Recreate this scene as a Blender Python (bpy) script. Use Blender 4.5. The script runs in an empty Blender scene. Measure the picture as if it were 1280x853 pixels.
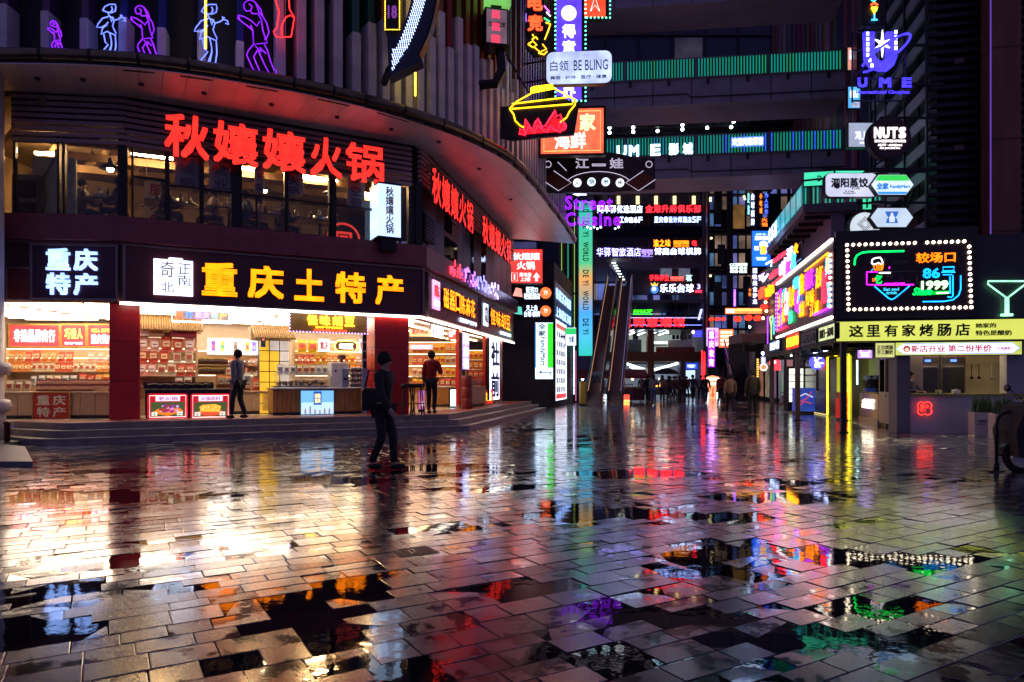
import bpy, bmesh, math, random
import numpy as np
from mathutils import Vector, Matrix
R = math.radians
random.seed(7)
SC = bpy.context.scene
COL = SC.collection

# ------------------------------------------------------------------ camera, sky, exposure
FPX, HZ, CXP, CZ = 860.0, 478.0, 640.0, 1.285      # focal length / horizon row / centre column of the 1280x853 photograph, eye height
cd = bpy.data.cameras.new('camera'); cam = bpy.data.objects.new('camera', cd); COL.objects.link(cam)
cam.location = (0, 0, CZ); cam.rotation_euler = (R(90), 0, 0)
cd.sensor_width = 36; cd.lens = 36 * FPX / 1280; cd.shift_y = (HZ - 426.5) / 1280; cd.clip_end = 600; cd.clip_start = .05
SC.camera = cam
w = bpy.data.worlds.new('World'); SC.world = w; w.use_nodes = True
wn = w.node_tree.nodes; wl = w.node_tree.links
bg = wn['Background']; bg.inputs[0].default_value = (.128, .112, .29, 1); bg.inputs[1].default_value = .46
SC.view_settings.view_transform = 'Standard'; SC.view_settings.look = 'None'
SC.view_settings.exposure = .5; SC.view_settings.gamma = 1
try:
    SC.cycles.use_denoising = True; SC.cycles.denoiser = 'OPENIMAGEDENOISE'
    SC.cycles.max_bounces = 6; SC.cycles.diffuse_bounces = 2; SC.cycles.glossy_bounces = 4
    SC.cycles.transparent_max_bounces = 12; SC.cycles.sample_clamp_indirect = 4; SC.cycles.use_light_tree = True
    SC.cycles.caustics_reflective = True; SC.cycles.blur_glossy = .3
except Exception: pass

# ------------------------------------------------------------------ materials
MATS = {}
def nodemat(name):
    m = bpy.data.materials.new(name); m.use_nodes = True
    return m, m.node_tree.nodes, m.node_tree.links, m.node_tree.nodes['Principled BSDF']
def pm(name, col, rough=.5, metal=0, var=.25, scale=6, bump=0, bscale=40, spec=.5, stretch=(1, 1, 1)):
    """painted / solid surface with noise wear"""
    if name in MATS: return MATS[name]
    m, n, l, b = nodemat(name)
    tc = n.new('ShaderNodeTexCoord'); mp = n.new('ShaderNodeMapping'); mp.inputs['Scale'].default_value = stretch
    l.new(tc.outputs['Object'], mp.inputs[0])
    nz = n.new('ShaderNodeTexNoise'); nz.inputs['Scale'].default_value = scale; nz.inputs['Detail'].default_value = 5
    l.new(mp.outputs[0], nz.inputs['Vector'])
    cr = n.new('ShaderNodeMapRange'); cr.inputs['From Min'].default_value = .3; cr.inputs['From Max'].default_value = .7
    cr.inputs['To Min'].default_value = 1 - var; cr.inputs['To Max'].default_value = 1 + var * .5
    l.new(nz.outputs['Fac'], cr.inputs['Value'])
    mx = n.new('ShaderNodeVectorMath'); mx.operation = 'SCALE'; mx.inputs[0].default_value = col[:3]
    l.new(cr.outputs[0], mx.inputs['Scale']); l.new(mx.outputs[0], b.inputs['Base Color'])
    rr = n.new('ShaderNodeMapRange'); rr.inputs['To Min'].default_value = max(.02, rough - .1); rr.inputs['To Max'].default_value = min(1, rough + .12)
    l.new(nz.outputs['Fac'], rr.inputs['Value']); l.new(rr.outputs[0], b.inputs['Roughness'])
    b.inputs['Metallic'].default_value = metal; b.inputs['Specular IOR Level'].default_value = spec
    if bump:
        n2 = n.new('ShaderNodeTexNoise'); n2.inputs['Scale'].default_value = bscale; n2.inputs['Detail'].default_value = 4
        l.new(mp.outputs[0], n2.inputs['Vector'])
        bp = n.new('ShaderNodeBump'); bp.inputs['Strength'].default_value = bump; bp.inputs['Distance'].default_value = .01
        l.new(n2.outputs['Fac'], bp.inputs['Height']); l.new(bp.outputs[0], b.inputs['Normal'])
    MATS[name] = m
    return m
def em(col, s=3.0):
    k = 'glow_%s_%.2f' % ('_'.join('%02x' % int(min(c, 1) * 255) for c in col), s)
    if k in MATS: return MATS[k]
    m, n, l, b = nodemat(k)
    b.inputs['Base Color'].default_value = (col[0] * .3, col[1] * .3, col[2] * .3, 1)
    b.inputs['Emission Color'].default_value = (*col, 1); b.inputs['Emission Strength'].default_value = s
    b.inputs['Roughness'].default_value = .35
    if s > 1:      # uneven tubes and LEDs
        tc = n.new('ShaderNodeTexCoord'); nz = n.new('ShaderNodeTexNoise'); nz.inputs['Scale'].default_value = 3.5; l.new(tc.outputs['Object'], nz.inputs['Vector'])
        mr = n.new('ShaderNodeMapRange'); mr.inputs['From Min'].default_value = .3; mr.inputs['From Max'].default_value = .7; mr.inputs['To Min'].default_value = s * .72; mr.inputs['To Max'].default_value = s * 1.25
        l.new(nz.outputs['Fac'], mr.inputs['Value']); l.new(mr.outputs[0], b.inputs['Emission Strength'])
    MATS[k] = m
    return m
def panel_em(col, s=1.0, var=.25, scale=2.5):
    """uneven glow: back-lit acrylic signs, and room light painted on flat panels"""
    k = 'lightbox_%s_%.2f_%.1f' % ('_'.join('%02x' % int(min(c, 1) * 255) for c in col), s, scale)
    if k in MATS: return MATS[k]
    m, n, l, b = nodemat(k)
    tc = n.new('ShaderNodeTexCoord'); nz = n.new('ShaderNodeTexNoise'); nz.inputs['Scale'].default_value = scale; nz.inputs['Detail'].default_value = 2
    l.new(tc.outputs['Object'], nz.inputs['Vector'])
    mr = n.new('ShaderNodeMapRange'); mr.inputs['From Min'].default_value = .3; mr.inputs['From Max'].default_value = .7
    mr.inputs['To Min'].default_value = s * (1 - var); mr.inputs['To Max'].default_value = s * (1 + var)
    l.new(nz.outputs['Fac'], mr.inputs['Value']); l.new(mr.outputs[0], b.inputs['Emission Strength'])
    b.inputs['Base Color'].default_value = (col[0] * .6, col[1] * .6, col[2] * .6, 1)
    b.inputs['Emission Color'].default_value = (*col, 1); b.inputs['Roughness'].default_value = .3
    MATS[k] = m
    return m
def glassmat(name='window_glass', tint=(.9, .93, .95), refl=1.0):
    if name in MATS: return MATS[name]
    m, n, l, b = nodemat(name); n.remove(b)
    out = n['Material Output']; tr = n.new('ShaderNodeBsdfTransparent'); tr.inputs[0].default_value = (*tint, 1)
    gl = n.new('ShaderNodeBsdfGlossy'); gl.inputs['Roughness'].default_value = .03
    fr = n.new('ShaderNodeFresnel'); fr.inputs[0].default_value = 1.45
    mu = n.new('ShaderNodeMath'); mu.operation = 'MULTIPLY'; mu.inputs[1].default_value = refl; l.new(fr.outputs[0], mu.inputs[0])
    mx = n.new('ShaderNodeMixShader'); l.new(mu.outputs[0], mx.inputs[0]); l.new(tr.outputs[0], mx.inputs[1]); l.new(gl.outputs[0], mx.inputs[2])
    l.new(mx.outputs[0], out.inputs[0]); MATS[name] = m
    return m

BLACK = pm('black_metal', (.012, .012, .014), .4, .3); DGREY = pm('dark_grey_metal', (.04, .04, .045), .45, .4)
GREY = pm('grey_metal', (.22, .22, .23), .45, .5); STEEL = pm('brushed_steel', (.5, .5, .52), .3, .9)
WHITE = pm('white_paint', (.75, .74, .72), .5, 0, .1); MAROON = pm('maroon_panel', (.28, .06, .07), .35, 0, .3, 3)
DARKWALL = pm('dark_wall', (.02, .019, .026), .6, 0, .4, 2); REDLAC = pm('red_enamel', (.62, .018, .018), .3, 0, .12, 3)
WOODL = pm('light_wood', (.62, .42, .24), .45, 0, .2, 5, 0, 40, .5, (1, 1, 8)); WOODO = pm('orange_wood', (.42, .19, .05), .4, 0, .35, 6, 0, 40, .5, (8, 8, .6))
CONC = pm('concrete', (.2, .19, .2), .6, 0, .25, 3, .15, 30); SKIN = pm('skin', (.5, .3, .22), .5, 0, .08)
GLASS = glassmat(); GLASSD = glassmat('tinted_glass', (.55, .6, .7), 1.3)
NAVY = pm('navy_panel', (.012, .014, .05), .3, .2, .3, 2); BRONZE = pm('bronze_trim', (.16, .1, .06), .35, .7, .3, 8)

TS = bpy.data.scenes.new('scratch')          # evaluates lettering and skins; removed at the end
def evaluate(o):
    TS.collection.objects.link(o); vl = TS.view_layers[0]; vl.update(); me = bpy.data.meshes.new_from_object(o.evaluated_get(vl.depsgraph)); d = o.data; bpy.data.objects.remove(o); return me
# ------------------------------------------------------------------ mesh helpers
class MB:
    def __init__(s): s.v = []; s.f = []; s.m = []
    def add(s, v, f, mi=0):
        o = len(s.v); s.v += [tuple(p) for p in v]; s.f += [tuple(i + o for i in q) for q in f]; s.m += [mi] * len(f); return s
    def box(s, x0, x1, y0, y1, z0, z1, mi=0):
        return s.add([(x0, y0, z0), (x1, y0, z0), (x1, y1, z0), (x0, y1, z0), (x0, y0, z1), (x1, y0, z1), (x1, y1, z1), (x0, y1, z1)],
                     [(0, 3, 2, 1), (4, 5, 6, 7), (0, 1, 5, 4), (1, 2, 6, 5), (2, 3, 7, 6), (3, 0, 4, 7)], mi)
    def cbox(s, x0, x1, y0, y1, z0, z1, c=.02, mi=0):
        """box with bevelled vertical and top edges"""
        p = [(x0 + c, y0), (x1 - c, y0), (x1, y0 + c), (x1, y1 - c), (x1 - c, y1), (x0 + c, y1), (x0, y1 - c), (x0, y0 + c)]
        cx, cy = (x0 + x1) / 2, (y0 + y1) / 2
        q = [(cx + (x - cx) * (1 - 2 * c / max(x1 - x0, 1e-6)), cy + (y - cy) * (1 - 2 * c / max(y1 - y0, 1e-6))) for x, y in p]
        v = [(x, y, z0) for x, y in p] + [(x, y, z1 - c) for x, y in p] + [(x, y, z1) for x, y in q]
        f = [tuple(range(7, -1, -1)), tuple(range(16, 24))]
        for k in range(8):
            j = (k + 1) % 8; f += [(k, j, 8 + j, 8 + k), (8 + k, 8 + j, 16 + j, 16 + k)]
        return s.add(v, f, mi)
    def quad(s, a, b, c, d, mi=0): return s.add([a, b, c, d], [(0, 1, 2, 3)], mi)
    def prism_z(s, pts, z0, z1, mi=0):
        n = len(pts); v = [(x, y, z0) for x, y in pts] + [(x, y, z1) for x, y in pts]
        f = [tuple(range(n - 1, -1, -1)), tuple(range(n, 2 * n))] + [(k, (k + 1) % n, n + (k + 1) % n, n + k) for k in range(n)]
        return s.add(v, f, mi)
    def prism_y(s, pts, y0, y1, mi=0):
        """outline in x,z (counter-clockwise seen from -y), extruded along y"""
        n = len(pts); v = [(x, y0, z) for x, z in pts] + [(x, y1, z) for x, z in pts]
        f = [tuple(range(n)), tuple(range(2 * n - 1, n - 1, -1))] + [((k + 1) % n, k, n + k, n + (k + 1) % n) for k in range(n)]
        return s.add(v, f, mi)
    def prism_x(s, pts, x0, x1, mi=0):
        n = len(pts); v = [(x0, y, z) for y, z in pts] + [(x1, y, z) for y, z in pts]
        f = [tuple(range(n - 1, -1, -1)), tuple(range(n, 2 * n))] + [(k, (k + 1) % n, n + (k + 1) % n, n + k) for k in range(n)]
        return s.add(v, f, mi)
    def tube(s, pts, r, n=6, closed=False, mi=0, r2=None):
        pts = [Vector(p) for p in pts]; N = len(pts); rings = []; up = None
        for i, p in enumerate(pts):
            a = pts[(i - 1) % N] if (closed or i > 0) else p; b = pts[(i + 1) % N] if (closed or i < N - 1) else p
            t = (b - a); t = t.normalized() if t.length > 1e-9 else Vector((0, 0, 1))
            if up is None: up = Vector((0, 0, 1)) if abs(t.z) < .9 else Vector((1, 0, 0))
            x = t.cross(up); x = x.normalized() if x.length > 1e-6 else Vector((1, 0, 0)); y = x.cross(t).normalized(); up = y
            rr = r if r2 is None else r + (r2 - r) * i / max(N - 1, 1)
            rings.append([p + x * (rr * math.cos(2 * math.pi * k / n)) + y * (rr * math.sin(2 * math.pi * k / n)) for k in range(n)])
        v = [q for rg in rings for q in rg]; f = []
        for i in range(N if closed else N - 1):
            j = (i + 1) % N
            for k in range(n): f.append((i * n + k, i * n + (k + 1) % n, j * n + (k + 1) % n, j * n + k))
        if not closed: f += [tuple(range(n - 1, -1, -1)), tuple(range((N - 1) * n, N * n))]
        return s.add(v, f, mi)
    def lathe(s, prof, c=(0, 0), n=20, mi=0):
        v = []; f = []
        for r, z in prof: v += [(c[0] + r * math.cos(2 * math.pi * k / n), c[1] + r * math.sin(2 * math.pi * k / n), z) for k in range(n)]
        for i in range(len(prof) - 1):
            for k in range(n): f.append((i * n + k, i * n + (k + 1) % n, (i + 1) * n + (k + 1) % n, (i + 1) * n + k))
        f += [tuple(range(n - 1, -1, -1)), tuple(range((len(prof) - 1) * n, len(prof) * n))]
        return s.add(v, f, mi)
    def ball(s, c, r, n=8, sc=(1, 1, 1), mi=0):
        m = n // 2; v = [(c[0], c[1], c[2] - r * sc[2])]; f = []
        for i in range(1, m):
            a = math.pi * i / m - math.pi / 2
            v += [(c[0] + r * sc[0] * math.cos(a) * math.cos(2 * math.pi * k / n), c[1] + r * sc[1] * math.cos(a) * math.sin(2 * math.pi * k / n), c[2] + r * sc[2] * math.sin(a)) for k in range(n)]
        v.append((c[0], c[1], c[2] + r * sc[2])); L = len(v) - 1
        for k in range(n):
            f.append((0, 1 + (k + 1) % n, 1 + k)); f.append((L, L - n + k, L - n + (k + 1) % n))
            for i in range(m - 2): a = 1 + i * n; f.append((a + k, a + (k + 1) % n, a + n + (k + 1) % n, a + n + k))
        return s.add(v, f, mi)
    def disc(s, cx, cz, r, y0, y1, n=20, mi=0, rz=None):
        rz = rz or r
        return s.prism_y([(cx + r * math.cos(2 * math.pi * k / n), cz + rz * math.sin(2 * math.pi * k / n)) for k in range(n)], y0, y1, mi)
    def mesh(s, name, mats, smooth=False):
        me = bpy.data.meshes.new(name); me.from_pydata(s.v, [], s.f)
        for m in (mats if isinstance(mats, (list, tuple)) else [mats]): me.materials.append(m)
        if max(s.m or [0]): me.polygons.foreach_set('material_index', s.m)
        if smooth: me.polygons.foreach_set('use_smooth', [True] * len(me.polygons))
        me.update(); return me
def obj(name, mb, mats, parent=None, loc=None, rz=None, smooth=False, mod=None):
    me = mb.mesh(name, mats, smooth) if isinstance(mb, MB) else mb
    o = bpy.data.objects.new(name, me); COL.objects.link(o)
    if parent is not None: o.parent = parent
    if loc is not None: o.location = loc
    if rz is not None: o.rotation_euler = (0, 0, rz)
    return o
def tag(o, label=None, cat=None, group=None, kind=None):
    if label: o['label'] = label
    if cat: o['category'] = cat
    if group: o['group'] = group
    if kind: o['kind'] = kind
    return o
def thing(name, label, cat, loc=(0, 0, 0), rz=0, group=None):
    o = bpy.data.objects.new(name, None); COL.objects.link(o); o.location = loc; o.rotation_euler = (0, 0, rz); o.empty_display_size = .2
    return tag(o, label, cat, group)
def struct(name, mb, mats, parent=None, **k):
    o = obj(name, mb, mats, parent, **k)
    if parent is None: o['kind'] = 'structure'
    return o
def inst(src, loc, rz=0, parent=None, sc=None):
    o = src.copy(); COL.objects.link(o); o.location = loc; o.rotation_euler = (0, 0, rz)
    if parent is not None: o.parent = parent
    if sc: o.scale = sc
    return o
def dup(root, loc, rz=None, label=None, group=None, sc=None):
    r = root.copy(); COL.objects.link(r); r.location = loc
    if rz is not None: r.rotation_euler = (0, 0, rz)
    if sc: r.scale = sc
    if label: r['label'] = label
    if group: r['group'] = group
    for ch in list(root.children):
        c = ch.copy(); COL.objects.link(c); c.parent = r
        for g in list(ch.children):
            d = g.copy(); COL.objects.link(d); d.parent = c
    return r

# ------------------------------------------------------------------ photograph geometry -> world
class Plane:
    """a vertical plane in the place, left to right as one faces it from the street"""
    def __init__(s, a, b):
        s.a = Vector(a); s.d = (Vector(b) - s.a).normalized(); s.n = Vector((s.d.y, -s.d.x)); s.rz = math.atan2(s.d.y, s.d.x)
    def off(s, k): return Plane(s.a + s.n * k, s.a + s.n * k + s.d)           # k metres towards the street
    def hit(s, px):
        k = (px - CXP) / FPX; t = (k * s.a.y - s.a.x) / (s.d.x - k * s.d.y); return s.a + s.d * t
    def z(s, px, py): return CZ + (HZ - py) / FPX * s.hit(px).y
    def box(s, xl, xr, yt, yb, k=0):
        q = s.off(k) if k else s
        L, Rr = q.hit(xl), q.hit(xr); xm = (xl + xr) / 2
        zt, zb = q.z(xm, yt), q.z(xm, yb)
        return (L.x, L.y, zb), s.rz, (Rr - L).length, zt - zb
def face(Y): return Plane((-50, Y), (50, Y))
SD = Vector((.2047, .9788))                       # direction of the street
C1 = (-8.81, 15.46); C2 = (-2.51, 18.81)
FRONT = Plane(C1, C2); LEFTF = Plane((-12.5, 15.02), C1); WING = Plane(C2, (C2[0] + SD.x, C2[1] + SD.y))
K0 = (8.38, 17.8)
RFRONT = Plane(K0, (K0[0] + SD.y, K0[1] - SD.x)); RSIDE = Plane((K0[0] + SD.x * 9, K0[1] + SD.y * 9), K0)
PL = [(-14.5, 14.78), C1, C2, (C2[0] + SD.x * 12.6, C2[1] + SD.y * 12.6)]
def offset(pts, k):
    P = [Vector(p) for p in pts]; out = []
    for i, p in enumerate(P):
        ns = []
        if i > 0: d = (P[i] - P[i - 1]).normalized(); ns.append(Vector((d.y, -d.x)))
        if i < len(P) - 1: d = (P[i + 1] - P[i]).normalized(); ns.append(Vector((d.y, -d.x)))
        m = sum(ns, Vector((0, 0))).normalized(); out.append(p + m * (k / max(m.dot(ns[0]), .3)))
    return out
def strip(mb, pts, k0, k1, z0, z1, mi=0):
    A, B = offset(pts, k0), offset(pts, k1)
    for i in range(len(pts) - 1): mb.prism_z([tuple(B[i]), tuple(B[i + 1]), tuple(A[i + 1]), tuple(A[i])], z0, z1, mi)
    return mb
def local(px, py, pl, loc):
    """photo pixel on a plane -> (x,z) in a thing's own frame"""
    h = pl.hit(px); return ((h - Vector(loc[:2])).dot(pl.d), CZ + (HZ - py) / FPX * h.y - loc[2])

# ------------------------------------------------------------------ lettering
TXT = {}
def text_mesh(s, w, h, depth=.02, bold=.012, tube=0, vertical=False, keep=False, mat=None, res=2, spacing=1.0, shear=0, y=0, line=1.0):
    heavy = bold * .85 if (not tube and bold >= .02) else 0; bold = 0
    key = (s, tube, bold, vertical, spacing, res, shear, line)
    if key not in TXT:
        c = bpy.data.curves.new('lettering', 'FONT'); c.body = '\n'.join(s) if vertical else s
        c.resolution_u = res; c.align_x = 'CENTER' if vertical or '\n' in s else 'LEFT'; c.space_line = (.92 if vertical else line); c.space_character = spacing; c.shear = shear
        if tube: c.fill_mode = 'NONE'; c.bevel_depth = tube; c.bevel_resolution = 0
        else: c.offset = bold
        me = evaluate(bpy.data.objects.new('t', c))
        v = np.empty(len(me.vertices) * 3); me.vertices.foreach_get('co', v); v = v.reshape(-1, 3)
        f = [tuple(p.vertices) for p in me.polygons]
        bpy.data.meshes.remove(me); bpy.data.curves.remove(c)
        TXT[key] = (v, f)
    v, f = TXT[key]
    if heavy and len(v):
        V0, F0 = v, f; n0 = len(v); v = np.concatenate([V0 + np.array([dx, dz, 0]) for dx, dz in ((-heavy, -heavy), (heavy, -heavy), (-heavy, heavy), (heavy, heavy))])
        f = [tuple(i + k * n0 for i in q) for k in range(4) for q in F0]
    if not len(v): return bpy.data.meshes.new('lettering')
    lo, hi = v.min(0), v.max(0); sx, sz = w / (hi[0] - lo[0]), h / (hi[1] - lo[1]); ox = oz = 0
    if keep:
        k = min(sx, sz); ox = (w - k * (hi[0] - lo[0])) / 2; oz = (h - k * (hi[1] - lo[1])) / 2; sx = sz = k
    x = (v[:, 0] - lo[0]) * sx + ox; z = (v[:, 1] - lo[1]) * sz + oz; n = len(v)
    if tube:
        yy = y - (v[:, 2]) * (sx + sz) / 2
        V = list(zip(x.tolist(), yy.tolist(), z.tolist())); F = f
    else:
        fy = (y - depth + .0006 * np.repeat(np.arange(4 if heavy else 1), n // (4 if heavy else 1))).tolist()
        V = list(zip(x.tolist(), fy, z.tolist())) + list(zip(x.tolist(), [y] * n, z.tolist()))
        F = list(f); cnt = {}
        for q in f:
            for a, b in zip(q, q[1:] + q[:1]): cnt[(a, b)] = 1
        for a, b in cnt:
            if (b, a) not in cnt: F.append((b, a, a + n, b + n))
    me = bpy.data.meshes.new('lettering'); me.from_pydata(V, [], F)
    if mat: me.materials.append(mat)
    if not tube and depth >= .05:
        me.materials.append(DGREY); me.polygons.foreach_set('material_index', [0] * len(f) + [1] * (len(F) - len(f)))
    me.update(); return me
def lettering(parent, s, x, z, w, h, mat, y=-.02, name='lettering', **k):
    o = obj(name, text_mesh(s, w, h, mat=mat, **k), None, parent); o.location = (x, y, z); return o
def letters(parent, s, x, z, w, h, mat, y=-.02, gap=.12, name='letter', **k):
    """one mesh per character"""
    n = len(s); cw = w / n
    for i, ch in enumerate(s):
        lettering(parent, ch, x + cw * (i + gap / 2), z, cw * (1 - gap), h, mat, y, name, **k)
def neon(parent, pts, r, mat, name='neon_tube', y=-.05, closed=False, n=5):
    m = MB(); m.tube([(p[0], y, p[1]) for p in pts], r, n, closed); return obj(name, m, mat, parent, smooth=True)
def sign(name, label, pl, xl, xr, yt, yb, k=.0, cat='sign', group=None):
    loc, rz, w, h = pl.box(xl, xr, yt, yb, k)
    t = thing(name, label, cat, loc, rz, group); return t, w, h
def board(t, w, h, mat, d=.14, frame=None, fw=.04, rnd=0, name='panel'):
    """lightbox: casing, face panel, frame"""
    if rnd:
        def rr(x0, x1, z0, z1, r):
            P = []
            for cx, cz, a0 in ((x1 - r, z1 - r, 0), (x0 + r, z1 - r, 90), (x0 + r, z0 + r, 180), (x1 - r, z0 + r, 270)):
                P += [(cx + r * math.cos(R(a0 + a)), cz + r * math.sin(R(a0 + a))) for a in (0, 22, 45, 68, 90)]
            return P
        obj('casing', MB().prism_y(rr(-fw, w + fw, -fw, h + fw, rnd + fw), .0, d), frame or BLACK, t)
        return obj(name, MB().prism_y(rr(0, w, 0, h, rnd), -.015, .0), mat, t)
    obj('casing', MB().box(0, w, .004, d, 0, h), BLACK, t)
    p = obj(name, MB().box(.002, w - .002, -.012, .003, .002, h - .002), mat, t)
    if frame is not None:
        m = MB(); m.box(-fw, 0, -.03, d - .01, -fw, h + fw); m.box(w, w + fw, -.03, d - .01, -fw, h + fw); m.box(0, w, -.03, d - .01, h, h + fw); m.box(0, w, -.03, d - .01, -fw, 0)
        obj('frame', m, frame, t)
    return p
def bulbs(t, w, h, step, r, mat, inset=.0, y=-.05, name='bulb', sides='tblr'):
    m = MB().ball((0, 0, 0), r, 6).mesh(name, mat, True); nx = max(1, round((w - 2 * inset) / step)); nz = max(1, round((h - 2 * inset) / step)); P = set()
    for i in range(nx + 1):
        x = inset + (w - 2 * inset) * i / nx
        if 't' in sides: P.add((x, h - inset))
        if 'b' in sides: P.add((x, inset))
    for i in range(nz + 1):
        z = inset + (h - 2 * inset) * i / nz
        if 'l' in sides: P.add((inset, z))
        if 'r' in sides: P.add((w - inset, z))
    for x, z in sorted(P): obj(name, m, None, t, loc=(x, y, z))
def rope(parent, pts, r, mat, name, n=6): return obj(name, MB().tube(pts, r, n), mat, parent, smooth=True)
# ------------------------------------------------------------------ the plaza: pavers standing proud of, or drowned in, a sheet of rain water
AX = Vector((.8594, .5113)); BX = Vector((-.5113, .8594))
def hnoise(x, y):
    s = 0
    for a, b, c, d, g in ((1.15, .55, .3, 1.0, 0), (-.7, 1.5, 2.1, .8, 0), (2.6, -1.1, 4.0, .55, 0), (.35, 2.9, 1.2, .5, 0), (3.9, 2.2, .7, .35, 0), (.27, -.31, 3.3, 1.0, 0)):
        s += d * math.sin(a * x + b * y + c + 1.3 * math.sin(.61 * y - .37 * x + c))
    return s / 2.4
gm = pm('ground_bed', (.03, .03, .03), .7, 0, .4, 2, .3, 60)
struct('ground', MB().box(-90, 90, -12, 150, -.3, -.02), gm)
def ground_water():
    m, n, l, b = nodemat('rain_water')
    b.inputs['Base Color'].default_value = (.006, .006, .008, 1); b.inputs['IOR'].default_value = 1.4
    b.inputs['Roughness'].default_value = .025; b.inputs['Specular IOR Level'].default_value = .62
    tc = n.new('ShaderNodeTexCoord'); nz = n.new('ShaderNodeTexNoise'); nz.inputs['Scale'].default_value = 9; nz.inputs['Detail'].default_value = 3
    bp = n.new('ShaderNodeBump'); bp.inputs['Strength'].default_value = .035; bp.inputs['Distance'].default_value = .02
    l.new(tc.outputs['Object'], nz.inputs['Vector']); l.new(nz.outputs['Fac'], bp.inputs['Height']); l.new(bp.outputs[0], b.inputs['Normal'])
    return m
struct('puddle_water', MB().quad((-60, -3, 0), (60, -3, 0), (60, 70, 0), (-60, 70, 0)), ground_water())
PUD = [(410, 742, 75, 28), (455, 785, 95, 30), (60, 790, 130, 20), (520, 838, 80, 18), (625, 735, 70, 18), (820, 705, 80, 20), (850, 765, 95, 20), (905, 690, 70, 12), (1110, 800, 120, 18), (1120, 702, 110, 9), (1170, 762, 70, 12), (1010, 690, 70, 9),
       (745, 828, 60, 12), (960, 603, 70, 5), (1010, 622, 90, 8), (820, 592, 90, 6), (690, 640, 60, 9), (400, 602, 80, 5), (180, 622, 100, 6), (60, 700, 90, 7), (235, 733, 50, 6), (330, 680, 60, 8), (560, 660, 50, 8), (760, 640, 60, 7), (900, 650, 60, 7), (560, 585, 60, 4), (150, 590, 60, 3), (1080, 655, 60, 6), (620, 610, 50, 5), (1230, 690, 50, 6), (990, 770, 50, 8), (260, 835, 40, 10)]
PW = []
for a, b, c, d in PUD:      # puddle hollows: position and size on the ground in metres
    Yc = CZ * FPX / (b - HZ); PW.append(((a - CXP) / FPX * Yc, Yc, c / FPX * Yc, d * Yc * Yc / (CZ * FPX), ))
def hollow(x, y):
    s = 0
    for a, b, c, d in PW:
        q = ((x - a - .3 * math.sin(3 * y)) / c) ** 2 + ((y - b - .2 * d * math.sin(4 * x)) / d) ** 2
        if q < 6: s += math.exp(-q * 1.1)
    return min(s, 1.2)
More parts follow.
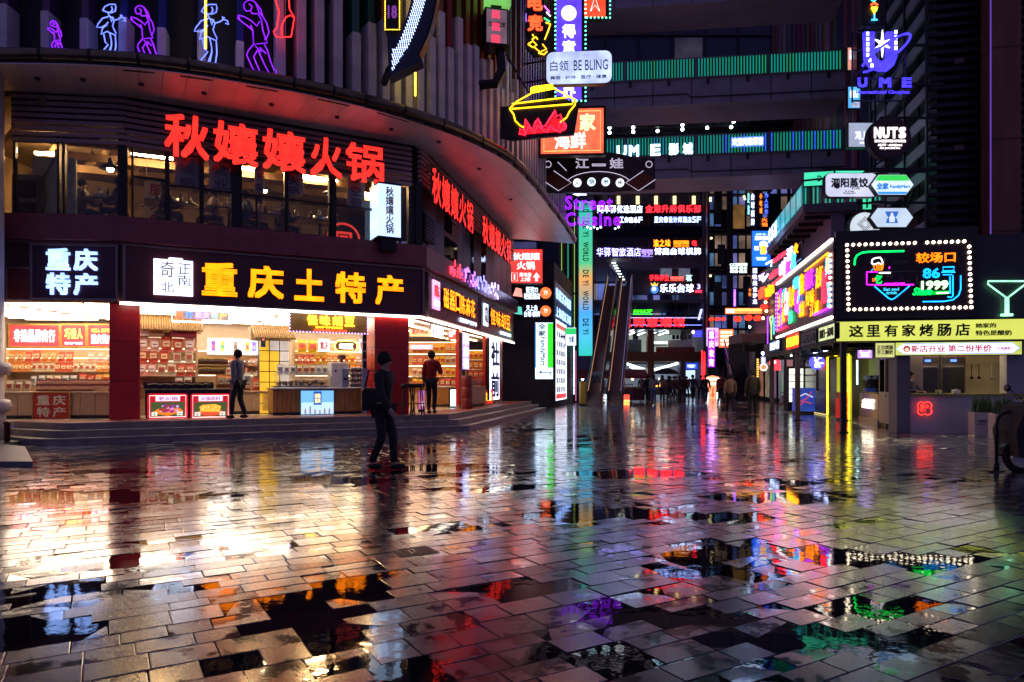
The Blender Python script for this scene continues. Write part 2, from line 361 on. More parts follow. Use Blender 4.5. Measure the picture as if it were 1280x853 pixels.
def paver_mat():
    m, n, l, b = nodemat('wet_granite')
    tc = n.new('ShaderNodeTexCoord')
    at = n.new('ShaderNodeAttribute'); at.attribute_name = 'tone'
    g = n.new('ShaderNodeTexNoise'); g.inputs['Scale'].default_value = 150; g.inputs['Detail'].default_value = 3
    big = n.new('ShaderNodeTexNoise'); big.inputs['Scale'].default_value = 1.6; big.inputs['Detail'].default_value = 6
    mid = n.new('ShaderNodeTexNoise'); mid.inputs['Scale'].default_value = 14; mid.inputs['Detail'].default_value = 5
    for q in (g, big, mid): l.new(tc.outputs['Object'], q.inputs['Vector'])
    a = n.new('ShaderNodeMapRange'); a.inputs['To Min'].default_value = .55; a.inputs['To Max'].default_value = 1.5; l.new(g.outputs['Fac'], a.inputs['Value'])
    mu = n.new('ShaderNodeMath'); mu.operation = 'MULTIPLY'; l.new(a.outputs[0], mu.inputs[0]); l.new(at.outputs['Fac'], mu.inputs[1])
    sc = n.new('ShaderNodeVectorMath'); sc.operation = 'SCALE'; sc.inputs[0].default_value = (.056, .052, .066); l.new(mu.outputs[0], sc.inputs['Scale'])
    geo = n.new('ShaderNodeNewGeometry'); sx = n.new('ShaderNodeSeparateXYZ'); l.new(geo.outputs['Position'], sx.inputs[0])
    fn = n.new('ShaderNodeTexNoise'); fn.inputs['Scale'].default_value = 5; fn.inputs['Detail'].default_value = 9; fn.inputs['Roughness'].default_value = .68; l.new(tc.outputs['Object'], fn.inputs['Vector'])
    fm = n.new('ShaderNodeMath'); fm.operation = 'MULTIPLY_ADD'; fm.inputs[1].default_value = .036; fm.inputs[2].default_value = -.0172; l.new(fn.outputs['Fac'], fm.inputs[0])
    fd = n.new('ShaderNodeMath'); fd.operation = 'SUBTRACT'; l.new(fm.outputs[0], fd.inputs[0]); l.new(sx.outputs['Z'], fd.inputs[1])
    film = n.new('ShaderNodeMapRange'); film.interpolation_type = 'SMOOTHSTEP'; film.inputs['From Min'].default_value = -.0012; film.inputs['From Max'].default_value = .0006; l.new(fd.outputs[0], film.inputs['Value'])   # thin film of water on the low parts of each slab
    mc = n.new('ShaderNodeMix'); mc.data_type = 'RGBA'; mc.inputs['B'].default_value = (.014, .012, .013, 1); l.new(film.outputs[0], mc.inputs['Factor']); l.new(sc.outputs[0], mc.inputs['A']); l.new(mc.outputs['Result'], b.inputs['Base Color'])
    rr = n.new('ShaderNodeMapRange'); rr.inputs['From Min'].default_value = .32; rr.inputs['From Max'].default_value = .68
    rr.inputs['To Min'].default_value = .08; rr.inputs['To Max'].default_value = .24
    ad = n.new('ShaderNodeMath'); ad.operation = 'ADD'; h = n.new('ShaderNodeMath'); h.operation = 'MULTIPLY'; h.inputs[1].default_value = .45
    h2 = n.new('ShaderNodeMath'); h2.operation = 'MULTIPLY'; h2.inputs[1].default_value = .55
    l.new(mid.outputs['Fac'], h.inputs[0]); l.new(big.outputs['Fac'], h2.inputs[0]); l.new(h.outputs[0], ad.inputs[0]); l.new(h2.outputs[0], ad.inputs[1])
    l.new(ad.outputs[0], rr.inputs['Value']); mr_ = n.new('ShaderNodeMix'); mr_.inputs['B'].default_value = .035; l.new(film.outputs[0], mr_.inputs['Factor']); l.new(rr.outputs[0], mr_.inputs['A']); l.new(mr_.outputs['Result'], b.inputs['Roughness'])
    b.inputs['Specular IOR Level'].default_value = 1.0; b.inputs['Coat Weight'].default_value = .9; b.inputs['Coat Roughness'].default_value = .13; b.inputs['Coat IOR'].default_value = 1.36; b.inputs['Specular Tint'].default_value = (1, .97, 1, 1)
    bp = n.new('ShaderNodeBump'); bp.inputs['Strength'].default_value = .5; bp.inputs['Distance'].default_value = .0013; inv = n.new('ShaderNodeMath'); inv.operation = 'MULTIPLY_ADD'; inv.inputs[1].default_value = -.5; inv.inputs[2].default_value = .52; l.new(film.outputs[0], inv.inputs[0]); l.new(inv.outputs[0], bp.inputs['Strength']); l.new(g.outputs['Fac'], bp.inputs['Height'])
    bp2 = n.new('ShaderNodeBump'); inv2 = n.new('ShaderNodeMath'); inv2.operation = 'MULTIPLY_ADD'; inv2.inputs[1].default_value = -.33; inv2.inputs[2].default_value = .35; l.new(film.outputs[0], inv2.inputs[0]); l.new(inv2.outputs[0], bp2.inputs['Strength']); bp2.inputs['Strength'].default_value = .35; bp2.inputs['Distance'].default_value = .0011
    l.new(mid.outputs['Fac'], bp2.inputs['Height']); l.new(bp.outputs[0], bp2.inputs['Normal']); l.new(bp2.outputs[0], b.inputs['Normal'])
    return m
PAV = paver_mat()
pave_root = thing('plaza_paving', 'wet granite pavers of the plaza', None); del pave_root['label']; pave_root['kind'] = 'structure'
def pavers():
    rnd = random.Random(11); out = []; b = -3.0
    umin, umax, vmin, vmax = -46, 72, -28, 66
    v = vmin
    while v < vmax:
        wv = rnd.choice((.15, .18, .18, .22, .25)); u = umin + rnd.random() * .4
        if v > 30: wv *= 2
        while u < umax:
            lu = rnd.choice((.21, .26, .29, .33, .38)) * (1 if wv < .3 else 2)
            c = AX * (u + lu / 2) + BX * (v + wv / 2)
            if 2.2 < c.y < 62 and abs(c.x) < .80 * c.y + 1.2 and not (c.y > 36 and abs(c.x) > .5 * c.y):
                out.append((u, v, lu, wv, c.x, c.y))
            u += lu
        v += wv
    return out
def paver_geo(p, rnd):
    u, v, lu, wv, cx, cy = p; g = .0025
    near = min(1, 10 / cy)
    base = .0028 + .0026 * hnoise(cx, cy) + rnd.uniform(-.0022, .0022) - .0084 * hollow(cx, cy)
    tu, tv = rnd.uniform(-.005, .005), rnd.uniform(-.0058, .0058)
    if cy > 14: tu *= .6; tv *= .6
    top = []; bot = []; out2 = []
    for su, sv in ((0, 0), (1, 0), (1, 1), (0, 1)):
        q = AX * (u + g + su * (lu - 2 * g)) + BX * (v + g + sv * (wv - 2 * g))
        z = base + (su - .5) * lu * tu * 2.2 + (sv - .5) * wv * tv * 2.2
        e = .004; qi = AX * (u + g + e + su * (lu - 2 * g - 2 * e)) + BX * (v + g + e + sv * (wv - 2 * g - 2 * e))
        top.append((qi.x, qi.y, z)); out2.append((q.x, q.y, z - .0022)); bot.append((q.x, q.y, -.02))
    V = top + out2 + bot; F = [(0, 1, 2, 3)]
    for k in range(4):
        j = (k + 1) % 4; F += [(4 + k, 4 + j, j, k), (8 + k, 8 + j, 4 + j, 4 + k)]
    return V, F
def build_pavers():
    P = pavers(); rnd = random.Random(5)
    vis = [p for p in P if 2.9 < p[5] and abs(p[4]) < .745 * p[5]]
    big = set(id(p) for p in sorted(vis, key=lambda p: p[2] * p[3] / p[5] ** 3, reverse=True)[:300])
    def mk(name, V, F, tones, parent, kind=None):
        me = bpy.data.meshes.new(name); me.from_pydata(V, [], F); me.materials.append(PAV)
        at = me.attributes.new('tone', 'FLOAT', 'FACE'); at.data.foreach_set('value', tones)
        o = bpy.data.objects.new(name, me); COL.objects.link(o); o.parent = parent
        if kind: o['kind'] = kind
    VV = []; FF = []; TT = []
    for p in P:
        V, F = paver_geo(p, rnd); t = rnd.uniform(.55, 1.4) * (1.0 if rnd.random() > .1 else .5)
        if id(p) in big: mk('paver', V, F, [t] * len(F), pave_root)
        else:
            o = len(VV); VV += V; FF += [tuple(i + o for i in f) for f in F]; TT += [t] * len(F)
    mk('small_paver', VV, FF, TT, pave_root, 'stuff')
build_pavers()
# a paler rendered patch and the drain cover let into the paving
iron = pm('cast_iron', (.03, .028, .028), .35, .7, .3, 20, .3, 80)
t = thing('manhole_cover', 'small square iron inspection cover set in the wet paving left of the middle foreground', 'drain cover', (-.74, 5.2, .001), R(30)); t.scale = (.7, .8, 1)
m = MB(); m.box(-.22, .22, -.16, .16, 0, .006); obj('frame', m, iron, t); m = MB()
for i in range(7): m.box(-.19 + .055 * i, -.165 + .055 * i, -.13, .13, .006, .009)
obj('rib', m, iron, t)

# ------------------------------------------------------------------ raised terrace with three steps
stepm = pm('step_stone', (.32, .26, .23), .35, 0, .3, 4, .2, 60); redtile = pm('red_carpet_tile', (.3, .05, .04), .55, 0, .3, 5, .3, 50)
edgem = pm('step_nosing', (.3, .27, .25), .3, 0, .2, 6)
SPL = [(-12.9, 13.55), (-9.0, 14.05), (-1.11 - .05, 18.2), (1.62, 31.6)]
SPL = [(-9.72, 13.95), (-9.3, 13.86), (-1.12, 18.2), (1.55, 31.4)]
steps = thing('terrace_steps', None, None); steps['kind'] = 'structure'
back = [(-9.72, 16.6), (-8.3, 21), (-2.0, 25), (-1.1, 31.4)]
for k in range(3):
    fr = [tuple(q) for q in offset(SPL, -.34 * k)]
    poly = fr + [(-1.3, 31.4 + .01 * k), (-3.2, 24), (-6, 20), (-10.5, 17.5), (-11.6 + .3 * k, 15.2)]
    obj('step', MB().prism_z(poly, -.01 if k == 0 else .14 * k - .138, .14 * (k + 1) - .006), stepm, steps)
    m = MB(); strip(m, SPL, -.34 * k - .06, -.34 * k + .018, .14 * (k + 1) - .03, .14 * (k + 1)); obj('nosing', m, edgem, steps)
fl = offset(SPL, -.34 * 2 - .07)
obj('terrace_floor', MB().prism_z([tuple(q) for q in fl] + [(-1.2, 31.5), (-3.2, 24), (-6, 20), (-10.5, 17.5), (-11, 15.2)], .40, .42), redtile, steps)
# grey granite ramp slab at far left
struct('pavement_slab', MB().prism_z([(-15, 10.4), (-7.35, 10.55), (-9.2, 13.0), (-10.1, 13.6), (-10.4, 15.8), (-15, 15.8)], -.01, .07), pm('grey_granite', (.17, .17, .18), .4, 0, .3, 30, .4, 90))
# ------------------------------------------------------------------ left: curved shopping building
FZ,CEIL,SB,ST,FT,WT,LT=.42,3.12,3.08,4.36,4.98,6.80,7.72  # floor, ceiling, sign band, fascia top, window top, louvre top
bld=thing('shopping_arcade','curved shopping building with brightly lit gift shop below a glazed hotpot restaurant','building')
walls=pm('shop_wall',(.62,.5,.38),.6,0,.1)
# shop back wall, side walls and floor slabs
BK=[(-14.5,20.6),(-9.5,21.2),(-5.2,23.6),(-4.6,31.6)]
m=MB();strip(m,BK,-.15,0,FZ-.1,CEIL);obj('back_wall',m,walls,bld)
m=MB();m.box(-14.7,-14.5,14.9,20.6,FZ,CEIL);obj('side_wall',m,walls,bld)
m=MB();m.prism_z([(-14.6,15),(-9.6,15.4),(-9.5,21.2),(-14.5,20.6)],FZ-.1,FZ+.005)
m.prism_z([(-9.6,15.4),(-8.81,15.6),(-2.6,18.9),(0.0,31.3),(-4.6,31.6),(-5.2,23.6),(-9.5,21.2)],FZ-.1,FZ+.005)
obj('shop_floor',m,pm('cream_floor_tile',(.6,.45,.32),.25,0,.1,3),bld)
cm=pm('white_ceiling',(.8,.78,.75),.5,0,.05)
m=MB();inn=offset(PL,-.05)
m.prism_z([tuple(inn[0]),tuple(inn[1]),tuple(inn[2]),tuple(inn[3]),(-4.6,31.6),(-5.2,23.8),(-9.5,21.4),(-14.5,20.8)],CEIL,CEIL+.12);obj('shop_ceiling',m,cm,bld)
# ceiling light strips, parallel to the front
wl=em((1,.80,.58),8.5);wl2=em((1,.64,.34),9)
lampm=MB().box(-1.0,1.0,-.03,.03,-.03,0).mesh('light_strip',[wl])
lampm2=MB().box(-.9,.9,-.03,.03,-.03,0).mesh('light_strip',[wl2])
lr=random.Random(3)
for k in range(9):
    off=-.5-k*.52
    p=FRONT.off(off);n=3
    for i in range(4):
        c=Vector(C1)+p.n*(off)+p.d*(.4+2.15*i+lr.uniform(-.2,.2))
        if c.x>-3.6+.2*k:continue
        obj('light_strip',lampm,None,bld,loc=(c.x,c.y,CEIL-.015),rz=p.rz)
    for i in range(2):
        c=Vector((-13.0+2.3*i+lr.uniform(-.1,.1),15.6+k*.52))
        if c.x<-9.9:obj('light_strip',lampm,None,bld,loc=(c.x,c.y,CEIL-.015),rz=.05)
for k in range(3):
    for i in range(5):
        c=Vector(C2)+WING.d*(1.6+2.2*i)-WING.n*(.6+.8*k)
        obj('light_strip',lampm2,None,bld,loc=(c.x,c.y,CEIL-.015),rz=WING.rz)
# sign band box, its bottom light and the maroon fascia above it
m=MB();strip(m,PL,-.5,-.02,SB,ST);obj('sign_band',m,pm('sign_band_board',(.1,.02,.025),.4,0,.2),bld)
m=MB();strip(m,PL[1:],.0,.05,SB-.05,SB+.01);obj('edge_light',m,em((1,.9,.74),4.5),bld)
m=MB();strip(m,PL,-.3,.06,ST,ST+.07);obj('sign_band_cap',m,pm('pinkish_trim',(.22,.1,.09),.4,.3),bld)
m=MB();strip(m,[PL[0],PL[1],PL[2],(C2[0]+SD.x*3.3,C2[1]+SD.y*3.3)],-.3,.22,ST+.07,FT);obj('fascia',m,MAROON,bld)
gl=pm('glossy_maroon',(.2,.02,.06),.12,.6,.4,3)
m=MB();strip(m,[(C2[0]+SD.x*3.32,C2[1]+SD.y*3.32),PL[3]],-.3,.2,ST+.07,FT-.02);obj('glossy_fascia',m,gl,bld)
# red tiled columns
def red_column(px,w,k,name='column'):
    h=FRONT.off(k).hit(px);o=thing('column',None,None,(h.x,h.y,FZ),FRONT.rz)
    o.parent=bld
    obj('core',MB().box(-w/2+.03,w/2-.03,.03,w-.03,0,CEIL-FZ),BLACK,o)
    for i in range(3):
        z0=i*.9+.004;z1=min((i+1)*.9-.004,CEIL-FZ)
        obj('cladding_panel',MB().cbox(-w/2,w/2,0,w,z0,z1,.006),REDLAC,o)
red_column(156,.62,-.35);red_column(490,.95,-.05)
# round white column at the far left edge
colm=pm('cream_render',(.55,.5,.5),.45,0,.12,3)
t=thing('round_column','round cream column with two bulging stone rings at the left edge','column',(-11.12,14.35,.07))
obj('shaft',MB().lathe([(.46,.0),(.46,.62),(.43,.66),(.43,7.6)],n=28),colm,t,smooth=True)
for z in(.72,1.5):obj('ring',MB().lathe([(.43,z-.14),(.53,z-.12),(.57,z),(.53,z+.12),(.43,z+.14)],n=28),colm,t,smooth=True)
h=face(13.9).hit(9)
t=thing('bollard','short dark red bollard beside the left column','bollard',(h.x,h.y,.07))
obj('post',MB().lathe([(.055,0),(.055,.36),(.07,.37),(.07,.40),(.03,.43)],n=14),pm('dark_red_paint',(.12,.015,.015),.35),t,smooth=True)

# second floor: slab, back room, windows
room=pm('restaurant_wall',(.5,.38,.22),.7,0,.3,2)
m=MB();m.prism_z([tuple(q)for q in offset(PL,-.31)]+[(-5.6,31.6),(-6.8,25.6),(-14.5,22.5)],ST-.2,ST+.55)
obj('floor_slab',m,pm('timber_floor',(.12,.07,.04),.5),bld)
m=MB();strip(m,[(-14.45,14.9),(-14.5,21.5),(-6.9,25.5),(-5.6,31.4)],-.15,0,ST+.5,LT+.3);obj('room_wall',m,room,bld)
m=MB();m.prism_z([tuple(q)for q in offset(PL,-.4)]+[(-5.6,31.6),(-6.8,25.6),(-14.5,22.5)],LT+.02,LT+.2)
obj('room_ceiling',m,pm('timber_ceiling',(.2,.14,.08),.6,0,.3,3),bld)
beam=pm('timber_beam',(.24,.15,.07),.6,0,.3,3);bm_=MB().box(-.07,.07,0,6.2,0,.22).mesh('ceiling_beam',[beam])
for i in range(9):
    p=Vector(C1)+FRONT.d*(-2.6+1.1*i)-FRONT.n*.5
    obj('ceiling_beam',bm_,None,bld,loc=(p.x,p.y,LT-.32),rz=FRONT.rz+R(18))
bm2=MB().box(0,9.5,-.06,.06,0,.2).mesh('roof_purlin',[beam])
for i in range(4):
    p=Vector(C1)+FRONT.d*-1.6-FRONT.n*(1.3+1.25*i)
    obj('roof_purlin',bm2,None,bld,loc=(p.x,p.y,LT-.54),rz=FRONT.rz-R(6))
WF=pm('window_frame_bronze',(.018,.015,.015),.35,.4)
def window(pl,xl,xr,z0,z1,bars_v=(),trans=None,open_=False,k=-.02,glass=None):
    """framed window of the upper floor; xl/xr are photo columns, heights in metres"""
    q=pl.off(k);a,b=q.hit(xl),q.hit(xr);wd=(b-a).length;hgt=z1-z0
    f=obj('window',MB().box(0,.05,0,.1,0,hgt).box(wd-.05,wd,0,.1,0,hgt).box(.05,wd-.05,0,.1,0,.06).box(.05,wd-.05,0,.1,hgt-.06,hgt),WF,bld,loc=(a.x,a.y,z0),rz=q.rz)
    if trans:obj('transom',MB().box(.05,wd-.05,.01,.09,trans,trans+.055),WF,f)
    xs=[.05]+[wd*v for v in bars_v]+[wd-.05]
    for v in bars_v:obj('mullion',MB().box(wd*v-.025,wd*v+.025,.015,.085,.06,(trans or hgt-.06)),WF,f)
    zs=[.06,trans,hgt-.06]if trans else[.06,hgt-.06]
    for i in range(len(zs)-1):
        xx=xs if i==0 else[xs[0],xs[-1]]
        for j in range(len(xx)-1):obj('pane',MB().box(xx[j]+.01,xx[j+1]-.01,.045,.052,zs[i],zs[i+1]),glass or GLASS,f)
    return f
window(LEFTF,16,74,FT,WT);window(LEFTF,78,150,FT,WT)
window(FRONT,164,209,FT,WT,trans=.95)
window(FRONT,209,252,FT,WT,trans=.85)
window(FRONT,252,292,FT,WT,trans=.85)
window(FRONT,300,358,FT,WT,(.0+.35,),trans=.85)
window(FRONT,358,414,FT,WT,trans=.85)
window(FRONT,418,470,FT,WT,trans=.85)
for px,pl in((154,FRONT),(296,FRONT),(416,FRONT),(472,FRONT),(515,FRONT),(524,FRONT)):
    h=pl.off(-.02).hit(px);obj('pillar',MB().box(-.09,.09,.0,.2,0,WT-FT),WF,bld,loc=(h.x,h.y,FT),rz=pl.rz)
window(FRONT,499,518,FT,WT)
# louvre band over the windows: separate slats
slat=pm('louvre_slat_paint',(.36,.24,.25),.4,.2,.2,2)
for pl,xl,xr,zb in((LEFTF,14,156,6.62),(FRONT,157,515,6.62)):
    a,b=pl.off(.02).hit(xl),pl.off(.02).hit(xr);wd=(b-a).length
    sm=MB().prism_x([(0,0),(.10,-.01),(.10,.045),(0,.085)],0,wd).mesh('louvre_slat',[slat])
    n=8 if pl is FRONT else 9
    for i in range(n):obj('louvre_slat',sm,None,bld,loc=(a.x,a.y,zb+.135*i),rz=pl.rz)
    back_=pl.off(-.12).hit(xl)
    obj('louvre_backing',MB().box(0,wd,0,.04,.25 if pl is FRONT else.4,1.2),BLACK,bld,loc=(back_.x,back_.y,zb),rz=pl.rz)
a=WING.off(.02).hit(515);wd=12.6
sm=MB().prism_x([(0,0),(.10,-.01),(.10,.045),(0,.085)],0,wd).mesh('louvre_slat',[slat])
for i in range(7):obj('louvre_slat',sm,None,bld,loc=(C2[0]+WING.n.x*.02,C2[1]+WING.n.y*.02,6.76+.135*i),rz=WING.rz)
m=MB();strip(m,PL[2:],-.3,-.12,6.6,LT+.1);obj('louvre_backing',m,BLACK,bld)
# wing wall of flat metal panels, narrow windows and a vent
pan=pm('grey_purple_panel',(.10,.085,.11),.4,.2,.25,1.5);pand=pm('dark_purple_panel',(.03,.026,.04),.35,.2,.25,1.5)
m=MB();strip(m,PL[2:],-.3,-.1,ST+.5,6.62);obj('wing_wall',m,BLACK,bld)
tt=.12
for i,wv in enumerate((.8,.8,.75,.35,1.1,.7,.9,.45,1.1,.7,.9,.5,1.1,1.1)):
    p=Vector(C2)+WING.d*(tt+.01)+WING.n*-.09
    glass=i in(3,4,7,9)
    obj('wall_window' if glass else 'wall_panel',MB().box(0,wv-.02,.0,.05,0,1.62),GLASSD if glass else(pan if i%2 else pand),bld,loc=(p.x,p.y,FT-.02),rz=WING.rz)
    tt+=wv
p=WING.off(.03).hit(531);v=obj('vent',MB().box(0,.9,0,.06,0,.8),BLACK,bld,loc=(p.x,p.y,5.25),rz=WING.rz)
for i in range(8):obj('vent_blade',MB().box(.03,.87,-.04,.0,.05+.09*i,.09+.09*i),pand,v)

# soffit: wedge-shaped panels between the facade and the brass rim
RIM_PX=[(-150,78),(-60,79),(0,80),(80,81),(160,85),(240,94),(320,107),(400,122),(480,141),(560,167),(600,184),(640,207),(670,238),(690,264),(706,285),(718,305)]
def rimpt(px,py):Y=(LT-CZ)*FPX/(HZ-py);return Vector(((px-CXP)/FPX*Y,Y))
def rim_at(px):
    P=RIM_PX
    for i in range(len(P)-1):
        if P[i][0]<=px<=P[i+1][0]:
            p0,p1,p2,p3=P[max(i-1,0)],P[i],P[i+1],P[min(i+2,len(P)-1)]
            t=(px-p1[0])/(p2[0]-p1[0]);m1=(p2[1]-p0[1])/(p2[0]-p0[0]);m2=(p3[1]-p1[1])/(p3[0]-p1[0]);h=p2[0]-p1[0]
            y=(2*t**3-3*t**2+1)*p1[1]+(t**3-2*t**2+t)*h*m1+(-2*t**3+3*t**2)*p2[1]+(t**3-t**2)*h*m2
            return rimpt(px,y)
    return rimpt(*P[-1])
def inner_at(px):
    if px<160:ip=160-.7*(160-px)
    else:ip=px-.14*(px-160)
    return LEFTF.hit(ip)if ip<153 else(FRONT.hit(ip)if ip<525 else WING.hit(ip))
sofm=pm('soffit_panel_metal',(.75,.64,.6),.38,.15,.16,1.2,.05,6)
soft=pm('soffit_tile',(.66,.58,.62),.35,.1,.16,1.2,.05,6)
seams=[-150,-80,-30,20,52,85,114,143,174,205,236,268,300,333,367,391,416,436,456,480,504,528,552,576,600,620,640,656,670,684,696,707,718]
for i in range(len(seams)-1):
    a,b=seams[i],seams[i+1];o0,o1=rim_at(a),rim_at(b);i0,i1=inner_at(a),inner_at(b);q=[o0+(o1-o0)*t for t in(.0,.5,1)]
    q[1]=rim_at((a+b)/2);e=.004;rows=1 if a<456 else 4
    for r_ in range(rows):
        f0,f1=r_/rows+(.002 if rows>1 else 0),(r_+1)/rows-(.002 if rows>1 else 0)
        L0,L1=i0.lerp(o0,f0),i0.lerp(o0,f1);M1=(i0.lerp(i1,.5)).lerp(q[1],f1);R0,R1=i1.lerp(o1,f0),i1.lerp(o1,f1)
        sh=(R0-L0).normalized()*e if(R0-L0).length>.02 else Vector((0,0))
        pts=[tuple(L1+sh),tuple(M1),tuple(R1-sh),tuple(R0-sh),tuple(L0+sh)]
        obj('soffit_panel',MB().prism_z(pts,LT,LT+.05),sofm if rows==1 else soft,bld)
m=MB();outer=[rim_at(p)for p in range(-150,719,14)]+[rim_at(718)]
deck=[tuple(q)for q in outer]+[(-5.6,31.9),(-6.8,25.6),(-14.5,22.5)]
m.prism_z(deck,LT+.2,LT+.3);obj('canopy_deck',m,DGREY,bld)
rimm=pm('rim_metal',(.2,.15,.1),.3,.8,.3,4)
obj('rim',MB().tube([(rim_at(p).x,rim_at(p).y,LT+.20)for p in range(-150,719,8)]+[(rim_at(718).x,rim_at(718).y,LT+.2)],.125,12),rimm,bld,smooth=True)
for i in range(0,len(seams)-1):
    q=[rim_at(seams[i]+(seams[i+1]-seams[i])*t)for t in(.01,.33,.66,.99)]
    if i%2==0:
        dv=(q[1]-q[0]).normalized()*.03;obj('rim_joint',MB().tube([(q[0].x-dv.x,q[0].y-dv.y,LT+.2),(q[0].x+dv.x,q[0].y+dv.y,LT+.2)],.135,12),BLACK,bld,smooth=True)
    obj('rim_ledge',MB().tube([(v.x,v.y+.04,LT+.05)for v in q],.055,6),BLACK,bld,smooth=True)
# upper facade: tall vertical fins, pale below and coloured above, on a dark wall
finw=pm('pale_fin',(.7,.64,.68),.4,.0,.2,2);cols=[((.02,.03,.22),'blue_fin'),((.02,.12,.10),'green_fin'),((.30,.10,.03),'orange_fin'),((.30,.015,.02),'red_fin'),((.25,.19,.03),'yellow_fin'),((.12,.05,.14),'plum_fin')]
colm_=[pm(nm,c,.4,.3,.2,2)for c,nm in cols]
pts=[rim_at(p)for p in range(-150,719,3)];acc=0;nxt=.2;fr=random.Random(21);fc=0
wall_pts=[]
for i in range(1,len(pts)):
    seg=(pts[i]-pts[i-1]);acc+=seg.length
    if acc>=nxt:
        acc=0;dd=seg.normalized();nrm=Vector((dd.y,-dd.x));px=CXP+FPX*pts[i].x/pts[i].y
        sparse=px<330;wdt=.17 if sparse else.21;nxt=.82 if sparse else(.42 if px<470 else.33)
        p=pts[i]-nrm*(.55 if not sparse else.9);rz=math.atan2(dd.y,dd.x)
        zt=LT+.3+(1.55+1.2*fr.random()+(.5 if px>500 else 0))
        if px<120:ci=5
        else:ci=0 if px<400 else(1 if px<480 else(2,3,4,2)[fc%4])
        if sparse:zt=LT+.3+(.9+.5*fr.random())
        f=obj('facade_fin',MB().cbox(-wdt/2,wdt/2,-.22,.22,0,zt-LT-.3,.015),finw,bld,loc=(p.x,p.y,LT+.3),rz=rz)
        obj('upper_fin',MB().box(-wdt/2+.012,wdt/2-.012,-.15,.2,zt-LT-.3,12),colm_[ci],f)
        fc+=1
m=MB();strip(m,[tuple(q)for q in pts[::12]]+[tuple(pts[-1])],-1.5,-1.2,LT+.3,19.5);obj('upper_wall',m,DARKWALL,bld)
m=MB();m.prism_z([tuple(q)for q in outer]+[(-5.6,31.9),(-6.8,25.6),(-14.5,22.5)],19.5,19.8);obj('roof',m,DARKWALL,bld)
m=MB();e=pts[-1];m.prism_z([(e.x-.1,e.y+.0),(e.x,e.y+.3),(-5.6,31.9),(-5.6,31.5)],LT+.3,19.5);obj('end_wall',m,DARKWALL,bld)
# yellow neon rods hung between the fins
for px,y0,y1 in((257,-60,61),(519,78,120),(519,-60,26)):
    r0=rim_at(px);Y=r0.y-.1
    rope(bld,[(px_:=(px-CXP)/FPX*Y,Y,CZ+(HZ-y0)/FPX*Y),(px_,Y,CZ+(HZ-y1)/FPX*Y)],.022,em((1,.72,.03),5),'neon_rod')

# ------------------------------------------------------------------ signs on the left building
ORG=em((1,.20,.001),2.3);REDN=em((1,.024,.016),1.3);WHT=em((.62,.75,1),2.0);BLUW=em((.27,.45,1),2.0);DKRED=pm('crimson_print',(.35,.01,.03),.5)
frm=pm('sign_frame_alu',(.3,.22,.2),.35,.6)
t,w_,h_=sign('shop_sign','long maroon sign with large yellow letters over the gift shop front',FRONT,157,527,314,384,.03)
loc,rz,w_,h_=FRONT.box(157,527,300,380,.03);h_=ST-SB-.06;t.location=(loc[0],loc[1],SB+.05)
obj('backing_board',MB().box(0,w_,-.02,.02,0,h_),pm('sign_maroon',(.13,.025,.03),.3,0,.25,2),t)
m=MB();fw=.06;m.box(0,w_,-.08,.03,-.04,0).box(0,w_,-.08,.03,h_,h_+.04).box(-fw,0,-.08,.03,-.04,h_+.04).box(w_,w_+fw,-.08,.03,-.04,h_+.04);obj('frame',m,frm,t)
P0=FRONT.off(.03)
for ch,xa,xb in(('重',252,296),('庆',309,354),('土',367,404),('特',418,456),('产',468,503)):
    a,b=(P0.hit(xa)-P0.hit(157)).length,(P0.hit(xb)-P0.hit(157)).length
    zc=.20+.0*a;lettering(t,ch,a,.2,b-a,.80,ORG,-.03,'letter',depth=.06,bold=.04)
a,b=(P0.hit(192)-P0.hit(157)).length,(P0.hit(241)-P0.hit(157)).length
lb=obj('logo_panel',MB().prism_y([(a,.16),(b,.16),(b,.98),(b-.2,.98),(b-.22,1.03),(b-.5,1.03),(b-.52,.98),(a,.98)],-.06,-.022),panel_em((.72,.80,1),1.5),t)
neon(t,[(a+.02,.18),(b-.02,.18),(b-.02,.96),(a+.02,.96)],.014,em((.7,.7,1),3.5),y=-.07,closed=True)
for s,x,z in(('正',.5,.67),('南',.5,.4),('奇',.14,.58),('北',.14,.22)):lettering(t,s,a+x,z,.28,.24 if s!='奇' else.36,DKRED,-.061,'letter',bold=.015,depth=.006)
t,w_,h_=sign('shop_sign','square maroon sign with four pale blue letters above the left shop bay',LEFTF,41,145,308,373,.05)
board(t,w_,h_,pm('sign_maroon2',(.06,.012,.03),.3,0,.25,2),.1,frm,.05)
for s,xa,za in(('重',.17,.53),('庆',.50,.53),('特',.17,.06),('产',.50,.06)):lettering(t,s,w_*xa,h_*za,w_*.285,h_*.42,BLUW,-.02,'letter',depth=.04,bold=.035)
t,w_,h_=sign('red_board','small plain red panel at the left end of the sign band',LEFTF,10,38,336,374,.05);board(t,w_,h_,pm('red_panel',(.16,.015,.02),.35),.1,frm,.03)
